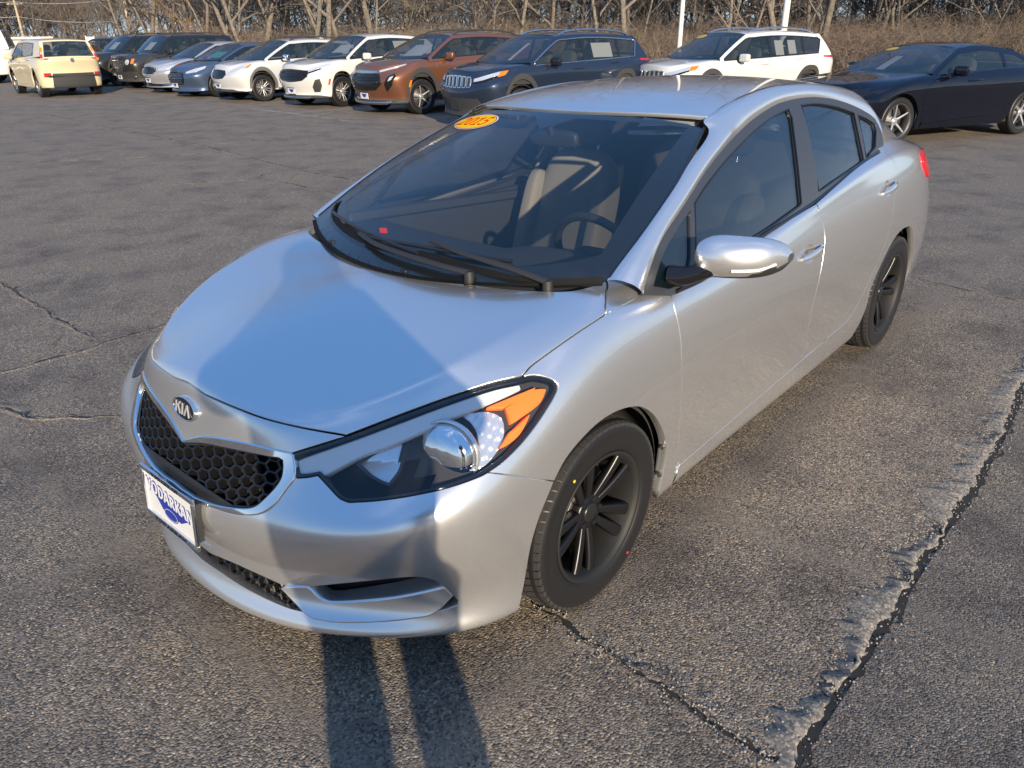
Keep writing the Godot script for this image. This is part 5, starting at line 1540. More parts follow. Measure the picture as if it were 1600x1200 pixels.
func hero_front(root: Node3D, B: Dictionary) -> void:
	var bp := body_pt
	var sx := 1.0
	# ---- upper grille: dark bowl, honeycomb, chrome surround with the pinched middle
	var gi := both_halves(B.grille_in)
	var go := both_halves(B.chrome_out)
	var gr := group_node("grille", root)
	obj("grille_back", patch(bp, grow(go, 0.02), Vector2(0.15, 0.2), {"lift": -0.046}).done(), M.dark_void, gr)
	obj("grille_mesh", honeycomb(bp, grow(gi, 0.01), 0.37, 0.150, 0.8, 0.026, -0.012).done(), M.grille_black, gr)
	# black flange between mesh and chrome
	obj("grille_border", patch(bp, gi, Vector2(0.1, 0.1), {"lift": -0.010, "holes": [grow(gi, -0.06)]}).done(), M.satin_black, gr)
	obj("grille_sill", patch(bp, both_halves(V2([0, 5.30, 0.5, 5.25, 1.0, 5.42, 1.1, 5.52, 0.8, 5.62, 0.4, 5.72, 0, 5.76])), Vector2(0.1, 0.1), {"lift": -0.009}).done(), M.satin_black, gr)
	obj("chrome_surround", patch(bp, go, Vector2(0.06, 0.06), {"lift": 0.004, "holes": [gi], "flange": 0.022, "round": 0.004, "gap": 0.002}).done(), M.chrome, gr)
	# ---- badge
	var bc := body_pt(0.0, 7.30)
	var bn := skin_normal(bp, 0.0, 7.30, 0.03, 1.0)
	var bb := Basis(Vector3.RIGHT, (bn.cross(Vector3.RIGHT)).normalized(), bn)
	var bz := bn
	var by := bz.cross(Vector3.RIGHT).normalized()
	var badge_b := Basis(Vector3.RIGHT, by, bz)
	var bg := group_node("badge", root, Transform3D(badge_b, bc + bn * 0.002))
	var m := Mesher.new()
	var ring := []
	for k in 3:
		pass
	var rings := []
	for e in [[1.0, -0.01], [1.0, 0.006], [0.965, 0.0085], [0.90, 0.0085], [0.88, 0.006]]:
		var row := []
		for k in 40:
			var a := TAU * k / 40.0
			row.append(Vector3(cos(a) * 0.066 * e[0], sin(a) * 0.034 * e[0], e[1]))
		rings.append(row)
	m.loft(rings, true, false)
	obj("badge_rim", m.done(), M.chrome, bg)
	m = Mesher.new()
	rings = []
	for e in [[0.90, 0.0055], [0.6, 0.0075], [0.02, 0.0085]]:
		var row := []
		for k in 40:
			var a := TAU * k / 40.0
			row.append(Vector3(cos(a) * 0.066 * e[0], sin(a) * 0.034 * e[0], e[1]))
		rings.append(row)
	m.loft(rings, true, false)
	obj("badge_field", m.done(), M.gloss_black, bg)
	m = Mesher.new()
	# three letters as raised strokes: K, I, and A without its bar
	var st := [[-0.038, -0.017, -0.038, 0.017], [-0.036, -0.001, -0.014, 0.017], [-0.028, 0.006, -0.012, -0.017], [-0.002, -0.017, -0.002, 0.017], [0.010, -0.017, 0.024, 0.017], [0.024, 0.017, 0.038, -0.017]]
	for s in st:
		var a := Vector3(s[0], s[1], 0.0)
		var b := Vector3(s[2], s[3], 0.0)
		var dirv := (b - a).normalized()
		m.box((a + b) * 0.5 + Vector3(0, 0, 0.0095), Vector3(0.0062, (b - a).length(), 0.004), Basis(dirv.cross(Vector3(0, 0, 1)), dirv, Vector3(0, 0, 1)), 0.0012)
	obj("badge_letters", m.done(), M.bright_trim, bg)
	# ---- lower opening: floor, mesh, painted blades, fog recess
	var lo := both_halves(B.lower_opening)
	var lg := group_node("lower_grille", root)
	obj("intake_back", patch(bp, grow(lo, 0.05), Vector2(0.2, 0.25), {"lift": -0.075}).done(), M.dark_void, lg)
	var mid := PackedVector2Array()
	for p in lo:
		mid.append(Vector2(clampf(p.x, -2.1, 2.1), p.y))
	obj("intake_mesh", honeycomb(bp, grow(mid, 0.0), 0.27, 0.17, 0.8, 0.018, -0.03).done(), M.grille_black, lg)
	for s in [1.0, -1.0]:
		var pocket := PackedVector2Array()
		for p in [[1.95, 2.95], [2.2, 3.6], [3.1, 4.0], [3.9, 4.05], [4.2, 3.5], [4.15, 3.0], [3.0, 2.6], [2.2, 2.5]]:
			pocket.append(Vector2(p[0], p[1]))
		var pm := patch(bp, pocket, Vector2(0.15, 0.15), {"lift": -0.050})
		obj("fog_recess", (pm if s > 0 else pm.mirror_x()).done(), M.fog_plastic, lg)
		var bm := patch(bp, B.blade, Vector2(0.08, 0.08), {"lift": -0.004, "flange": 0.045, "round": 0.005})
		# its face leans back: the lower edge stands farther out
		for i in bm.v.size():
			var low := clampf((0.345 - bm.v[i].y) / 0.10, -0.2, 1.0)
			var o := Vector3(bm.v[i].x * 0.9, 0, bm.v[i].z + 0.35).normalized()
			bm.v[i] += o * 0.030 * low
			if bm.n[i].dot(o) > 0.3:
				bm.n[i] = (bm.n[i] + Vector3(0, 0.34, 0)).normalized()
		obj("bumper_blade", (bm if s > 0 else bm.mirror_x()).done(), M.silver_paint, root)
	# ---- number plate in a chrome frame
	var pt := deg_to_rad(5.5)
	var pf := Transform3D(Basis(Vector3.RIGHT, -pt), Vector3(0, 0.474, 0.915))
	var pg := group_node("number_plate", root, pf)
	m = Mesher.new()
	m.box(Vector3(0, 0, -0.004), Vector3(0.306, 0.153, 0.003))
	obj("plate_card", m.done(), M.plate_white, pg)
	m = Mesher.new()
	for e in [[0, 0.0745, 0.318, 0.017], [0, -0.0745, 0.318, 0.017], [0.153, 0, 0.0115, 0.135], [-0.153, 0, 0.0115, 0.135]]:
		m.box(Vector3(e[0], e[1], 0.001), Vector3(e[2], e[3], 0.011), Basis.IDENTITY, 0.003)
	obj("plate_frame", m.done(), M.chrome, pg)
	m = Mesher.new()
	m.box(Vector3(0, 0, -0.014), Vector3(0.30, 0.12, 0.016))
	obj("plate_holder", m.done(), M.black_plastic, pg)
	# the dealer's print: a blue wing with letters running along it, an oval below, small dark lettering along the frame
	m = Mesher.new()
	m.flat([Vector3(-0.134, 0.040, -0.0018), Vector3(-0.05, -0.034, -0.0018), Vector3(0.060, -0.036, -0.0018), Vector3(0.136, 0.004, -0.0018), Vector3(0.05, 0.004, -0.0018), Vector3(-0.05, 0.012, -0.0018)])
	obj("plate_wing", m.done(), M.plate_blue, pg)
	m = Mesher.new()
	var ov := []
	for k in 24:
		var a := TAU * k / 24.0
		ov.append(Vector3(cos(a) * 0.043, -0.034 + sin(a) * 0.020, -0.0012))
	m.flat(ov)
	obj("plate_oval", m.done(), M.plate_blue, pg)
	m = Mesher.new()
	ov = []
	for k in 24:
		var a := TAU * k / 24.0
		ov.append(Vector3(cos(a) * 0.039, -0.034 + sin(a) * 0.0165, -0.0009))
	m.flat(ov)
	obj("plate_oval_ring", m.done(), M.plate_white, pg)
	m = Mesher.new()
	ov = []
	for k in 24:
		var a := TAU * k / 24.0
		ov.append(Vector3(cos(a) * 0.037, -0.034 + sin(a) * 0.0148, -0.0006))
	m.flat(ov)
	obj("plate_oval_field", m.done(), M.plate_blue, pg)
	for e in [["VODARKAN", "Droid Sans", 0.062, 0.003, 0.0145, "plate_blue", 700, 0.86, -0.0012], ["VODARKAN", "Droid Sans", 0.053, 0.0, 0.016, "plate_white", 700, 0.98, -0.0002],
		["VODARKAN", "Droid Serif", 0.016, 0.0, 0.0745, "gloss_black", 700, 1.7, 0.0069], ["VODARKAN", "Droid Serif", 0.017, 0.0, -0.0745, "gloss_black", 700, 1.9, 0.0069]]:
		m = Mesher.new()
		m.add_mesh(text_on(e[0], e[1], e[2], 0.0008, e[6]), Transform3D(Basis(Vector3(e[7], -0.06 if e[4] < 0.05 and e[4] > -0.05 else 0.0, 0), Vector3(0, 1, 0), Vector3(0, 0, 1)), Vector3(e[3], e[4], e[8])))
		obj("plate_lettering", m.done(), M[e[5]], pg)
	# ---- headlights
	for s in [1.0, -1.0]:
		var hl := group_node("headlight", root)
		var add := func(called: String, mm: Mesher, mt: Material) -> void:
			obj(called, (mm if s > 0.0 else mm.mirror_x()).done(), mt, hl)
		var out: PackedVector2Array = B.headlight
		add.call("lamp_bowl", patch(bp, out, Vector2(0.12, 0.12), {"lift": -0.05}), M.lamp_black)
		add.call("lamp_bezel", patch(bp, out, Vector2(0.1, 0.1), {"lift": -0.002, "gap": 0.002, "holes": [inset(bp, out, 0.010, 0.02, 1.0)], "flange": 0.05}), M.gloss_black)
		add.call("lamp_lens", patch(bp, out, Vector2(0.07, 0.08), {"lift": 0.0, "gap": 0.003}), M.lamp_glass)
		add.call("light_guide", patch(bp, B.drl, Vector2(0.07, 0.07), {"lift": -0.010, "flange": 0.03, "round": 0.004}), M.light_guide)
		for k in ["amber_a", "amber_b", "amber_c"]:
			add.call("amber_reflector", patch(bp, B[k], Vector2(0.05, 0.05), {"lift": -0.008, "flange": 0.03, "round": 0.002}), M.amber_lens)
		# projector: chrome shroud, ring and a glass ball
		var c := body_pt(3.93, 7.03)
		var nn := skin_normal(bp, 3.93, 7.03, 0.03, 1.0)
		var ax := (nn * 0.35 + Vector3(0.25, 0.0, 1.0).normalized()).normalized()
		var e1 := Vector3.UP.cross(ax).normalized()
		var e2 := ax.cross(e1)
		var base := c - nn * 0.052
		var lathe_at := func(prof: Array) -> Mesher:
			var q := Mesher.new()
			q.lathe(prof, true, 40)
			var bas := Basis(ax, e2, ax.cross(e2))
			for i in q.v.size():
				q.v[i] = base + bas * q.v[i]
				q.n[i] = bas * q.n[i]
			return q
		add.call("projector_dome", lathe_at.call([Vector2(-0.01, 0.084), Vector2(0.006, 0.0835), Vector2(0.019, 0.077), Vector2(0.030, 0.065), Vector2(0.037, 0.049), Vector2(0.041, 0.028), Vector2(0.042, 0.0)]), M.chrome)
		add.call("projector_ring", lathe_at.call([Vector2(0.0, 0.092), Vector2(0.012, 0.0915), Vector2(0.0155, 0.0885), Vector2(0.012, 0.0855), Vector2(0.0, 0.085)]), M.bright_trim)
		var keep := base
		base = base - e1 * 0.020 * 1.0 - e2 * 0.026 + ax * 0.026
		var eye := func(prof: Array) -> Mesher:
			var q := Mesher.new()
			q.lathe(prof, true, 32)
			var bas := Basis(ax, e2, ax.cross(e2))
			for i in q.v.size():
				q.v[i] = base + bas * q.v[i]
				q.n[i] = bas * q.n[i]
			return q
		add.call("projector_eye_ring", eye.call([Vector2(-0.02, 0.030), Vector2(0.012, 0.029), Vector2(0.016, 0.026), Vector2(0.014, 0.0225), Vector2(0.004, 0.021)]), M.bright_trim)
		add.call("projector_eye", eye.call([Vector2(0.004, 0.022), Vector2(0.010, 0.019), Vector2(0.014, 0.012), Vector2(0.0155, 0.0)]), M.gloss_black)
		base = keep
		# crystal reflector behind the projector, with facets
		var cm := patch(bp, B.crystal, Vector2(0.03, 0.04), {"lift": -0.026, "flange": 0.02})
		for i in cm.n.size():
			var p := cm.v[i]
			var w := Vector3(sin(p.x * 420.0) * 0.6, sin(p.y * 380.0 + p.x * 200.0) * 0.6, sin(p.z * 410.0) * 0.6)
			cm.n[i] = (cm.n[i] + w * 0.55 + Vector3(0.1, 0.25, 0.2)).normalized()
		add.call("crystal_reflector", cm, M.bright_trim)
		# inner reflector: three facets of chrome sunk into the bowl
		var rm := patch(bp, B.reflector, Vector2(0.05, 0.05), {"lift": -0.034})
		for i in rm.n.size():
			rm.n[i] = (rm.n[i] + Vector3(0.25 if rm.v[i].y > 0.70 else -0.35, 0.1, 0.0)).normalized()
		add.call("inner_reflector", rm, M.bright_trim)
		var fm := patch(bp, inset(bp, B.reflector, -0.006, 0.02, 1.0), Vector2(0.05, 0.05), {"lift": -0.028, "holes": [B.reflector], "flange": 0.02})
		add.call("reflector_rim", fm, M.satin_black)
		# cooling-fin marks below the projector
		var fin := Mesher.new()
		for k in 3:
			var a := body_pt(4.22 + 0.07 * k, 6.56)
			var b := body_pt(4.25 + 0.07 * k, 6.76)
			fin.tube([a - nn * 0.02, b - nn * 0.02], 0.0022, 5)
		add.call("lamp_fins", fin, M.satin_chrome)

func hero_side(root: Node3D, P: Dictionary) -> void:
	var bp := body_pt
	# door handles: a bar standing off a dished cup
	for e in [[10.04, 7.70, 0, "front_door"], [11.89, 8.18, 1, "rear_door"]]:
		for s in 2:
			var door: Node3D = P[e[3]][s]
			var c := body_pt(e[0], e[1])
			var nn := skin_normal(bp, e[0], e[1], 0.03, 1.0)
			var fw := (body_pt(e[0] - 0.2, e[1] - 0.02) - body_pt(e[0] + 0.2, e[1] + 0.06)).normalized()
			var upv := nn.cross(fw).normalized()
			if upv.y < 0.0:
				upv = -upv
			var m := Mesher.new()
			var rings := []
			for k in 13:
				var t := k / 12.0
				var x := lerpf(-0.105, 0.105, t)
				var off: float = 0.032 * pow(sin(PI * clampf(t * 1.0, 0.02, 0.98)), 0.45)
				var hh: float = 0.0165 * pow(sin(PI * clampf(t, 0.03, 0.97)), 0.4)
				var row := []
				for q in 10:
					var a := TAU * q / 10.0
					row.append(c + fw * x + nn * (off + 0.008 * cos(a) - 0.004) + upv * (hh * sin(a)))
				rings.append(row)
			m.loft(rings, true, true)
			var hd := obj("door_handle", (m if s == 0 else m.mirror_x()).done(), M.silver_paint, door)
			# cup: a bowl behind the round opening
			m = Mesher.new()
			rings = []
			for k in 8:
				var t := k / 7.0
				var row := []
				for q in 24:
					var a := TAU * q / 24.0
					var u: float = e[0] - 0.02 + cos(a) * 0.095 * t * 1.04
					var v: float = e[1] + sin(a) * 0.30 * t * 1.04
					row.append(body_pt(u, v) - nn * (0.004 + 0.022 * (1.0 - t * t * t)))
				rings.append(row)
			m.loft(rings, true, false)
			obj("handle_cup", (m if s == 0 else m.mirror_x()).done(), M.silver_paint, door)
	# wing mirrors
	for s in [1.0]:
		var mg := group_node("wing_mirror", root)
		var add := func(called: String, mm: Mesher, mt: Material) -> void:
			obj(called, (mm if s > 0.0 else mm.mirror_x()).done(), mt, mg)
		var rings := []
		var low := []
		# head: sections from the inner end (x = .885) to the outer tip (x = 1.09)
		for k in 15:
			var t := k / 14.0
			var x := lerpf(0.872, 1.098, t)
			var full := pow(maxf(0.0, 1.0 - pow(absf(2.0 * t - 0.92) / 1.09, 3.2)), 0.42)
			var cy := 1.030 - 0.004 * t
			var cz := -0.508 - 0.105 * t * t - 0.02 * t
			var hy := 0.072 * full * lerpf(1.0, 0.86, t)
			var hz := 0.078 * full * lerpf(1.0, 0.82, t)
			var row := []
			for q in 28:
				var a := TAU * q / 28.0
				var dz := cos(a)
				var dy := sin(a)
				var zz := cz + (hz * pow(absf(dz), 0.9) * signf(dz) if dz > 0.0 else -0.030 * pow(absf(dz), 0.5))
				row.append(Vector3(x, cy + hy * dy * (1.0 if dy > 0.0 else 0.92), zz))
			rings.append(row)
		var head := Mesher.new()
		head.loft(rings, true, true)
		# split at the lower third: painted cap above, black housing below
		var cap := Mesher.new()
		var hou := Mesher.new()
		for f in range(0, head.idx.size(), 3):
			var c := (head.v[head.idx[f]] + head.v[head.idx[f + 1]] + head.v[head.idx[f + 2]]) / 3.0
			var t := (c.x - 0.872) / 0.226
			var line := 1.030 - 0.050 + 0.030 * smoothstep(0.55, 1.0, t) 
			var dest := cap if c.y > line and c.z > -0.535 - 0.105 * t * t - 0.02 * t else hou
			var ids := []
			for k in 3:
				ids.append(dest.vert(head.v[head.idx[f + k]], head.n[head.idx[f + k]]))
			dest.idx.append_array(ids)
		add.call("mirror_cap", cap, M.silver_paint)
		add.call("mirror_housing", hou, M.black_plastic)
		# indicator strip across the front of the cap
		var strip := []
		for k in 9:
			var t := lerpf(0.55, 0.97, k / 8.0)
			var row: Array = rings[int(t * 14.0)]
			var a := lerpf(-0.50, -0.32, k / 8.0)
			var q: int = posmod(int(round(a / TAU * 28.0)), 28)
			strip.append((row[q] as Vector3) + Vector3(0.0, 0.0, 0.002))
		var sm := Mesher.new()
		sm.tube(catmull([strip[0], strip[3], strip[5], strip[8]], 4), 0.004, 6)
		add.call("indicator_strip", sm, M.light_guide)
		var stalk := Mesher.new()
		stalk.tube(catmull([Vector3(0.80, 0.965, -0.435), Vector3(0.845, 0.970, -0.45), Vector3(0.885, 0.985, -0.47), Vector3(0.93, 1.005, -0.50)], 4), [0.05, 0.048, 0.046, 0.044, 0.042, 0.04, 0.038, 0.037, 0.037, 0.037, 0.036, 0.034, 0.03], 14, true, 0.7)
		add.call("mirror_stalk", stalk, M.gloss_black)
		var gl := Mesher.new()
		gl.box(Vector3(0.985, 1.028, -0.588), Vector3(0.16, 0.10, 0.004), Basis(Vector3.UP, 0.35), 0.001)
		add.call("mirror_glass", gl, M.chrome)
	# tail lamps, one wrapping each rear corner
	var tl := PackedVector2Array([Vector2(13.72, 8.9), Vector2(14.0, 9.15), Vector2(14.6, 9.2), Vector2(15.6, 9.0), Vector2(16.3, 8.6), Vector2(16.4, 7.9), Vector2(15.6, 7.4), Vector2(14.6, 7.3), Vector2(13.9, 7.6), Vector2(13.65, 8.2)])
	both("tail_lamp", patch(bp, tl, Vector2(0.12, 0.12), {"lift": 0.012, "flange": 0.02, "round": 0.006}), M.red_lens, root)
	# arch screws and mud flap edge behind the front wheel
	for q in [Vector3(0.862, 0.405, -0.352), Vector3(0.862, 0.300, -0.345)]:
		var m := Mesher.new()
		m.tube([q - Vector3(0.0, 0, 0.004), q + Vector3(0.0, 0, 0.006)], 0.008, 8)
		both("liner_screw", m, M.disc_steel, root)

func cushion(m: Mesher, c: Vector3, s: Vector3, b: Basis, pinch := 0.0) -> void:
	# a padded block: superellipsoid
	var rings := []
	for i in 13:
		var ph := lerpf(-PI / 2 + 0.02, PI / 2 - 0.02, i / 12.0)
		var row := []
		for k in 28:
			var th := TAU * k / 28.0
			var ex := 0.5
			var cx := signf(cos(th)) * pow(absf(cos(th)), ex) * pow(cos(ph), ex)
			var cz := signf(sin(th)) * pow(absf(sin(th)), ex) * pow(cos(ph), ex)
			var cy := signf(sin(ph)) * pow(absf(sin(ph)), ex)
			var w := 1.0 - pinch * (cy * 0.5 + 0.5)
			row.append(c + b * Vector3(cx * s.x * 0.5 * w, cy * s.y * 0.5, cz * s.z * 0.5))
		rings.append(row)
	m.loft(rings, true, true)

func hero_cabin(root: Node3D) -> void:
	# floor and firewall keep the cabin closed
	var m := Mesher.new()
	m.box(Vector3(0, 0.24, -1.55), Vector3(1.56, 0.03, 2.6))
	m.box(Vector3(0, 0.60, -0.12), Vector3(1.4, 0.7, 0.03))
	m.box(Vector3(0, 0.62, -2.86), Vector3(1.4, 0.75, 0.03))
	obj("cabin_floor", m.done(), M.cabin_trim, root)
	# dashboard: a lofted top with a hood over the instruments
	m = Mesher.new()
	var rows := []
	for j in 9:
		var row := []
		for i in 31:
			var s := lerpf(-1.0, 1.0, i / 30.0)
			var pr: Vector2 = [Vector2(0.0, 0.955), Vector2(-0.12, 0.968), Vector2(-0.26, 0.972), Vector2(-0.38, 0.965), Vector2(-0.46, 0.945), Vector2(-0.50, 0.90), Vector2(-0.52, 0.80), Vector2(-0.50, 0.66), Vector2(-0.40, 0.55)][j]
			var hood := 0.035 * exp(-pow((s * 0.74 - 0.36) / 0.17, 4.0)) * smoothstep(-0.2, -0.42, pr.x)
			row.append(Vector3(0.735 * s, pr.y - 0.02 * s * s + hood, pr.x - 0.10 * s * s + 0.02))
		rows.append(row)
	m.loft(rows, false, false)
	obj("dashboard", m.done(), M.cabin_trim, root)
	# door cards
	for s in [1.0, -1.0]:
		m = Mesher.new()
		m.box(Vector3(0.775 * s, 0.62, -1.6), Vector3(0.03, 0.62, 2.5), Basis(Vector3(0, 0, 1), 0.06 * s))
		obj("door_card", m.done(), M.cabin_trim, root)
		m = Mesher.new()
		m.box(Vector3(0.745 * s, 0.90, -1.3), Vector3(0.05, 0.05, 1.9), Basis(Vector3.RIGHT, -0.07), 0.015)
		obj("door_armrest", m.done(), M.cabin_trim, root)
	# seats
	for s in [1.0, -1.0]:
		var seat := group_node("front_seat", root)
		m = Mesher.new()
		cushion(m, Vector3(0.37 * s, 0.50, -1.10), Vector3(0.52, 0.17, 0.54), Basis(Vector3.RIGHT, -0.16))
		obj("seat_base", m.done(), M.seat_cloth, seat)
		m = Mesher.new()
		var bk := Basis(Vector3.RIGHT, -0.36)
		cushion(m, Vector3(0.37 * s, 0.82, -1.47), Vector3(0.50, 0.66, 0.15), bk, 0.18)
		for e in [1.0, -1.0]:
			cushion(m, Vector3((0.37 + 0.215 * e) * s, 0.78, -1.40), Vector3(0.09, 0.52, 0.16), bk, 0.1)
		obj("seat_back", m.done(), M.seat_cloth, seat)
		m = Mesher.new()
		for e in [-0.07, 0.07]:
			m.tube([Vector3(0.37 * s + e, 1.10, -1.575), Vector3(0.37 * s + e, 1.20, -1.60)], 0.007, 8)
		obj("headrest_post", m.done(), M.satin_chrome, seat)
		m = Mesher.new()
		cushion(m, Vector3(0.37 * s, 1.235, -1.60), Vector3(0.27, 0.17, 0.10), Basis(Vector3.RIGHT, -0.2), 0.1)
		obj("headrest", m.done(), M.seat_trim, seat)
	var bench := group_node("rear_seat", root)
	m = Mesher.new()
	cushion(m, Vector3(0, 0.50, -2.15), Vector3(1.30, 0.16, 0.52), Basis(Vector3.RIGHT, -0.12))
	obj("seat_base", m.done(), M.seat_cloth, bench)
	m = Mesher.new()
	cushion(m, Vector3(0, 0.80, -2.50), Vector3(1.28, 0.62, 0.15), Basis(Vector3.RIGHT, -0.42), 0.08)
	obj("seat_back", m.done(), M.seat_cloth, bench)
	for x in [-0.38, 0.38]:
		m = Mesher.new()
		cushion(m, Vector3(x, 1.17, -2.68), Vector3(0.26, 0.14, 0.09), Basis(Vector3.RIGHT, -0.3), 0.1)
		obj("headrest", m.done(), M.seat_trim, bench)
	# rear shelf
	m = Mesher.new()
	m.box(Vector3(0, 1.06, -2.95), Vector3(1.2, 0.02, 0.42))
	obj("rear_shelf", m.done(), M.cabin_trim, root)
	# headliner and visors
	m = Mesher.new()
	var rr := []
	for j in 12:
		var row := []
		var z := lerpf(-1.02, -2.45, j / 11.0)
		for i in 15:
			var x := lerpf(-0.53, 0.53, i / 14.0)
			row.append(roof_pt(x, z) - Vector3(0, 0.035, 0))
		rr.append(row)
	m.loft(rr, false, false)
	obj("headliner", m.done(), M.headliner, root)
	# steering wheel
	var sw := group_node("steering_wheel", root, Transform3D(Basis(Vector3.RIGHT, 0.42), Vector3(0.37, 0.90, -0.66)))
	m = Mesher.new()
	var pts := []
	for k in 37:
		var a := TAU * k / 36.0
		pts.append(Vector3(cos(a) * 0.185, sin(a) * 0.185, 0))
	m.tube(pts, 0.016, 10, false)
	obj("steering_rim", m.done(), M.black_plastic, sw)
	m = Mesher.new()
	cushion(m, Vector3(0, -0.01, 0.02), Vector3(0.17, 0.13, 0.06), Basis.IDENTITY)
	for a in [0.0, PI, -PI / 2]:
		m.tube([Vector3(cos(a) * 0.06, sin(a) * 0.06, 0.012), Vector3(cos(a) * 0.18, sin(a) * 0.18, 0)], 0.016, 8, true, 0.6)
	obj("steering_boss", m.done(), M.black_plastic, sw)
	# inside mirror
	m = Mesher.new()
	cushion(m, Vector3(0, 1.285, -0.86), Vector3(0.24, 0.065, 0.04), Basis(Vector3.RIGHT, 0.1))
	m.tube([Vector3(0, 1.29, -0.85), Vector3(0, 1.345, -0.83)], 0.012, 8)
	obj("inside_mirror", m.done(), M.black_plastic, root)
	# a small white and red tag left on the dashboard, a seat belt on its pillar
	m = Mesher.new()
	m.box(Vector3(-0.37, 0.985, -0.25), Vector3(0.03, 0.02, 0.004), Basis(Vector3.UP, 0.5))
	obj("dashboard_tag", m.done(), M.sticker_red, root)
	for s in [1.0, -1.0]:
		m = Mesher.new()
		var q := [Vector3(0.64 * s, 1.22, -1.72), Vector3(0.70 * s, 0.95, -1.70), Vector3(0.73 * s, 0.5, -1.66)]
		for k in 2:
			var a: Vector3 = q[k]
			var b: Vector3 = q[k + 1]
			m.box((a + b) * 0.5, Vector3(0.004, (b - a).length(), 0.045), Basis((Vector3(0, 0, 1)).cross((b - a).normalized()).normalized() * -1.0, (b - a).normalized(), Vector3(0, 0, 1)).orthonormalized())
		obj("seat_belt", m.done(), M.cabin_trim, root)
		m = Mesher.new()
		m.tube([glass_pt(-1.66, 0.95) * Vector3(s, 1, 1) - Vector3(0.05 * s, 0, 0), glass_pt(-1.73, 1.33) * Vector3(s, 1, 1) - Vector3(0.05 * s, 0, 0)], 0.055, 10, true, 0.4)
		obj("pillar_trim", m.done(), M.cabin_light_trim, root)
# ------------------------------------------------------------------------------------------------ the parked row
func lerp_table(xs: Array, ys: Array, x: float) -> float:
	# straight lines through the table, xs rising, carried on past both ends
	var c := xs.size()
	var k := 0
	while k < c - 2 and x > xs[k + 1]:
		k += 1
	return ys[k] + (ys[k + 1] - ys[k]) * (x - xs[k]) / (xs[k + 1] - xs[k])

func far_thing(called: String, label: String, category: String, at: Vector2, turn_deg: float, group := "") -> Node3D:
	var o := thing(called, label, category, Vector3.ZERO, 0.0, group)
	o.transform = FAR * Transform3D(Basis(Vector3.UP, deg_to_rad(turn_deg)), Vector3(at.x, 0, at.y))
	return o

func uvp(l: Array) -> PackedVector2Array:
	return V2(l)

func scaled_ring(poly: PackedVector2Array, c: Vector2, s: float) -> PackedVector2Array:
	# a band along an open outline, between it and itself blown up round c
	var r := poly.duplicate()
	for k in range(poly.size() - 1, -1, -1):
		r.append(c + (poly[k] - c) * s)
	return r

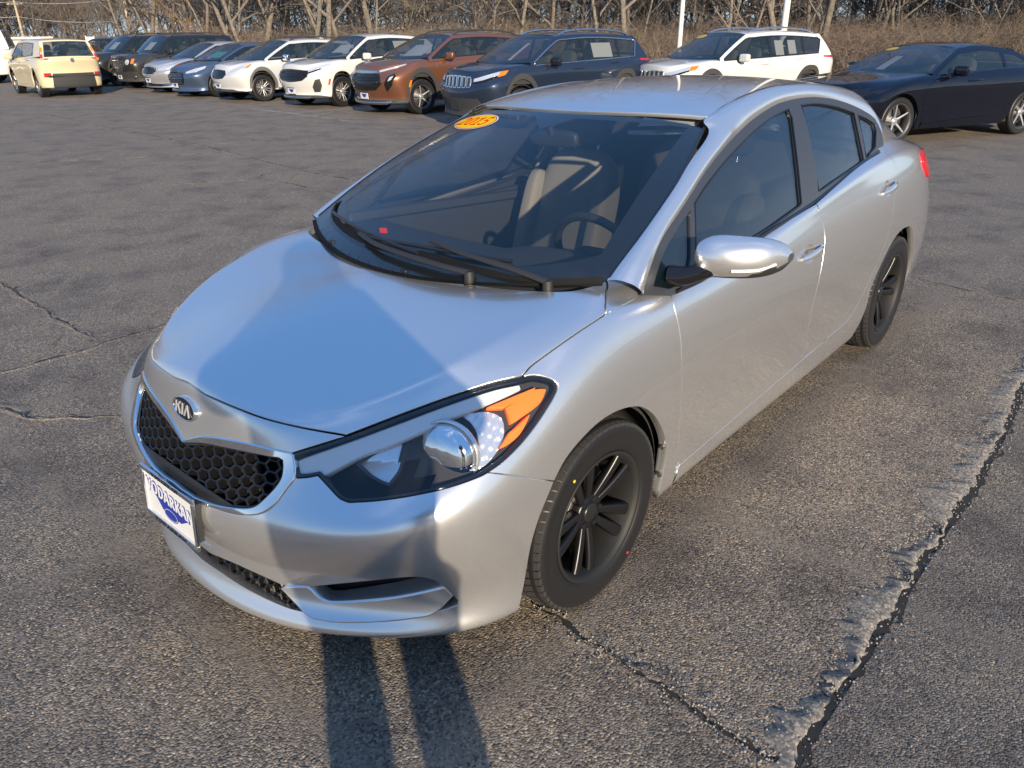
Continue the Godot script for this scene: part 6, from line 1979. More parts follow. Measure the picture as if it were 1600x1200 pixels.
func make_car(root: Node3D, S: Dictionary) -> Dictionary:
	# S: nose, tail, wb, R (tyre radius), xs (width scale), ys (heights for the skin's levels), blunt, hood_back, paint
	var ys: Array = S.ys
	var zs: Array = [S.tail, -S.wb, -S.wb * 0.5, 0.0, S.nose]
	set_net(func(p: Vector3) -> Vector3:
		var z := lerp_table([-3.73, -2.68, -1.34, 0.0, 0.90], zs, p.z)
		var y := lerp_table([0.15, 0.32, 0.52, 0.80, 0.96, 1.10], ys, p.y)
		var x: float = p.x * S.xs
		if p.z > 0.0:
			z += S.blunt * smoothstep(0.50, 0.80, p.y) * smoothstep(0.25, 0.70, p.z) * (1.0 - smoothstep(0.83, 0.93, p.y))
			x *= 1.0 + S.get("square", 0.0) * smoothstep(0.2, 0.7, p.z) * smoothstep(0.0, 0.5, absf(p.x))
		if p.y > 0.8 and p.z > -1.2:
			z -= S.get("hood_back", 0.0) * smoothstep(0.80, 0.93, p.y) * (1.0 - smoothstep(0.1, 0.75, p.z)) * smoothstep(-1.2, -0.6, p.z)
		if p.z < -2.9:
			z -= S.get("blunt_tail", 0.0) * smoothstep(0.55, 0.95, p.y) * smoothstep(-2.9, -3.4, p.z)
		return Vector3(x, y, z))
	var bp := body_pt
	var pm: Material = S.paint
	var B := {}
	for k in BODY_UV:
		B[k] = V2(BODY_UV[k])
	var cell := Vector2(0.15, 0.20)
	var gap := 0.0035
	obj("bonnet", patch(bp, both_halves(B.hood), cell, {"gap": gap, "flange": 0.02}).done(), pm, root)
	var front: PackedVector2Array = both_halves(B.bumper)
	var hl := B.headlight as PackedVector2Array
	var hr := PackedVector2Array()
	for p in hl:
		hr.append(Vector2(-p.x, p.y))
	for q in [grow(hl, 0.02), grow(hr, 0.02)]:
		var u := Geometry2D.merge_polygons(front, q)
		front = u[0]
		for x in u:
			if x.size() > front.size():
				front = x
	var tips := Geometry2D.clip_polygons(front, PackedVector2Array([Vector2(-3, 8.6), Vector2(3, 8.6), Vector2(3, 20), Vector2(-3, 20)]))
	obj("front_bumper", patch(bp, front, cell, {"flange": 0.02}).done(), pm, root)
	both("front_wing", patch(bp, B.fender, cell, {"gap": gap, "flange": 0.03}), pm, root)
	both("pillar_base", patch(bp, B.pillar_base, cell, {}), pm, root)
	var doors := both("front_door", patch(bp, B.front_door, cell, {"gap": gap, "flange": 0.02}), pm, root)
	var rdoors := both("rear_door", patch(bp, B.rear_door, cell, {"gap": gap if not S.get("coupe", false) else 0.0, "flange": 0.02}), pm, root)
	both("rear_quarter_panel", patch(bp, B.quarter, cell, {"flange": 0.03}), pm, root)
	both("sill_panel", patch(bp, B.rocker, cell, {"gap": gap, "flange": 0.02}), S.get("sill", pm), root)
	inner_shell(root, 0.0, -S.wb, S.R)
	wheel_housing(root, 0.0, S.R, 0.86 * S.xs, "wheel_arch_liner")
	wheel_housing(root, -S.wb, S.R, 0.86 * S.xs, "wheel_arch_liner")
	if S.has("clad"):
		for k in ["arch_front", "arch_rear"]:
			var a := V2(ARCH_UV[k])
			var c := Vector2(6.6, 2.6) if k == "arch_front" else Vector2(12.4, 2.6)
			both("arch_cladding", patch(bp, scaled_ring(a, c, 1.16), cell, {"lift": 0.010, "flange": 0.03, "round": 0.004}), S.clad, root)
	# handles and mirrors
	for e in [[9.95, 7.62, doors], [11.85, 8.12, rdoors]]:
		if S.get("coupe", false) and e[0] > 11.0:
			continue
		for s in 2:
			var sg := 1.0 - 2.0 * s
			var m := Mesher.new()
			var pts := []
			for k in 7:
				var t := lerpf(-0.26, 0.26, k / 6.0)
				var nn := skin_normal(bp, e[0] + t, e[1], 0.03, 1.0)
				var p: Vector3 = body_pt(e[0] + t, e[1] + t * 0.15) + nn * (0.028 * sqrt(maxf(0.0, 1.0 - pow(t / 0.26, 2.0))) + 0.002)
				pts.append(Vector3(p.x * sg, p.y, p.z))
			m.tube(pts, 0.013, 6, true)
			obj("door_handle", m.done(), S.get("handle", pm), e[2][s])
	for sg in [1.0, -1.0]:
		var mp: Vector3 = S.mirror
		var g := group_node("wing_mirror", root)
		var m := Mesher.new()
		cushion(m, Vector3(mp.x * sg, mp.y, mp.z), Vector3(0.22, 0.155, 0.13), Basis(Vector3.UP, 0.25 * sg), 0.0)
		obj("mirror_cap", m.done(), S.get("mirror_mat", pm), g)
		m = Mesher.new()
		m.tube([Vector3((mp.x - 0.20) * sg, mp.y - 0.10, mp.z + 0.05), Vector3((mp.x - 0.05) * sg, mp.y - 0.03, mp.z)], [0.045, 0.03], 8)
		obj("mirror_stalk", m.done(), M.black_plastic, g)
	var tx: float = 0.86 * S.xs - 0.115
	for q in [[tx, 0.0, 0.2], [-tx, 0.0, 0.7], [tx, -S.wb, 1.1], [-tx, -S.wb, 0.5]]:
		make_wheel(root, wheel_xf(q[0], S.R, q[1], q[2]), S.R, 0.112, S.rim, S.style, S.get("rim_mat", M.bright_alloy), false)
	greenhouse(root, S)
	return B

func greenhouse(root: Node3D, S: Dictionary) -> void:
	# windscreen, roof, side skins with their panes, rear window; all from the few numbers in S
	var pm: Material = S.paint
	var xb: float = S.xb
	var xt: float = S.xt
	var yt: float = S.roof_y
	var yb := lerpf(S.belt0, S.belt1, 0.4)
	var gx := func(z: float, y: float) -> float:
		var t: float = (y - yb) / (yt - yb)
		return xb - (xb - xt) * (0.75 * t + 0.25 * t * absf(t)) - 0.03 * pow(maxf(-z - S.wb * 0.75, 0.0), 2.0)
	var gp := func(z: float, y: float) -> Vector3: return Vector3(gx.call(z, y), y, z)
	var zc: float = S.cowl_z          # windscreen foot, middle
	var yc: float = S.cowl_y
	var zt: float = S.top_z
	var zr: float = S.rear_z          # rear edge of the roof
	var yr: float = S.rear_y
	var zg: float = S.glass_z         # foot of the rear window
	var yg: float = S.glass_y
	var roof := func(z: float) -> float:
		var t: float = (z - zt) / (zr - zt)
		return lerpf(yt - 0.045, yr, t) + (yt - lerpf(yt - 0.045, yr, 0.42)) * (1.0 - pow(absf(t - 0.42) / (0.42 if t < 0.42 else 0.58), 2.0))
	var ca := Vector3(0, yc + 0.03, zc - 0.24)      # foot of the pillar
	var cb := Vector3(0, roof.call(zt) - 0.035, zt - 0.10)
	ca.x = gx.call(ca.z, ca.y)
	cb.x = gx.call(cb.z, cb.y)
	var sp := func(s: float, t: float) -> Vector3:
		var b := Vector3(ca.x * s, yc + 0.03 * s * s, zc - 0.24 * s * s)
		var c := Vector3(cb.x * s, roof.call(zt) - 0.035 * s * s, zt - 0.10 * s * s)
		return b.lerp(c, t) + Vector3(0, 0.9, 0.42) * (0.07 * t * (1.0 - t))
	var quad := PackedVector2Array([Vector2(-1, 0), Vector2(1, 0), Vector2(1, 1), Vector2(-1, 1)])
	var quad_in := PackedVector2Array([Vector2(-0.94, 0.08), Vector2(0.94, 0.08), Vector2(0.92, 0.93), Vector2(-0.92, 0.93)])
	var scr := obj("windscreen", patch(sp, quad, Vector2(0.2, 0.2), {"h": 0.01}).done(), M.car_glass, root)
	obj("windscreen_border", patch(sp, quad, Vector2(0.2, 0.2), {"h": 0.01, "lift": -0.006, "holes": [quad_in]}).done(), M.satin_black, scr)
	var rgp := func(s: float, t: float) -> Vector3:
		var b := Vector3(gx.call(zg, yg) * s, yg - 0.02 * s * s, zg + 0.10 * s * s)
		var c := Vector3(gx.call(zr, yr - 0.04) * s, yr - 0.03 * s * s, zr + 0.04 * s * s)
		return b.lerp(c, t) + Vector3(0, 0.7, -0.5) * (0.06 * t * (1.0 - t))
	var rq := PackedVector2Array([Vector2(-0.90, 0.06), Vector2(0.90, 0.06), Vector2(0.88, 0.93), Vector2(-0.88, 0.93)])
	obj("rear_window", patch(rgp, rq, Vector2(0.25, 0.25), {"h": 0.01, "sign": -1.0, "lift": 0.002}).done(), M.car_glass, root)
	obj("rear_window_frame", patch(rgp, quad, Vector2(0.25, 0.25), {"h": 0.01, "sign": -1.0, "holes": [grow(rq, -0.03)]}).done(), pm, root)
	# roof, falling away quickly at its sides
	var rp := func(s: float, t: float) -> Vector3:
		var z := lerpf(zt - 0.10 * s * s, zr + 0.04 * s * s, t)
		var y: float = roof.call(lerpf(zt, zr, t))
		var x: float = gx.call(z, y - 0.05)
		return Vector3(x * s, y - 0.022 * s * s - 0.028 * pow(absf(s), 7.0), z)
	obj("roof", patch(rp, PackedVector2Array([Vector2(-1, 0), Vector2(1, 0), Vector2(1, 1), Vector2(-1, 1)]), Vector2(0.1, 0.08), {"h": 0.004, "sign": 1.0}).done(), S.get("roof_paint", pm), root)
	# side skin: everything between belt, windscreen edge, roof and rear window edge
	var top := []
	for k in 9:
		var t := k / 8.0
		var p: Vector3 = sp.call(1.0, t)
		top.append(Vector2(p.z, p.y))
	for k in range(1, 12):
		var p: Vector3 = rp.call(1.0, k / 12.0)
		top.append(Vector2(p.z, p.y))
	for k in 9:
		var p: Vector3 = rgp.call(1.0, 1.0 - k / 8.0)
		top.append(Vector2(p.z, p.y))
	var belt := func(z: float) -> float:
		return lerpf(S.belt0, S.belt1, clampf((ca.z - z) / (ca.z - S.dlo1), -0.2, 1.25))
	var skin := PackedVector2Array(top)
	var zz: float = top[top.size() - 1].x
	for k in 15:
		var z := lerpf(zz, ca.z, k / 14.0)
		skin.append(Vector2(z, belt.call(z) - 0.05))
	# daylight opening: the same outline drawn in
	var roof_line := func(z: float) -> float:
		for i in top.size() - 1:
			if z <= top[i].x and z >= top[i + 1].x:
				return lerpf(top[i].y, top[i + 1].y, (top[i].x - z) / maxf(0.0001, top[i].x - top[i + 1].x))
		return belt.call(z)
	var dz0: float = ca.z - S.get("dlo_in", 0.10)
	var dz1: float = S.dlo1
	var margin: float = S.get("margin", 0.055)
	var dlo_top := []
	for k in 31:
		var z := lerpf(dz0, dz1, k / 30.0)
		var y: float = INF
		for e in [-0.06, -0.03, 0.0, 0.03, 0.06]:
			y = minf(y, roof_line.call(z + e) - (margin if e == 0.0 else margin * 0.5))
		dlo_top.append(Vector2(z, maxf(y, belt.call(z) + 0.012)))
	var dlo := PackedVector2Array(dlo_top)
	for k in 16:
		var z := lerpf(dz1 + S.get("dlo_slant", 0.06), dz0, k / 15.0)
		dlo.append(Vector2(z, belt.call(z)))
	both("side_frame", patch(gp, skin, Vector2(0.12, 0.08), {"h": 0.005, "sign": -1.0, "holes": [dlo]}), S.get("pillar_paint", pm), root)
	# panes and the black posts between them
	var cuts: Array = S.posts
	var fr := grow(dlo, -0.022)
	var panes := []
	var edges := [dz0 + 1.0]
	for c in cuts:
		edges.append(c)
	edges.append(dz1 - 1.0)
	for k in edges.size() - 1:
		var box := PackedVector2Array([Vector2(edges[k] - (0.035 if k > 0 else 0.0), 0.0), Vector2(edges[k + 1] + (0.035 if k < edges.size() - 2 else 0.0), 0.0), Vector2(edges[k + 1] + (0.035 if k < edges.size() - 2 else 0.0) - 0.10, 3.0), Vector2(edges[k] - (0.035 if k > 0 else 0.0) - 0.10, 3.0)])
		for g in Geometry2D.intersect_polygons(fr, box):
			panes.append(g)
	both("window_frame", patch(gp, dlo, Vector2(0.12, 0.10), {"h": 0.005, "sign": -1.0, "lift": 0.003, "holes": panes}), S.get("frame", M.frame_black), root)
	for g in panes:
		both("side_window", patch(gp, grow(g, 0.004), Vector2(0.2, 0.15), {"h": 0.005, "sign": -1.0, "lift": -0.004}), M.car_glass, root)
	if S.has("dlo_chrome"):
		var m := Mesher.new()
		ring_tube(m, gp, dlo, 0.013, 0.006, true, 0.005, -1.0)
		both("window_trim", m, S.dlo_chrome, root)
	if S.has("rails"):
		var m := Mesher.new()
		var pts := []
		for k in 13:
			var t := lerpf(0.06, 0.96, k / 12.0)
			var p: Vector3 = rp.call(0.86, t)
			pts.append(p + Vector3(0, 0.065 * pow(sin(PI * clampf(lerpf(0.0, 1.0, k / 12.0), 0.0, 1.0)), 0.35), 0))
		m.tube(pts, 0.018, 8)
		both("roof_rail", m, S.rails, root)
	# a dark cabin with seats, so that the panes show depth
	var m := Mesher.new()
	m.box(Vector3(0, S.belt0 - 0.42, (zc + zg) * 0.5 - 0.1), Vector3(xb * 1.7, 0.03, absf(zg - zc) - 0.2))
	m.box(Vector3(0, S.belt0 - 0.16, zc - 0.30), Vector3(xb * 1.75, 0.28, 0.5), Basis.IDENTITY, 0.06)
	obj("cabin_floor", m.done(), M.cabin_trim, root)
	for e in [[0.37, zt - 0.62], [-0.37, zt - 0.62], [0.37, zt - 1.50], [-0.37, zt - 1.50]]:
		if e[1] < zg + 0.5:
			continue
		m = Mesher.new()
		cushion(m, Vector3(e[0], S.belt0 - 0.08, e[1]), Vector3(0.5, 0.64, 0.16), Basis(Vector3.RIGHT, -0.3), 0.15)
		cushion(m, Vector3(e[0], S.belt0 + 0.33, e[1] - 0.12), Vector3(0.27, 0.17, 0.1), Basis(Vector3.RIGHT, -0.2), 0.1)
		obj("seat", m.done(), S.get("seat", M.seat_trim), root)
	S["gp"] = gp
	S["sp"] = sp
	S["rp"] = rp
	S["rgp"] = rgp

func facing(root: Node3D, called: String, poly, lift: float, mt: Material, mirrored := true, flange := 0.012) -> void:
	# a lamp, grille or trim piece standing a little proud of the skin
	var given: PackedVector2Array = poly if poly is PackedVector2Array else V2(poly)
	var pl := PackedVector2Array()
	for i in given.size():      # short steps along the outline, so that its edge follows the skin
		var a := given[i]
		var b := given[(i + 1) % given.size()]
		var n := maxi(1, int(a.distance_to(b) / 0.3))
		for k in n:
			pl.append(a.lerp(b, float(k) / n))
	if mirrored:
		both(called, patch(body_pt, pl, Vector2(0.15, 0.20), {"lift": lift, "flange": flange, "round": 0.002}), mt, root)
	else:
		obj(called, patch(body_pt, pl, Vector2(0.15, 0.20), {"lift": lift, "flange": flange, "round": 0.002}).done(), mt, root)

func sym(l: Array) -> PackedVector2Array:
	# from the centre line out and back
	return both_halves(V2(l))

func slots(root: Node3D, count: int, u1: float, v0: float, v1: float, lift: float, frame_mat: Material) -> void:
	# upright slots: dark patches for the shaded openings, in bright rims
	for k in count:
		var c := lerpf(-u1, u1, (k + 0.5) / count)
		var w := u1 / count * 0.72
		facing(root, "grille_slot_rim", PackedVector2Array([Vector2(c - w, v0), Vector2(c + w, v0), Vector2(c + w * 1.08, v1), Vector2(c - w * 1.08, v1)]), lift, frame_mat, false, 0.015)
		facing(root, "grille_slot", PackedVector2Array([Vector2(c - w * 0.62, v0 + 0.14), Vector2(c + w * 0.62, v0 + 0.14), Vector2(c + w * 0.66, v1 - 0.16), Vector2(c - w * 0.66, v1 - 0.16)]), lift + 0.003, M.dark_void, false, 0.003)

func bars(root: Node3D, u1: float, v0: float, v1: float, n: int, lift: float, mt: Material) -> void:
	for k in n:
		var v := lerpf(v0, v1, (k + 0.5) / n)
		var m := Mesher.new()
		var pts := []
		for i in 13:
			var u := lerpf(-u1, u1, i / 12.0)
			pts.append(body_pt(u, v) + skin_normal(body_pt, u, v, 0.03, 1.0) * lift)
		m.tube(pts, 0.008, 6)
		obj("grille_bar", m.done(), mt, root)

func dealer_plate(root: Node3D, v: float) -> void:
	var c := body_pt(0.0, v)
	var nn := skin_normal(body_pt, 0.0, v, 0.05, 1.0)
	nn = Vector3(0, nn.y * 0.4, nn.z).normalized()
	var g := group_node("number_plate", root, Transform3D(Basis(Vector3.RIGHT, nn.cross(Vector3.RIGHT), nn), c + nn * 0.022))
	var m := Mesher.new()
	m.box(Vector3.ZERO, Vector3(0.31, 0.155, 0.008), Basis.IDENTITY, 0.002)
	obj("plate_card", m.done(), M.plate_white, g)
	m = Mesher.new()
	m.flat([Vector3(-0.11, 0.045, 0.0052), Vector3(-0.04, -0.03, 0.0052), Vector3(0.04, -0.03, 0.0052), Vector3(0.11, 0.04, 0.0052)])
	obj("plate_wing", m.done(), M.plate_blue, g)
	m = Mesher.new()
	for e in [[0, 0.072, 0.315, 0.016], [0, -0.072, 0.315, 0.016]]:
		m.box(Vector3(e[0], e[1], 0.004), Vector3(e[2], e[3], 0.008))
	obj("plate_frame", m.done(), M.satin_black, g)

func oval_on(fn: Callable, c: Vector2, a: float, b: float, lift: float, sg := 1.0) -> Mesher:
	var ov := PackedVector2Array()
	for k in 28:
		ov.append(c + Vector2(cos(TAU * k / 28.0) * a, sin(TAU * k / 28.0) * b))
	return patch(fn, ov, Vector2(0.2, 0.2), {"h": 0.01, "lift": lift, "sign": sg})

func paper(root: Node3D, S: Dictionary, z0: float, z1: float, y0: float, y1: float, mt: Material) -> void:
	# a sheet stuck inside a side window
	obj("window_paper", patch(S.gp, PackedVector2Array([Vector2(z0, y0), Vector2(z1, y0), Vector2(z1, y1), Vector2(z0, y1)]), Vector2(0.3, 0.3), {"h": 0.005, "sign": -1.0, "lift": -0.010}).done(), mt, root)

func screen_paper(root: Node3D, S: Dictionary, s0: float, s1: float, t0: float, t1: float, mt: Material) -> void:
	obj("screen_paper", patch(S.sp, PackedVector2Array([Vector2(s0, t0), Vector2(s1, t0), Vector2(s1, t1), Vector2(s0, t1)]), Vector2(0.3, 0.3), {"h": 0.01, "lift": -0.012}).done(), mt, root)

func suv_spec(d: Dictionary) -> Dictionary:
	var s := {"blunt": 0.06, "square": 0.03, "blunt_tail": 0.12, "style": "six_split", "frame": M.frame_black, "margin": 0.06, "dlo_slant": 0.10}
	s.merge(d, true)
	return s

func build_background_cars() -> void:
	paint("copper_paint", lin(0.20, 0.082, 0.042), 0.6, 0.35)
	paint("white_paint", lin(0.50, 0.50, 0.48), 0.0, 0.4)
	paint("pearl_paint", lin(0.52, 0.53, 0.53), 0.25, 0.4)
	paint("slate_blue_paint", lin(0.018, 0.028, 0.052), 0.4, 0.35).metallic_specular = 0.2
	paint("midnight_paint", lin(0.003, 0.004, 0.010), 0.3, 0.3).metallic_specular = 0.1
	paint("cream_paint", lin(0.56, 0.48, 0.31), 0.0, 0.4)
	paint("granite_paint", lin(0.04, 0.04, 0.04), 0.5, 0.35)
	paint("graphite_paint", lin(0.022, 0.024, 0.022), 0.5, 0.35)
	paint("steel_paint", lin(0.42, 0.43, 0.45), 0.6, 0.38)
	paint("blue_paint", lin(0.055, 0.085, 0.15), 0.5, 0.35)
	paint("black_roof_paint", lin(0.01, 0.01, 0.012), 0.1, 0.3)
	mat("bright_alloy", lin(0.55, 0.55, 0.56), 0.3, 0.75)
	mat("frame_black", lin(0.012, 0.012, 0.013), 0.2)
	mat("cladding", lin(0.026, 0.026, 0.027), 0.7)
	mat("lamp_clear", lin(0.62, 0.64, 0.66), 0.12, 0.55)
	mat("paper_white", lin(0.70, 0.72, 0.70), 0.8)
	mat("paper_teal", lin(0.10, 0.52, 0.42), 0.7)
	mat("sticker_gold", lin(0.72, 0.42, 0.05), 0.5)
	var amber: Material = M.amber_lens
	var chrome: Material = M.chrome
	# ---- copper crossover
	var row := "cars parked in the row behind the silver saloon"
	var o := far_thing("parked_car", "copper brown crossover with black lower trim and bright wheels, beside the white crossover", "car", Vector2(-12.43, -10.44), -5.8, row)
	var S := suv_spec({"paint": M.copper_paint, "nose": 0.95, "tail": -3.93, "wb": 2.86, "R": 0.375, "rim": 0.245, "xs": 1.085, "ys": [0.24, 0.38, 0.68, 1.02, 1.14, 1.22], "clad": M.cladding, "sill": M.cladding, "style": "five", "mirror": Vector3(1.06, 1.20, -0.72),
		"xb": 0.90, "xt": 0.62, "belt0": 1.13, "belt1": 1.24, "cowl_y": 1.14, "cowl_z": 0.02, "top_z": -0.98, "roof_y": 1.68, "rear_z": -3.30, "rear_y": 1.60, "glass_z": -3.72, "glass_y": 1.24, "dlo1": -3.25, "posts": [-1.62, -2.60], "rails": M.cladding})
	make_car(o, S)
	facing(o, "grille", sym([0, 4.1, 1.6, 4.15, 2.4, 4.8, 2.1, 6.6, 1.5, 6.9, 0, 6.9]), 0.012, M.gloss_black, false)
	bars(o, 1.9, 4.4, 6.2, 4, 0.020, M.satin_black)
	facing(o, "grille_crossbar", sym([0, 6.7, 2.0, 6.9, 2.0, 7.3, 0, 7.15]), 0.02, M.satin_chrome, false)
	facing(o, "daylight_lamp", [2.1, 7.0, 3.4, 7.35, 4.6, 7.75, 4.7, 7.95, 3.4, 7.7, 2.1, 7.4], 0.012, M.lamp_clear)
	facing(o, "headlight_pod", [2.9, 3.9, 3.7, 4.5, 4.15, 5.6, 3.9, 6.3, 3.3, 5.9, 2.8, 4.7], 0.010, M.gloss_black)
	facing(o, "headlight", [3.3, 5.0, 3.7, 5.2, 3.9, 5.8, 3.5, 5.6], 0.016, M.lamp_clear)
	facing(o, "lower_trim", sym([0, 0.5, 2, 0.5, 4, 0.5, 5.05, 0.55, 5.2, 1.6, 5.25, 2.6, 4.2, 2.9, 3.2, 2.4, 0, 2.4]), 0.012, M.cladding, false)
	facing(o, "skid_plate", sym([0, 0.6, 2.6, 0.6, 3.2, 2.0, 2.4, 1.5, 0, 1.4]), 0.024, M.satin_chrome, false)
	facing(o, "side_marker", [5.35, 4.4, 5.5, 4.4, 5.62, 5.2, 5.5, 5.2], 0.014, amber)
	dealer_plate(o, 3.3)
	screen_paper(o, S, 0.1, 0.75, 0.12, 0.55, M.paper_white)
	# ---- white crossover
	o = far_thing("parked_car", "bright white crossover with split-spoke wheels, between the copper crossover and the silvery wagon", "car", Vector2(-15.46, -10.45), 0.6, row)
	S = suv_spec({"paint": M.white_paint, "nose": 0.93, "tail": -3.72, "wb": 2.72, "R": 0.36, "rim": 0.232, "xs": 1.035, "ys": [0.22, 0.36, 0.64, 0.98, 1.09, 1.18], "style": "six_split", "mirror": Vector3(1.02, 1.15, -0.72), "sill": M.cladding,
		"xb": 0.855, "xt": 0.60, "belt0": 1.075, "belt1": 1.20, "cowl_y": 1.10, "cowl_z": 0.04, "top_z": -0.96, "roof_y": 1.66, "rear_z": -3.1, "rear_y": 1.57, "glass_z": -3.52, "glass_y": 1.2, "dlo1": -3.0, "posts": [-1.58, -2.5], "dlo_slant": 0.2})
	make_car(o, S)
	facing(o, "grille", sym([0, 4.9, 1.8, 5.0, 2.5, 5.6, 2.6, 7.0, 1.6, 7.2, 0, 7.2]), 0.010, M.gloss_black, false)
	bars(o, 2.1, 5.1, 7.0, 5, 0.016, M.satin_black)
	facing(o, "headlight", [2.55, 6.6, 3.6, 6.9, 4.9, 7.5, 5.05, 7.85, 3.8, 7.6, 2.6, 7.25], 0.012, M.lamp_clear)
	facing(o, "headlight_mask", [2.6, 6.3, 3.6, 6.6, 4.2, 6.9, 3.6, 7.0, 2.6, 6.75], 0.010, M.gloss_black)
	facing(o, "fog_recess", [3.0, 3.2, 3.8, 3.2, 4.3, 4.1, 4.2, 4.9, 3.6, 4.8, 3.0, 4.0], 0.008, M.cladding)
	facing(o, "lower_trim", sym([0, 0.5, 2, 0.5, 4, 0.5, 5.0, 0.55, 5.15, 1.4, 4.2, 2.1, 3.2, 2.3, 0, 2.3]), 0.012, M.cladding, false)
	facing(o, "skid_plate", sym([0, 0.6, 2.2, 0.6, 2.6, 1.5, 0, 1.4]), 0.02, M.satin_chrome, false)
	facing(o, "side_marker", [5.05, 4.2, 5.2, 4.2, 5.36, 5.0, 5.2, 5.0], 0.008, M.red_amber)
	dealer_plate(o, 3.4)
	paper(o, S, -1.85, -2.35, 1.22, 1.48, M.paper_white)
	screen_paper(o, S, 0.3, 0.85, 0.25, 0.6, M.paper_white)
	# ---- pale wagon with grey arches
	o = far_thing("parked_car", "silvery white crossover wagon with grey arch trim, next to the dark blue saloon", "car", Vector2(-18.56, -10.19), -4.1, row)
	S = suv_spec({"paint": M.pearl_paint, "nose": 0.90, "tail": -3.55, "wb": 2.63, "R": 0.345, "rim": 0.222, "xs": 1.0, "ys": [0.26, 0.36, 0.62, 0.92, 1.03, 1.12], "clad": M.arch_grey, "sill": M.arch_grey, "style": "six_split", "rim_mat": M.bright_alloy, "mirror": Vector3(1.0, 1.09, -0.70), "mirror_mat": M.chrome, "blunt": 0.0,
		"xb": 0.825, "xt": 0.58, "belt0": 1.02, "belt1": 1.11, "cowl_y": 1.03, "cowl_z": 0.10, "top_z": -0.92, "roof_y": 1.56, "rear_z": -2.95, "rear_y": 1.49, "glass_z": -3.38, "glass_y": 1.14, "dlo1": -2.88, "posts": [-1.52, -2.42], "rails": M.cladding, "dlo_slant": 0.3})
	make_car(o, S)
	facing(o, "grille", sym([0, 4.9, 1.2, 5.0, 1.7, 5.8, 1.4, 6.9, 0, 7.0]), 0.010, M.gloss_black, false)
	facing(o, "headlight", [2.1, 6.2, 3.0, 6.2, 4.2, 6.7, 4.7, 7.6, 3.9, 7.8, 2.7, 7.2], 0.012, M.lamp_clear)
	facing(o, "indicator", [4.25, 6.9, 4.75, 7.0, 5.1, 7.7, 4.75, 7.65], 0.014, amber)
	facing(o, "lower_trim", sym([0, 0.5, 2, 0.5, 4, 0.5, 5.0, 0.55, 5.15, 1.2, 3.2, 1.6, 2.4, 2.6, 0, 2.7]), 0.010, M.cladding, false)
	dealer_plate(o, 3.6)
	# ---- dark blue saloon, mostly hidden
	o = far_thing("parked_car", "dark blue saloon, teal paper behind its windscreen, half hidden by the silvery wagon", "car", Vector2(-21.1, -10.2), 0.0, row)
	S = {"paint": M.blue_paint, "nose": 0.93, "tail": -3.7, "wb": 2.7, "R": 0.32, "rim": 0.21, "xs": 1.01, "ys": [0.16, 0.32, 0.54, 0.80, 0.97, 1.08], "blunt": 0.03, "style": "cover", "mirror": Vector3(1.0, 1.0, -0.62),
		"xb": 0.83, "xt": 0.57, "belt0": 0.96, "belt1": 1.07, "cowl_y": 0.98, "cowl_z": 0.04, "top_z": -1.0, "roof_y": 1.46, "rear_z": -2.4, "rear_y": 1.40, "glass_z": -3.1, "glass_y": 1.12, "dlo1": -2.6, "posts": [-1.62]}
	make_car(o, S)
	facing(o, "grille", sym([0, 3.6, 1.6, 3.7, 2.1, 4.8, 1.7, 6.8, 0, 6.9]), 0.010, M.gloss_black, false)
	bars(o, 1.6, 3.8, 6.6, 6, 0.016, M.satin_chrome)
	facing(o, "headlight", [2.3, 6.4, 3.6, 6.5, 4.8, 7.3, 4.9, 7.8, 3.4, 7.6, 2.3, 7.0], 0.012, M.lamp_clear)
	dealer_plate(o, 3.5)
	screen_paper(o, S, 0.15, 0.80, 0.18, 0.52, M.paper_teal)
	# ---- silver saloon with multi-spoke wheels
	o = far_thing("parked_car", "small silver grey saloon with a dark slatted grille, parked beside the second boxy dark off-roader", "car", Vector2(-23.5, -10.55), 1.0, row)
	S = {"paint": M.steel_paint, "nose": 0.98, "tail": -3.8, "wb": 2.77, "R": 0.335, "rim": 0.225, "xs": 1.03, "ys": [0.17, 0.33, 0.56, 0.84, 1.0, 1.10], "blunt": 0.03, "style": "ten", "mirror": Vector3(1.02, 1.03, -0.68), "mirror_mat": chrome,
		"xb": 0.845, "xt": 0.58, "belt0": 0.985, "belt1": 1.08, "cowl_y": 1.0, "cowl_z": 0.0, "top_z": -1.02, "roof_y": 1.48, "rear_z": -2.45, "rear_y": 1.42, "glass_z": -3.15, "glass_y": 1.13, "dlo1": -2.65, "posts": [-1.65]}
	make_car(o, S)
	facing(o, "grille", sym([0, 5.4, 1.2, 5.4, 1.7, 6.1, 1.6, 7.2, 0, 7.3]), 0.010, M.gloss_black, false)
	bars(o, 1.4, 5.5, 7.1, 5, 0.016, M.satin_chrome)
	facing(o, "headlight", [2.1, 6.2, 3.2, 6.1, 4.4, 6.8, 4.6, 7.4, 3.2, 7.3, 2.2, 6.9], 0.012, M.lamp_clear)
	facing(o, "indicator", [4.4, 6.7, 4.8, 7.0, 5.05, 7.6, 4.6, 7.5], 0.014, amber)
	facing(o, "lower_intake", sym([0, 1.6, 2.2, 1.6, 3.8, 2.2, 3.9, 2.9, 2.4, 2.8, 0, 2.9]), 0.006, M.gloss_black, false)
	facing(o, "chrome_strip", [2.4, 2.2, 3.9, 2.5, 3.9, 2.75, 2.4, 2.45], 0.012, M.satin_chrome)
	dealer_plate(o, 3.8)
	# ---- two boxy off-roaders
	var boxes := [[Vector2(-26.3, -10.7), -1.5, M.granite_paint, "boxy dark grey off-roader with round lamps and black roof, the nearer of the two"], [Vector2(-29.2, -10.7), -1.5, M.graphite_paint, "boxy charcoal off-roader with round lamps, the farther one, beside the low white saloon"]]
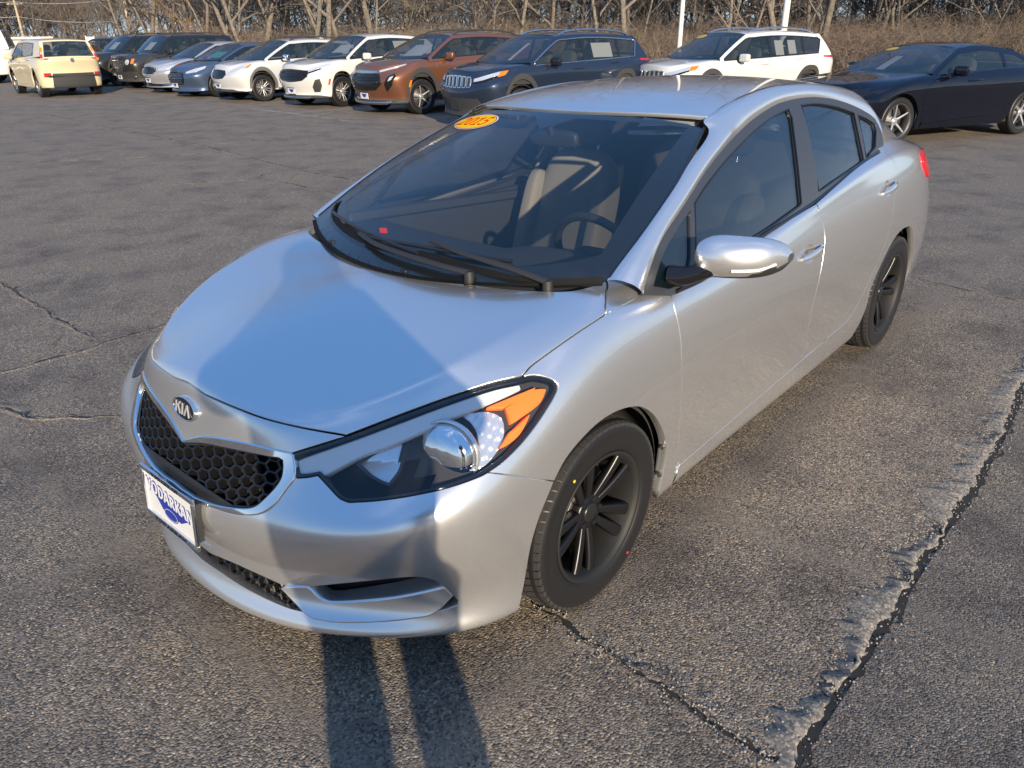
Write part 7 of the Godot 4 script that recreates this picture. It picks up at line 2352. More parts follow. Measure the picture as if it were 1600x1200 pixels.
	for e in boxes:
		o = far_thing("parked_car", e[3], "car", e[0], e[1], row)
		S = suv_spec({"paint": e[2], "nose": 0.82, "tail": -3.35, "wb": 2.57, "R": 0.35, "rim": 0.22, "xs": 1.02, "ys": [0.25, 0.36, 0.66, 1.06, 1.14, 1.18], "blunt": 0.16, "square": 0.10, "clad": M.cladding, "sill": M.cladding, "style": "five", "mirror": Vector3(1.04, 1.18, -0.62), "mirror_mat": M.black_plastic, "roof_paint": M.black_roof_paint, "pillar_paint": M.black_roof_paint,
			"xb": 0.87, "xt": 0.70, "belt0": 1.12, "belt1": 1.18, "cowl_y": 1.14, "cowl_z": 0.0, "top_z": -0.68, "roof_y": 1.70, "rear_z": -3.05, "rear_y": 1.66, "glass_z": -3.25, "glass_y": 1.2, "dlo1": -2.85, "posts": [-1.42, -2.35], "rails": M.cladding, "dlo_slant": 0.0})
		make_car(o, S)
		facing(o, "grille_panel", sym([0, 5.2, 2.6, 5.2, 3.7, 5.7, 3.7, 7.2, 2.6, 7.5, 0, 7.5]), 0.006, e[2], false)
		slots(o, 7, 1.9, 5.6, 7.2, 0.012, M.satin_chrome)
		both("headlight_ring", oval_on(body_pt, Vector2(2.75, 6.4), 0.62, 0.95, 0.016), M.gloss_black, o)
		both("headlight", oval_on(body_pt, Vector2(2.75, 6.4), 0.46, 0.72, 0.020), M.lamp_clear, o)
		facing(o, "indicator", [3.5, 5.8, 3.95, 5.8, 4.0, 6.9, 3.55, 7.0], 0.016, amber)
		facing(o, "lower_trim", sym([0, 0.5, 2, 0.5, 4, 0.5, 5.0, 0.55, 5.2, 2.2, 4.2, 4.2, 2.6, 4.4, 0, 4.4]), 0.012, M.cladding, false)
		facing(o, "bumper_accent", [2.9, 2.4, 3.5, 2.6, 3.7, 3.7, 3.2, 3.7], 0.018, M.satin_chrome)
		dealer_plate(o, 3.4)
		screen_paper(o, S, 0.15, 0.6, 0.15, 0.6, M.paper_white)
	# ---- slate blue off-roader with roof rails
	o = far_thing("parked_car", "slate blue off-roader with chrome grille slots and silver roof rails, behind the silver saloon's windscreen", "car", Vector2(-8.81, -9.80), -10.5, row)
	S = suv_spec({"paint": M.slate_blue_paint, "nose": 0.92, "tail": -3.70, "wb": 2.70, "R": 0.365, "rim": 0.235, "xs": 1.05, "ys": [0.22, 0.37, 0.68, 1.02, 1.12, 1.18], "clad": M.cladding, "sill": M.cladding, "style": "five", "mirror": Vector3(1.03, 1.15, -0.72), "mirror_mat": M.gloss_black, "blunt": 0.05, "square": 0.05,
		"xb": 0.87, "xt": 0.63, "belt0": 1.09, "belt1": 1.19, "cowl_y": 1.12, "cowl_z": 0.02, "top_z": -0.92, "roof_y": 1.66, "rear_z": -3.15, "rear_y": 1.60, "glass_z": -3.50, "glass_y": 1.2, "dlo1": -3.12, "posts": [-1.55, -2.5], "rails": M.satin_chrome, "dlo_chrome": M.satin_chrome, "dlo_slant": 0.12})
	make_car(o, S)
	cherokee_front(o)
	facing(o, "tail_lamp", [13.75, 9.0, 15.0, 9.2, 16.0, 9.0, 16.0, 8.2, 14.9, 8.1, 13.75, 8.4], 0.015, M.red_lens)
	paper(o, S, -1.85, -2.38, 1.20, 1.46, M.paper_white)
	screen_paper(o, S, 0.35, 0.45, 0.12, 0.7, M.paper_white)
	# ---- white off-roader with roof rails
	o = far_thing("parked_car", "white off-roader with grey roof rails and a gold windscreen sticker, beyond the silver saloon's roof", "car", Vector2(-6.75, -13.35), -20.5, row)
	S = S.duplicate()
	S.merge({"paint": M.white_paint, "clad": M.cladding, "mirror_mat": M.white_paint, "rails": M.satin_chrome}, true)
	S.erase("dlo_chrome")
	make_car(o, S)
	cherokee_front(o)
	facing(o, "tail_lamp", [13.75, 9.0, 15.0, 9.2, 16.0, 9.0, 16.0, 8.2, 14.9, 8.1, 13.75, 8.4], 0.015, M.red_lens)
	obj("year_sticker", oval_on(S.sp, Vector2(-0.62, 0.84), 0.26, 0.085, 0.004).done(), M.sticker_gold, o)
	paper(o, S, -1.75, -1.98, 1.18, 1.46, M.paper_white)
	paper(o, S, -2.12, -2.34, 1.20, 1.46, M.paper_white)
	# ---- midnight blue coupe
	o = far_thing("parked_car", "midnight blue two-door coupe with five-spoke bright wheels, behind the silver saloon's boot", "car", Vector2(-2.64, -11.79), -23.6, row)
	S = {"paint": M.midnight_paint, "nose": 1.02, "tail": -4.02, "wb": 2.95, "R": 0.36, "rim": 0.262, "xs": 1.08, "ys": [0.17, 0.35, 0.58, 0.90, 1.02, 1.09], "blunt": 0.12, "square": 0.06, "hood_back": 0.45, "style": "five", "rim_mat": M.bright_alloy, "coupe": true, "mirror": Vector3(1.06, 1.06, -1.02),
		"xb": 0.885, "xt": 0.57, "belt0": 0.98, "belt1": 1.06, "cowl_y": 1.0, "cowl_z": -0.36, "top_z": -1.28, "roof_y": 1.45, "rear_z": -2.62, "rear_y": 1.37, "glass_z": -3.25, "glass_y": 1.12, "dlo1": -2.88, "posts": [-2.28], "dlo_slant": -0.10, "margin": 0.05, "frame": M.midnight_paint}
	make_car(o, S)
	facing(o, "grille", sym([0, 5.6, 2.6, 5.7, 4.0, 6.2, 4.0, 7.2, 2.6, 7.4, 0, 7.4]), 0.006, M.gloss_black, false)
	obj("year_sticker", oval_on(S.sp, Vector2(-0.70, 0.86), 0.22, 0.075, 0.004).done(), M.sticker_gold, o)
	screen_paper(o, S, -0.15, 0.05, 0.15, 0.6, M.paper_white)
	# ---- cream hatchback seen from behind
	o = far_thing("parked_car", "cream boxy hatchback seen from behind, black bumper insert and upright tail lamps", "car", Vector2(-27.3, -7.84), -93.6, "cars standing in the far aisle")
	S = suv_spec({"paint": M.cream_paint, "nose": 0.80, "tail": -3.30, "wb": 2.55, "R": 0.33, "rim": 0.225, "xs": 1.0, "ys": [0.22, 0.34, 0.62, 0.96, 1.06, 1.12], "blunt": 0.08, "square": 0.05, "blunt_tail": 0.18, "style": "five", "mirror": Vector3(1.0, 1.12, -0.62),
		"xb": 0.84, "xt": 0.66, "belt0": 1.03, "belt1": 1.16, "cowl_y": 1.06, "cowl_z": 0.02, "top_z": -0.85, "roof_y": 1.62, "rear_z": -3.10, "rear_y": 1.575, "glass_z": -3.32, "glass_y": 1.10, "dlo1": -2.62, "posts": [-1.42], "dlo_slant": 0.0})
	make_car(o, S)
	facing(o, "bumper_insert", PackedVector2Array([Vector2(15.9, 0.7), Vector2(20.1, 0.7), Vector2(20.1, 2.4), Vector2(19.9, 5.2), Vector2(16.1, 5.2), Vector2(15.9, 2.4)]), 0.012, M.cladding, false)
	facing(o, "bumper_reflector", [15.1, 4.6, 15.95, 4.6, 15.95, 5.3, 15.1, 5.3], 0.014, M.red_lens)
	for e in [[0.02, 0.22, M.red_lens], [0.22, 0.36, M.lamp_clear], [0.36, 0.62, M.amber_lens]]:
		both("tail_lamp", patch(S.rgp, PackedVector2Array([Vector2(0.93, e[0]), Vector2(1.0, e[0]), Vector2(1.0, e[1]), Vector2(0.93, e[1])]), Vector2(0.3, 0.3), {"h": 0.01, "sign": -1.0, "lift": 0.012, "flange": 0.015}), e[2], o)
	facing(o, "tail_lamp_foot", [15.0, 8.4, 15.55, 8.4, 15.6, 9.6, 15.1, 9.6], 0.014, M.red_lens)
	var bc := body_pt(18.0, 8.0)
	var m := Mesher.new()
	m.tube([bc + Vector3(0, 0, 0.01), bc - Vector3(0, 0, 0.014)], 0.055, 20)
	obj("badge", m.done(), M.satin_chrome, o)
	# ---- white car and grey car beyond it
	o = far_thing("parked_car", "low white saloon seen from behind, between the cream hatchback and the boxy off-roaders", "car", Vector2(-36.2, -12.6), -120.0, "cars standing in the far aisle")
	S = {"paint": M.white_paint, "nose": 0.93, "tail": -3.7, "wb": 2.7, "R": 0.32, "rim": 0.21, "xs": 1.01, "ys": [0.16, 0.32, 0.54, 0.80, 0.97, 1.08], "blunt": 0.03, "style": "cover", "mirror": Vector3(1.0, 1.0, -0.62),
		"xb": 0.83, "xt": 0.57, "belt0": 0.96, "belt1": 1.07, "cowl_y": 0.98, "cowl_z": 0.04, "top_z": -1.0, "roof_y": 1.44, "rear_z": -2.4, "rear_y": 1.36, "glass_z": -3.1, "glass_y": 1.12, "dlo1": -2.6, "posts": [-1.62]}
	make_car(o, S)
	facing(o, "tail_lamp", [14.2, 7.6, 15.6, 7.5, 16.6, 8.0, 16.4, 8.8, 15.2, 9.0, 14.2, 8.6], 0.014, M.red_lens)
	o = far_thing("parked_car", "dark grey crossover, only its roof showing beyond the white saloon", "car", Vector2(-41.5, -14.6), -60.0, "cars standing in the far aisle")
	S = suv_spec({"paint": M.graphite_paint, "nose": 0.93, "tail": -3.72, "wb": 2.72, "R": 0.36, "rim": 0.232, "xs": 1.035, "ys": [0.22, 0.36, 0.62, 0.94, 1.05, 1.14], "mirror": Vector3(1.02, 1.15, -0.72),
		"xb": 0.855, "xt": 0.60, "belt0": 1.04, "belt1": 1.16, "cowl_y": 1.06, "cowl_z": 0.04, "top_z": -0.96, "roof_y": 1.60, "rear_z": -3.1, "rear_y": 1.52, "glass_z": -3.52, "glass_y": 1.17, "dlo1": -3.0, "posts": [-1.58, -2.5]})
	make_car(o, S)
	# ---- white van at the left edge
	o = far_thing("parked_van", "tall white van cut by the left edge of the picture, papers in its windows", "van", Vector2(-36.6, -5.7), -25.0, "")
	S = suv_spec({"paint": M.white_paint, "nose": 1.0, "tail": -4.3, "wb": 3.2, "R": 0.37, "rim": 0.22, "xs": 1.10, "ys": [0.26, 0.40, 0.75, 1.10, 1.22, 1.30], "clad": M.cladding, "mirror": Vector3(1.12, 1.35, -0.55), "mirror_mat": M.black_plastic, "style": "cover",
		"xb": 0.95, "xt": 0.80, "belt0": 1.20, "belt1": 1.28, "cowl_y": 1.24, "cowl_z": 0.05, "top_z": -0.75, "roof_y": 1.96, "rear_z": -4.0, "rear_y": 1.92, "glass_z": -4.2, "glass_y": 1.3, "dlo1": -3.9, "posts": [-1.3, -2.4], "margin": 0.14})
	make_car(o, S)
	paper(o, S, -0.75, -1.1, 1.30, 1.62, M.paper_white)
	paper(o, S, -1.5, -1.9, 1.32, 1.70, M.paper_white)

func cherokee_front(o: Node3D) -> void:
	slots(o, 7, 1.75, 5.6, 7.3, 0.012, M.chrome)
	facing(o, "headlight", [2.0, 6.5, 3.0, 6.6, 4.2, 7.0, 4.2, 7.6, 3.0, 7.3, 2.0, 7.0], 0.012, M.lamp_clear)
	facing(o, "headlight_mask", [2.0, 6.2, 3.2, 6.3, 4.2, 6.75, 4.2, 7.0, 3.0, 6.65, 2.0, 6.55], 0.010, M.gloss_black)
	facing(o, "indicator", [4.2, 6.8, 4.75, 7.0, 4.95, 7.6, 4.2, 7.55], 0.014, M.amber_lens)
	facing(o, "lower_trim", sym([0, 0.5, 2, 0.5, 4, 0.5, 5.0, 0.55, 5.2, 2.2, 4.4, 2.6, 3.4, 2.4, 2.4, 4.2, 0, 4.4]), 0.012, M.cladding, false)
	facing(o, "fog_blade", [3.0, 1.8, 3.3, 1.7, 3.9, 3.2, 3.7, 3.4], 0.02, M.chrome)
	facing(o, "fog_recess", [3.3, 2.6, 4.2, 2.9, 4.3, 3.6, 3.8, 3.7], 0.006, M.dark_void)
	bare_plate(o, 3.4)

func bare_plate(root: Node3D, v: float) -> void:
	var c := body_pt(0.0, v)
	var m := Mesher.new()
	m.box(c + Vector3(0, 0, 0.02), Vector3(0.31, 0.155, 0.012), Basis.IDENTITY, 0.003)
	obj("plate_holder", m.done(), M.black_plastic, root)
# ------------------------------------------------------------------------------------------------ woods, poles, houses
func limb(m: Mesher, r: RandomNumberGenerator, p: Vector3, d: Vector3, len: float, rad: float, depth: int, twigs: Mesher) -> void:
	var pts := [p]
	var rr := [rad]
	var n := 4 if depth > 1 else 3
	var q := p
	var dd := d
	for k in n:
		dd = (dd + Vector3(r.randfn(0, 0.13), r.randfn(0.04, 0.08), r.randfn(0, 0.13))).normalized()
		q += dd * len / n
		pts.append(q)
		rr.append(rad * (1.0 - 0.62 * (k + 1.0) / n))
	var dest := m if depth >= 3 else twigs
	dest.tube(pts, rr, 6 if depth >= 3 else (4 if depth == 2 else 3), false)
	if depth == 0:
		return
	var kids: int = [0, 4, 5, 5, 7][depth]
	for k in kids:
		var t: float = lerpf(0.28 if depth < 4 else 0.18, 1.0, (k + r.randf()) / kids)
		var i := mini(int(t * n), n - 1)
		var at: Vector3 = pts[i].lerp(pts[i + 1], t * n - i)
		var side := Vector3(r.randfn(0, 1), r.randfn(0.15, 0.35), r.randfn(0, 1)).normalized()
		var nd := (dd * 0.75 + side * 0.85).normalized()
		limb(m, r, at, nd, len * r.randf_range(0.42, 0.68), maxf(rad * lerpf(0.60, 0.34, t), 0.005), depth - 1, twigs)

func tree_meshes(seed_: int, h: float, rad: float) -> Array:
	var r := RandomNumberGenerator.new()
	r.seed = seed_
	var trunk := Mesher.new()
	var twigs := Mesher.new()
	limb(trunk, r, Vector3(0, -0.3, 0), Vector3(r.randfn(0, 0.06), 1, r.randfn(0, 0.06)).normalized(), h, rad, 4, twigs)
	return [trunk.done(), twigs.done()]

func brush_mesh(seed_: int, n: int, h: float) -> ArrayMesh:
	var r := RandomNumberGenerator.new()
	r.seed = seed_
	var m := Mesher.new()
	for i in n:
		# a thin stem that wanders, forks and throws twigs every way
		var p := Vector3(r.randfn(0, 0.8), -0.1, r.randfn(0, 0.8))
		var d := Vector3(r.randfn(0, 0.42), 1, r.randfn(0, 0.42)).normalized()
		var len := h * r.randf_range(0.35, 1.2)
		var w := r.randf_range(0.006, 0.016)
		var pts := [p]
		for k in 3:
			d = (d + Vector3(r.randfn(0, 0.30), r.randfn(0, 0.15), r.randfn(0, 0.30))).normalized()
			pts.append(pts[k] + d * len / 3.0)
		m.tube(pts, [w, w * 0.8, w * 0.55, w * 0.25], 3, false)
		for k in 6:
			var t := r.randf_range(0.4, 2.95)
			var s: Vector3 = (pts[int(t)] as Vector3).lerp(pts[int(t) + 1], t - int(t))
			var e := Vector3(r.randfn(0, 1), r.randfn(0.25, 0.6), r.randfn(0, 1)).normalized() * r.randf_range(0.25, 0.8)
			var mid := s + e * 0.5 + Vector3(r.randfn(0, 0.06), r.randfn(0.03, 0.06), r.randfn(0, 0.06))
			m.tube([s, mid, s + e], [w * 0.5, w * 0.4, w * 0.15], 3, false)
	return m.done()

func scatter(called: String, mesh: Mesh, mt: Material, spots: Array, label: String) -> void:
	# spots: [x, z, scale, turn, tint] in the level lot's axes
	var mm := MultiMesh.new()
	mm.transform_format = MultiMesh.TRANSFORM_3D
	mm.use_colors = true
	mm.mesh = mesh
	mm.instance_count = spots.size()
	for i in spots.size():
		var s: Array = spots[i]
		var w := FAR * Vector3(s[0], 0, s[1])
		mm.set_instance_transform(i, Transform3D(FAR.basis * Basis(Vector3.UP, s[3]) * Basis.from_scale(Vector3.ONE * s[2]), Vector3(w.x, terrain_y(w.x, w.z), w.z)))
		mm.set_instance_color(i, s[4])
	var o := MultiMeshInstance3D.new()
	o.name = numbered(called)
	o.multimesh = mm
	o.material_override = mt
	o.set_meta("kind", "stuff")
	o.set_meta("label", label)
	o.set_meta("category", "brush")
	add_child(o, true)

func at_bearing(px: float, dist: float) -> Vector2:
	# a place on the level lot, by the bearing of a column of the photograph and its distance from the photographer
	var a := atan((px - 800.0) / 1171.14 / 0.9048) 
	var f := Vector2(-0.673, -0.739)
	var r := Vector2(0.739, -0.673)
	return Vector2(1.955, 1.586) + (f * cos(a) + r * sin(a)) * dist

func build_surroundings() -> void:
	var r := RandomNumberGenerator.new()
	r.seed = 77
	var bark := mat("bark", Color.WHITE, 0.95)
	bark.albedo_texture = noise_tex(noise(31, 0.03, FastNoiseLite.TYPE_SIMPLEX_SMOOTH, 4), 256, ramp([0.0, 0.5, 1.0], [lin(0.07, 0.058, 0.047), lin(0.15, 0.128, 0.106), lin(0.27, 0.24, 0.205)]))
	bark.uv1_triplanar = true
	bark.uv1_scale = Vector3.ONE * 0.8
	mat("twig", lin(0.165, 0.132, 0.106), 0.95)
	var tw := mat("brush_twig", lin(0.175, 0.138, 0.110), 0.95)
	tw.vertex_color_use_as_albedo = true
	mat("orange_bark", lin(0.34, 0.21, 0.10), 0.9)
	mat("pale_bark", lin(0.45, 0.42, 0.37), 0.9)
	var kinds := []
	for k in 5:
		kinds.append(tree_meshes(300 + k * 17, [9.5, 11.0, 8.0, 12.0, 6.0][k], [0.085, 0.12, 0.06, 0.14, 0.045][k]))
	# single trees along the edge of the wood
	var protos := []
	var n_tree := 0
	var place := func(p: Vector2, kind: int, scale: float, turn: float, mt: Material, label: String, group: String) -> void:
		var t: Node3D
		if mt == null and protos.size() > kind and protos[kind] != null:
			t = protos[kind].duplicate()
			t.name = numbered("bare_tree")
			add_child(t)
		else:
			t = thing("bare_tree", label, "tree")
			obj("trunk", kinds[kind][0], M.bark if mt == null else mt, t)
			obj("crown", kinds[kind][1], M.twig if mt == null else mt, t)
			if mt == null:
				while protos.size() <= kind:
					protos.append(null)
				protos[kind] = t
		var w := FAR * Vector3(p.x, 0, p.y)
		t.transform = Transform3D(FAR.basis * Basis(Vector3.UP, turn) * Basis.from_scale(Vector3.ONE * scale), Vector3(w.x, terrain_y(w.x, w.z), w.z))
		t.set_meta("label", label)
		t.set_meta("category", "tree")
		if group != "":
			t.set_meta("group", group)
	for i in 250:
		var px := r.randf_range(-250.0, 1850.0)
		var d := r.randf_range(40.0, 70.0) + (62.0 * smoothstep(430.0, 200.0, px))
		place.call(at_bearing(px, d), r.randi() % 5, r.randf_range(0.75, 1.35), r.randf() * TAU, null, "bare grey-brown tree standing in the leafless wood behind the parked cars", "bare trees along the edge of the wood")
	place.call(at_bearing(411.0, 52.0), 4, 0.62, 1.0, M.orange_bark, "small bare tree with orange-tan bark above the silvery wagon's roof", "")
	place.call(at_bearing(1488.0, 40.0), 2, 1.0, 2.2, M.pale_bark, "pale-barked leaning tree above the midnight blue coupe's roof", "")
	# the far wood, read as one mass, and the brush in front of it
	var spots := []
	for i in 900:
		var px := r.randf_range(-400.0, 2000.0)
		var d := r.randf_range(66.0, 130.0) + (62.0 * smoothstep(430.0, 200.0, px))
		var p := at_bearing(px, d)
		var s := r.randf_range(0.8, 1.4)
		var v := r.randf_range(0.55, 1.15)
		spots.append([p.x, p.y, s, r.randf() * TAU, Color(v, v * r.randf_range(0.94, 1.02), v * r.randf_range(0.88, 1.02))])
	for k in 3:
		var mm := Mesher.new()
		mm.add_mesh(kinds[k][0], Transform3D())
		mm.add_mesh(kinds[k][1], Transform3D())
		var mine := []
		for i in range(k, spots.size(), 3):
			mine.append(spots[i])
		scatter("far_wood", mm.done(), M.brush_twig, mine, "leafless grey-brown wood filling the background")
	for k in 3:
		var mesh := brush_mesh(500 + k, 46, 1.9)
		var mine := []
		for i in 900:
			var px := r.randf_range(-300.0, 1950.0)
			var d := 38.0 + 34.0 * pow(r.randf(), 1.2) + (62.0 * smoothstep(430.0, 200.0, px))
			var p := at_bearing(px, d)
			var v := r.randf_range(0.6, 1.25)
			mine.append([p.x, p.y, r.randf_range(0.5, 1.5) * lerpf(0.8, 1.3, clampf((d - 38.0) / 34.0, 0.0, 1.0)), r.randf() * TAU, Color(v, v * r.randf_range(0.93, 1.02), v * r.randf_range(0.85, 1.03))])
		scatter("brush", mesh, M.brush_twig, mine, "tangled leafless brush at the foot of the wood")
	# trees and a pole on the far side, which the door glass mirrors
	for i in 26:
		place.call(Vector2(r.randf_range(52.0, 74.0), -70.0 + i * 3.6 + r.randf_range(-1.5, 1.5)), r.randi() % 5, r.randf_range(0.5, 0.8), r.randf() * TAU, null, "bare tree across the road, outside the picture, mirrored in the door glass", "trees across the road")
	mat("pole_white", lin(0.62, 0.60, 0.55), 0.5)
	mat("pole_wood", lin(0.40, 0.34, 0.26), 0.9)
	mat("wire_grey", lin(0.42, 0.40, 0.37), 0.6)
	mat("lamp_grey", lin(0.30, 0.30, 0.30), 0.5)
	mat("wall_cream", lin(0.60, 0.56, 0.47), 0.9)
	mat("roof_brown", lin(0.13, 0.10, 0.078), 0.95)
	mat("trim_white", lin(0.75, 0.74, 0.70), 0.6)
	mat("sign_navy", lin(0.025, 0.035, 0.07), 0.4)
	# light poles
	for e in [[1021.0, 30.0, 0.085, 9.0, "tall white steel light pole behind the slate blue off-roader's tail", -0.6], [1153.0, 21.0, 0.085, 8.5, "tall white steel light pole rising from behind the white off-roader's roof", 0.4]]:
		var p := at_bearing(e[0], e[1])
		var o := far_thing("light_pole", e[4], "light pole", p, 0.0, "")
		var m := Mesher.new()
		m.tube([Vector3(0, 0, 0), Vector3(0, e[3], 0)], [e[2], e[2] * 0.72], 12)
		obj("shaft", m.done(), M.pole_white, o)
		m = Mesher.new()
		m.tube([Vector3(0, 0, 0), Vector3(0, 0.55, 0)], [0.24, 0.22], 14)
		obj("footing", m.done(), M.pole_wood, o)
		m = Mesher.new()
		m.box(Vector3(0.45, e[3] + 0.02, 0), Vector3(0.7, 0.12, 0.34), Basis.IDENTITY, 0.03)
		m.tube([Vector3(0, e[3] - 0.05, 0), Vector3(0.3, e[3] + 0.02, 0)], 0.04, 8)
		obj("lamp_head", m.done(), M.lamp_grey, o)
		if e[0] < 1100.0:
			m = Mesher.new()
			m.box(Vector3(-0.18, 2.72, 0), Vector3(0.16, 0.14, 0.16), Basis.IDENTITY, 0.02)
			m.tube([Vector3(0, 2.70, 0), Vector3(-0.14, 2.70, 0)], 0.02, 6)
			obj("camera_box", m.done(), M.pole_white, o)
	var lp := far_thing("light_pole", "slim white light pole with a flat cross arm on its top, behind the boxy off-roaders", "light pole", at_bearing(354.0, 95.0), 42.0)
	var m := Mesher.new()
	m.tube([Vector3(0, -1.5, 0), Vector3(0, 5.25, 0)], [0.20, 0.14], 10)
	obj("shaft", m.done(), M.pole_white, lp)
	m = Mesher.new()
	m.box(Vector3(0, 5.3, 0), Vector3(2.6, 0.16, 0.4), Basis.IDENTITY, 0.04)
	obj("cross_arm", m.done(), M.pole_white, lp)
	for e in [[318.0, 90.0, 0.15, 11.0, "thick timber utility pole behind the boxy off-roaders, carrying wires"], [180.0, 110.0, 0.14, 5.4, "short timber utility pole in front of the cream building, carrying wires"]]:
		var o := far_thing("utility_pole", e[4], "utility pole", at_bearing(e[0], e[1]), 0.0)
		m = Mesher.new()
		m.tube([Vector3(0, -2.0, 0), Vector3(0, e[3], 0)], [e[2] * 1.15, e[2] * 0.85], 10)
		obj("shaft", m.done(), M.pole_wood, o)
		m = Mesher.new()
		m.box(Vector3(0, e[3] - 0.4, 0), Vector3(1.8, 0.12, 0.12), Basis(Vector3.UP, 0.7))
		obj("cross_arm", m.done(), M.pole_wood, o)
	var far_pole := far_thing("utility_pole", "timber utility pole across the road, outside the picture, mirrored in the front door glass", "utility pole", Vector2(34.0, -26.0), 0.0)
	m = Mesher.new()
	m.tube([Vector3.ZERO, Vector3(0, 9.5, 0)], [0.17, 0.12], 10)
	obj("shaft", m.done(), M.pole_wood, far_pole)
	m = Mesher.new()
	m.box(Vector3(0, 8.8, 0), Vector3(0.12, 0.12, 2.2))
	obj("cross_arm", m.done(), M.pole_wood, far_pole)
	# wires
	var w0 := at_bearing(-120.0, 100.0)
	var w1 := at_bearing(180.0, 110.0)
	var w2 := at_bearing(318.0, 90.0)
	var w3 := at_bearing(820.0, 120.0)
	for e in [[5.0, 5.2, 5.0, 4.6, "upper"], [3.5, 3.7, 3.0, 3.0, "lower"]]:
		var pts := []
		var anchor := [Vector3(w0.x, e[0], w0.y), Vector3(w1.x, e[1], w1.y), Vector3(w2.x, e[2], w2.y), Vector3(w3.x, e[3], w3.y)]
		for k in 3:
			for i in 10:
				var t := i / 10.0
				pts.append((anchor[k] as Vector3).lerp(anchor[k + 1], t) - Vector3(0, 0.35 * 4.0 * t * (1.0 - t), 0))
		pts.append(anchor[3])
		m = Mesher.new()
		m.tube(pts, 0.032, 4, false)
		var o := far_thing("overhead_wire", "%s of two overhead wires strung between the utility poles at the left" % e[4], "wire", Vector2.ZERO, 0.0)
		obj("cable", m.done(), M.wire_grey, o)
	# low cream building with a brown roof
	var c := at_bearing(214.0, 80.0)
	var bl := far_thing("building", "long low cream building with a brown roof at the far left behind the cream hatchback", "building", c, 0.0)
	bl.transform = FAR * Transform3D(Basis(Vector3(0.34, 0, -0.94), Vector3.UP, Vector3(0.94, 0, 0.34)), Vector3(c.x, 0, c.y))
	m = Mesher.new()
	m.box(Vector3(-16, 0.05, -5), Vector3(32, 2.9, 10))
	obj("wall", m.done(), M.wall_cream, bl)
	m = Mesher.new()
	m.box(Vector3(-16, 1.55, 0.12), Vector3(32.4, 0.16, 0.5))
	obj("gutter", m.done(), M.trim_white, bl)
	m = Mesher.new()
	m.flat([Vector3(-32.3, 1.62, 0.3), Vector3(-5.5, 1.62, 0.3), Vector3(-5.5, 2.55, -5), Vector3(-32.3, 2.55, -5)])
	m.flat([Vector3(-5.5, 1.62, -10.3), Vector3(-32.3, 1.62, -10.3), Vector3(-32.3, 2.55, -5), Vector3(-5.5, 2.55, -5)])
	m.flat([Vector3(-5.5, 1.62, 0.3), Vector3(-5.5, 1.62, -10.3), Vector3(-5.5, 2.55, -5)])
	obj("roof", m.done(), M.roof_brown, bl)
	for k in 2:
		m = Mesher.new()
		m.box(Vector3(-9.0 - 8.0 * k, 0.2, 0.04), Vector3(2.6, 2.2, 0.1), Basis.IDENTITY, 0.02)
		obj("roller_door", m.done(), M.trim_white, bl)
	# gabled shed behind the white and copper crossovers
	c = at_bearing(664.0, 64.0)
	var sh := far_thing("shed", "small gabled timber shed behind the white and copper crossovers", "shed", c, 38.0)
	m = Mesher.new()
	m.box(Vector3(0, -0.3, -2.2), Vector3(2.7, 3.4, 4.2))
	m.flat([Vector3(-1.35, 1.4, -0.1), Vector3(1.35, 1.4, -0.1), Vector3(0, 1.98, -0.1)])
	obj("wall", m.done(), M.pole_wood, sh)
	for s in [1.0, -1.0]:
		m = Mesher.new()
		m.box(Vector3(0.78 * s, 1.74, -2.0), Vector3(1.75, 0.08, 4.6), Basis(Vector3(0, 0, 1), -0.405 * s))
		obj("roof", m.done(), M.roof_brown, sh)
		m = Mesher.new()
		m.box(Vector3(0.78 * s, 1.72, 0.30), Vector3(1.78, 0.13, 0.06), Basis(Vector3(0, 0, 1), -0.405 * s))
		obj("barge_board", m.done(), M.trim_white, sh)
	# small signs
	for e in [[562.0, 44.0, 1.42, 0.42, 0.26, "blank white sign board on a post behind the white crossover's windscreen", "trim_white"], [265.0, 60.0, 1.45, 0.55, 0.32, "small white box sign above the farther boxy off-roader", "trim_white"], [166.0, 52.0, 0.75, 0.62, 0.40, "dark blue notice board with pale lettering in front of the cream building", "sign_navy"]]:
		var o := far_thing("sign", e[5], "sign", at_bearing(e[0], e[1]), 44.0)
		m = Mesher.new()
		m.box(Vector3(0, e[2], 0), Vector3(e[3], e[4], 0.06), Basis.IDENTITY, 0.01)
		obj("sign_board", m.done(), M[e[6]], o)
		m = Mesher.new()
		m.tube([Vector3(-e[3] * 0.5, -0.4, -0.02), Vector3(-e[3] * 0.5, e[2] + 0.22, -0.02)], 0.04, 8)
		obj("post", m.done(), M.trim_white if e[6] != "sign_navy" else M.satin_black, o)
		if e[6] == "sign_navy":
			for k in 3:
				m = Mesher.new()
				m.box(Vector3(0, e[2] + 0.11 - 0.11 * k, 0.034), Vector3(0.46 - 0.08 * k, 0.035, 0.006))
				obj("sign_line", m.done(), M.trim_white, o)

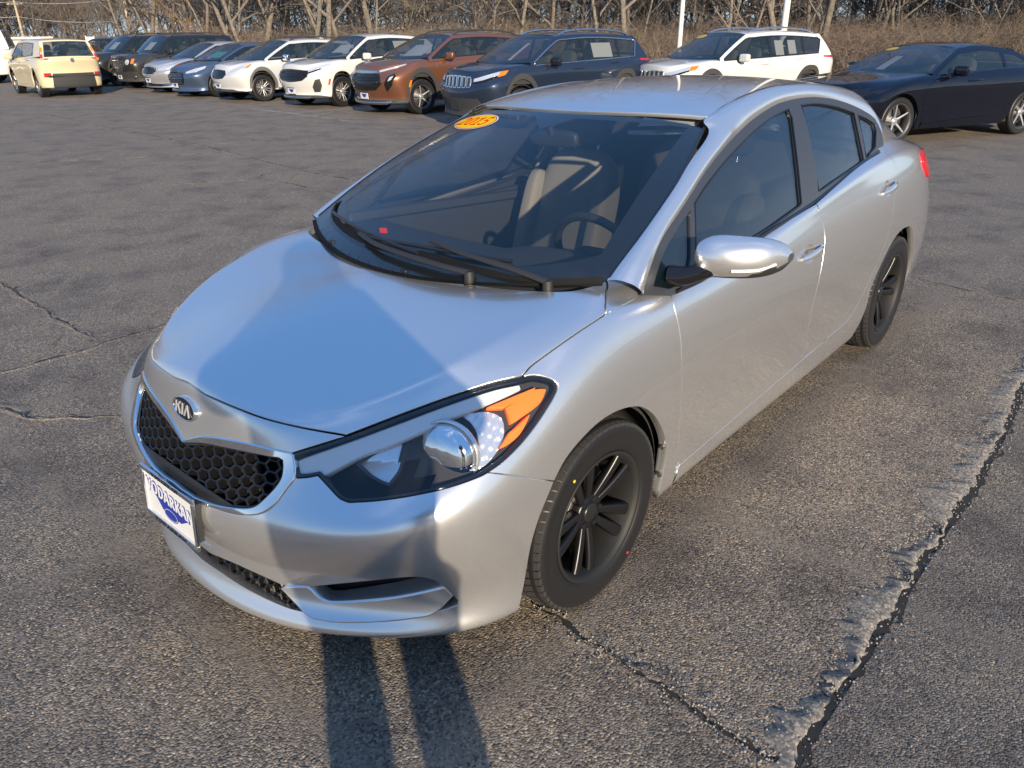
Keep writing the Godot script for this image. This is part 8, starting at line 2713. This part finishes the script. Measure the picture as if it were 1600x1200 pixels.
# ------------------------------------------------------------------------------------------------ the photographer
func nets(bones: Array, cell: float, k: float) -> Mesher:
	# bones: [a, b, radius a, radius b, colour]; tapered capsules joined by a smooth minimum, meshed as surface nets
	var lo := Vector3(1e9, 1e9, 1e9)
	var hi := -lo
	for b in bones:
		var e := Vector3.ONE * (maxf(b[2], b[3]) + 3.0 * cell)
		lo = lo.min((b[0] as Vector3).min(b[1]) - e)
		hi = hi.max((b[0] as Vector3).max(b[1]) + e)
	var nx := int((hi.x - lo.x) / cell) + 2
	var ny := int((hi.y - lo.y) / cell) + 2
	var nz := int((hi.z - lo.z) / cell) + 2
	var f := PackedFloat32Array()
	f.resize(nx * ny * nz)
	f.fill(1.0)
	var near := PackedFloat32Array()
	near.resize(nx * ny * nz)
	near.fill(1.0)
	var who := PackedByteArray()
	who.resize(nx * ny * nz)
	for bi in bones.size():
		var b: Array = bones[bi]
		var A: Vector3 = b[0]
		var ab: Vector3 = b[1] - A
		var l2 := maxf(ab.length_squared(), 1e-9)
		var r0: float = b[2]
		var r1: float = b[3]
		var e := Vector3.ONE * (maxf(r0, r1) + k + 2.0 * cell)
		var p0 := ((A.min(b[1]) - e - lo) / cell).max(Vector3.ZERO)
		var p1 := (A.max(b[1]) + e - lo) / cell
		for z in range(int(p0.z), mini(int(p1.z) + 1, nz)):
			for y in range(int(p0.y), mini(int(p1.y) + 1, ny)):
				for x in range(int(p0.x), mini(int(p1.x) + 1, nx)):
					var q := lo + Vector3(x, y, z) * cell - A
					var t := clampf(q.dot(ab) / l2, 0.0, 1.0)
					var d := (q - ab * t).length() - lerpf(r0, r1, t)
					var i := (z * ny + y) * nx + x
					if d < near[i]:
						near[i] = d
						who[i] = bi
					var o := f[i]
					var hh := maxf(k - absf(o - d), 0.0) / k
					f[i] = minf(o, d) - hh * hh * k * 0.25
	var m := Mesher.new()
	m.use_col = true
	var id := {}
	for z in nz - 1:
		for y in ny - 1:
			for x in nx - 1:
				var base := (z * ny + y) * nx + x
				var c := [f[base], f[base + 1], f[base + nx], f[base + nx + 1], f[base + nx * ny], f[base + nx * ny + 1], f[base + nx * ny + nx], f[base + nx * ny + nx + 1]]
				var neg := 0
				for v in c:
					if v < 0.0:
						neg += 1
				if neg == 0 or neg == 8:
					continue
				var s := Vector3.ZERO
				var cnt := 0
				for e in [[0, 1], [2, 3], [4, 5], [6, 7], [0, 2], [1, 3], [4, 6], [5, 7], [0, 4], [1, 5], [2, 6], [3, 7]]:
					var a: float = c[e[0]]
					var b: float = c[e[1]]
					if (a < 0.0) != (b < 0.0):
						var t := a / (a - b)
						var pa := Vector3(e[0] & 1, (e[0] >> 1) & 1, e[0] >> 2)
						var pb := Vector3(e[1] & 1, (e[1] >> 1) & 1, e[1] >> 2)
						s += pa.lerp(pb, t)
						cnt += 1
				s /= cnt
				var g := Vector3(c[1] + c[3] + c[5] + c[7] - c[0] - c[2] - c[4] - c[6], c[2] + c[3] + c[6] + c[7] - c[0] - c[1] - c[4] - c[5], c[4] + c[5] + c[6] + c[7] - c[0] - c[1] - c[2] - c[3])
				m.tint = bones[who[base]][4]
				id[base] = m.vert(lo + (Vector3(x, y, z) + s) * cell, g.normalized())
	for z in range(1, nz - 1):
		for y in range(1, ny - 1):
			for x in range(1, nx - 1):
				var i := (z * ny + y) * nx + x
				if (f[i] < 0.0) != (f[i + 1] < 0.0):
					m.quad(id[i], id[i - nx], id[i - nx - nx * ny], id[i - nx * ny])
				if (f[i] < 0.0) != (f[i + nx] < 0.0):
					m.quad(id[i], id[i - 1], id[i - 1 - nx * ny], id[i - nx * ny])
				if (f[i] < 0.0) != (f[i + nx * ny] < 0.0):
					m.quad(id[i], id[i - 1], id[i - 1 - nx], id[i - nx])
	return m

func build_photographer() -> void:
	# stands behind the camera with the phone held up; only the shadow reaches the picture
	var ground := Vector3(2.32, 0, 1.72)
	var f := Vector3(-0.673, 0, -0.739)
	var l := Vector3(-0.739, 0, 0.673)
	var o := thing("person", "person in dark jacket and jeans holding up a phone, standing out of frame", "person", ground, 0.0)
	var at := func(side: float, y: float, fw: float) -> Vector3: return l * side + Vector3(0, y, 0) + f * fw
	var jean := Color(0.03, 0.04, 0.07)
	var coat := Color(0.02, 0.02, 0.024)
	var skin := Color(0.42, 0.25, 0.17)
	var shoe := Color(0.03, 0.025, 0.02)
	var hair := Color(0.03, 0.02, 0.014)
	var bones := []
	for s in [1.0, -1.0]:
		bones.append([at.call(0.13 * s, 0.05, -0.06), at.call(0.145 * s, 0.045, 0.17), 0.05, 0.042, shoe])
		bones.append([at.call(0.13 * s, 0.10, -0.03), at.call(0.12 * s, 0.50, 0.01), 0.055, 0.072, jean])
		bones.append([at.call(0.12 * s, 0.50, 0.01), at.call(0.11 * s, 0.92, 0.0), 0.072, 0.098, jean])
	# coat: body, shoulders, collar
	bones.append([at.call(0.06, 0.90, 0), at.call(0.05, 1.36, 0.0), 0.17, 0.15, coat])
	bones.append([at.call(0.16, 1.0, 0.0), at.call(0.18, 1.44, 0.0), 0.10, 0.10, coat])
	bones.append([at.call(-0.03, 1.0, 0.0), at.call(-0.10, 1.42, 0.0), 0.10, 0.10, coat])
	bones.append([at.call(0.20, 1.50, 0.0), at.call(0.06, 1.62, -0.01), 0.085, 0.095, coat])
	bones.append([at.call(-0.10, 1.46, 0.0), at.call(0.02, 1.62, -0.01), 0.085, 0.085, coat])
	# left arm, elbow lifted out; right arm held in
	bones.append([at.call(0.22, 1.50, 0.0), at.call(0.38, 1.42, 0.14), 0.085, 0.066, coat])
	bones.append([at.call(0.38, 1.42, 0.14), at.call(0.225, 1.595, 0.33), 0.064, 0.045, coat])
	bones.append([at.call(-0.14, 1.46, 0.0), at.call(-0.22, 1.34, 0.14), 0.08, 0.064, coat])
	bones.append([at.call(-0.22, 1.34, 0.14), at.call(0.02, 1.575, 0.34), 0.062, 0.045, coat])
	bones.append([at.call(0.04, 1.52, -0.01), at.call(0.04, 1.64, 0.02), 0.075, 0.06, skin])
	var body := nets(bones, 0.022, 0.05)
	# head with its own finer grid: skull, jaw, nose, brow, ears, hair
	var head := [[at.call(0, 1.69, -0.005), at.call(0, 1.72, 0.02), 0.088, 0.082, skin], [at.call(0, 1.63, 0.045), at.call(0, 1.60, 0.07), 0.055, 0.038, skin], [at.call(0, 1.675, 0.10), at.call(0, 1.645, 0.122), 0.010, 0.014, skin],
		[at.call(0.033, 1.695, 0.092), at.call(-0.033, 1.695, 0.092), 0.012, 0.012, skin], [at.call(0.085, 1.68, 0.01), at.call(0.085, 1.645, 0.005), 0.014, 0.010, skin], [at.call(-0.085, 1.68, 0.01), at.call(-0.085, 1.645, 0.005), 0.014, 0.010, skin],
		[at.call(0, 1.74, -0.02), at.call(0, 1.69, -0.045), 0.088, 0.080, hair], [at.call(0.018, 1.612, 0.098), at.call(-0.018, 1.612, 0.098), 0.007, 0.007, Color(0.35, 0.14, 0.11)], [at.call(0, 1.57, 0.01), at.call(0, 1.62, 0.0), 0.055, 0.06, skin]]
	var hm := nets(head, 0.011, 0.018)
	# hands: palm, four fingers bent over the phone's edge, thumb behind it
	var hands := []
	for s in [1.0, -1.0]:
		var wrist: Vector3 = at.call(0.225 if s > 0.0 else 0.02, 1.595 if s > 0.0 else 1.575, 0.33)
		var palm: Vector3 = at.call(0.215 if s > 0.0 else 0.045, 1.64 if s > 0.0 else 1.625, 0.318)
		hands.append([wrist, palm, 0.027, 0.030, skin])
		for k in 4:
			var dy := 0.030 - 0.019 * k
			var root_: Vector3 = palm + Vector3(0, dy, 0) + l * 0.008 * s
			var knuckle: Vector3 = root_ + l * (-0.010) * s + f * 0.030
			var tip: Vector3 = knuckle - l * (0.030 - 0.004 * absf(k - 1.5)) * s + f * 0.002
			hands.append([root_, knuckle, 0.0095, 0.0085, skin])
			hands.append([knuckle, tip, 0.0085, 0.0068, skin])
		hands.append([palm - Vector3(0, 0.01, 0), palm - l * 0.03 * s + Vector3(0, 0.012, 0) - f * 0.004, 0.013, 0.010, skin])
	var ha := nets(hands, 0.0065, 0.008)
	var cloth := mat("person_surface", Color.WHITE, 0.8)
	cloth.vertex_color_use_as_albedo = true
	for q in [hm]:
		for i in q.v.size():
			q.v[i] = Vector3(0, 1.56, 0) + (q.v[i] - Vector3(0, 1.56, 0)) * 1.10 + l * 0.04 + Vector3(0, 0.045, 0)
	var whole := Mesher.new()
	whole.use_col = true
	for q in [body, hm, ha]:
		var b := whole.v.size()
		whole.v.append_array(q.v)
		whole.n.append_array(q.n)
		whole.uv.append_array(q.uv)
		whole.col.append_array(q.col)
		for i in q.idx:
			whole.idx.append(b + i)
	obj("body", whole.done(), cloth, o)
	var m := Mesher.new()
	var yaw := -2.40337
	var fw := Vector3(sin(yaw) * cos(0.43984), -sin(0.43984), cos(yaw) * cos(0.43984))
	var rt := fw.cross(Vector3.UP).normalized()
	var up := rt.cross(fw)
	var cam := Vector3(1.955, 1.6767, 1.5859) - ground
	m.box(cam - fw * 0.014 + rt * 0.05 - up * 0.022, Vector3(0.155, 0.076, 0.008), Basis(rt, up, -fw), 0.003)
	var ph := thing("phone", "dark phone held up by the photographer out of frame", "phone", ground)
	obj("phone_body", m.done(), M.gloss_black, ph)
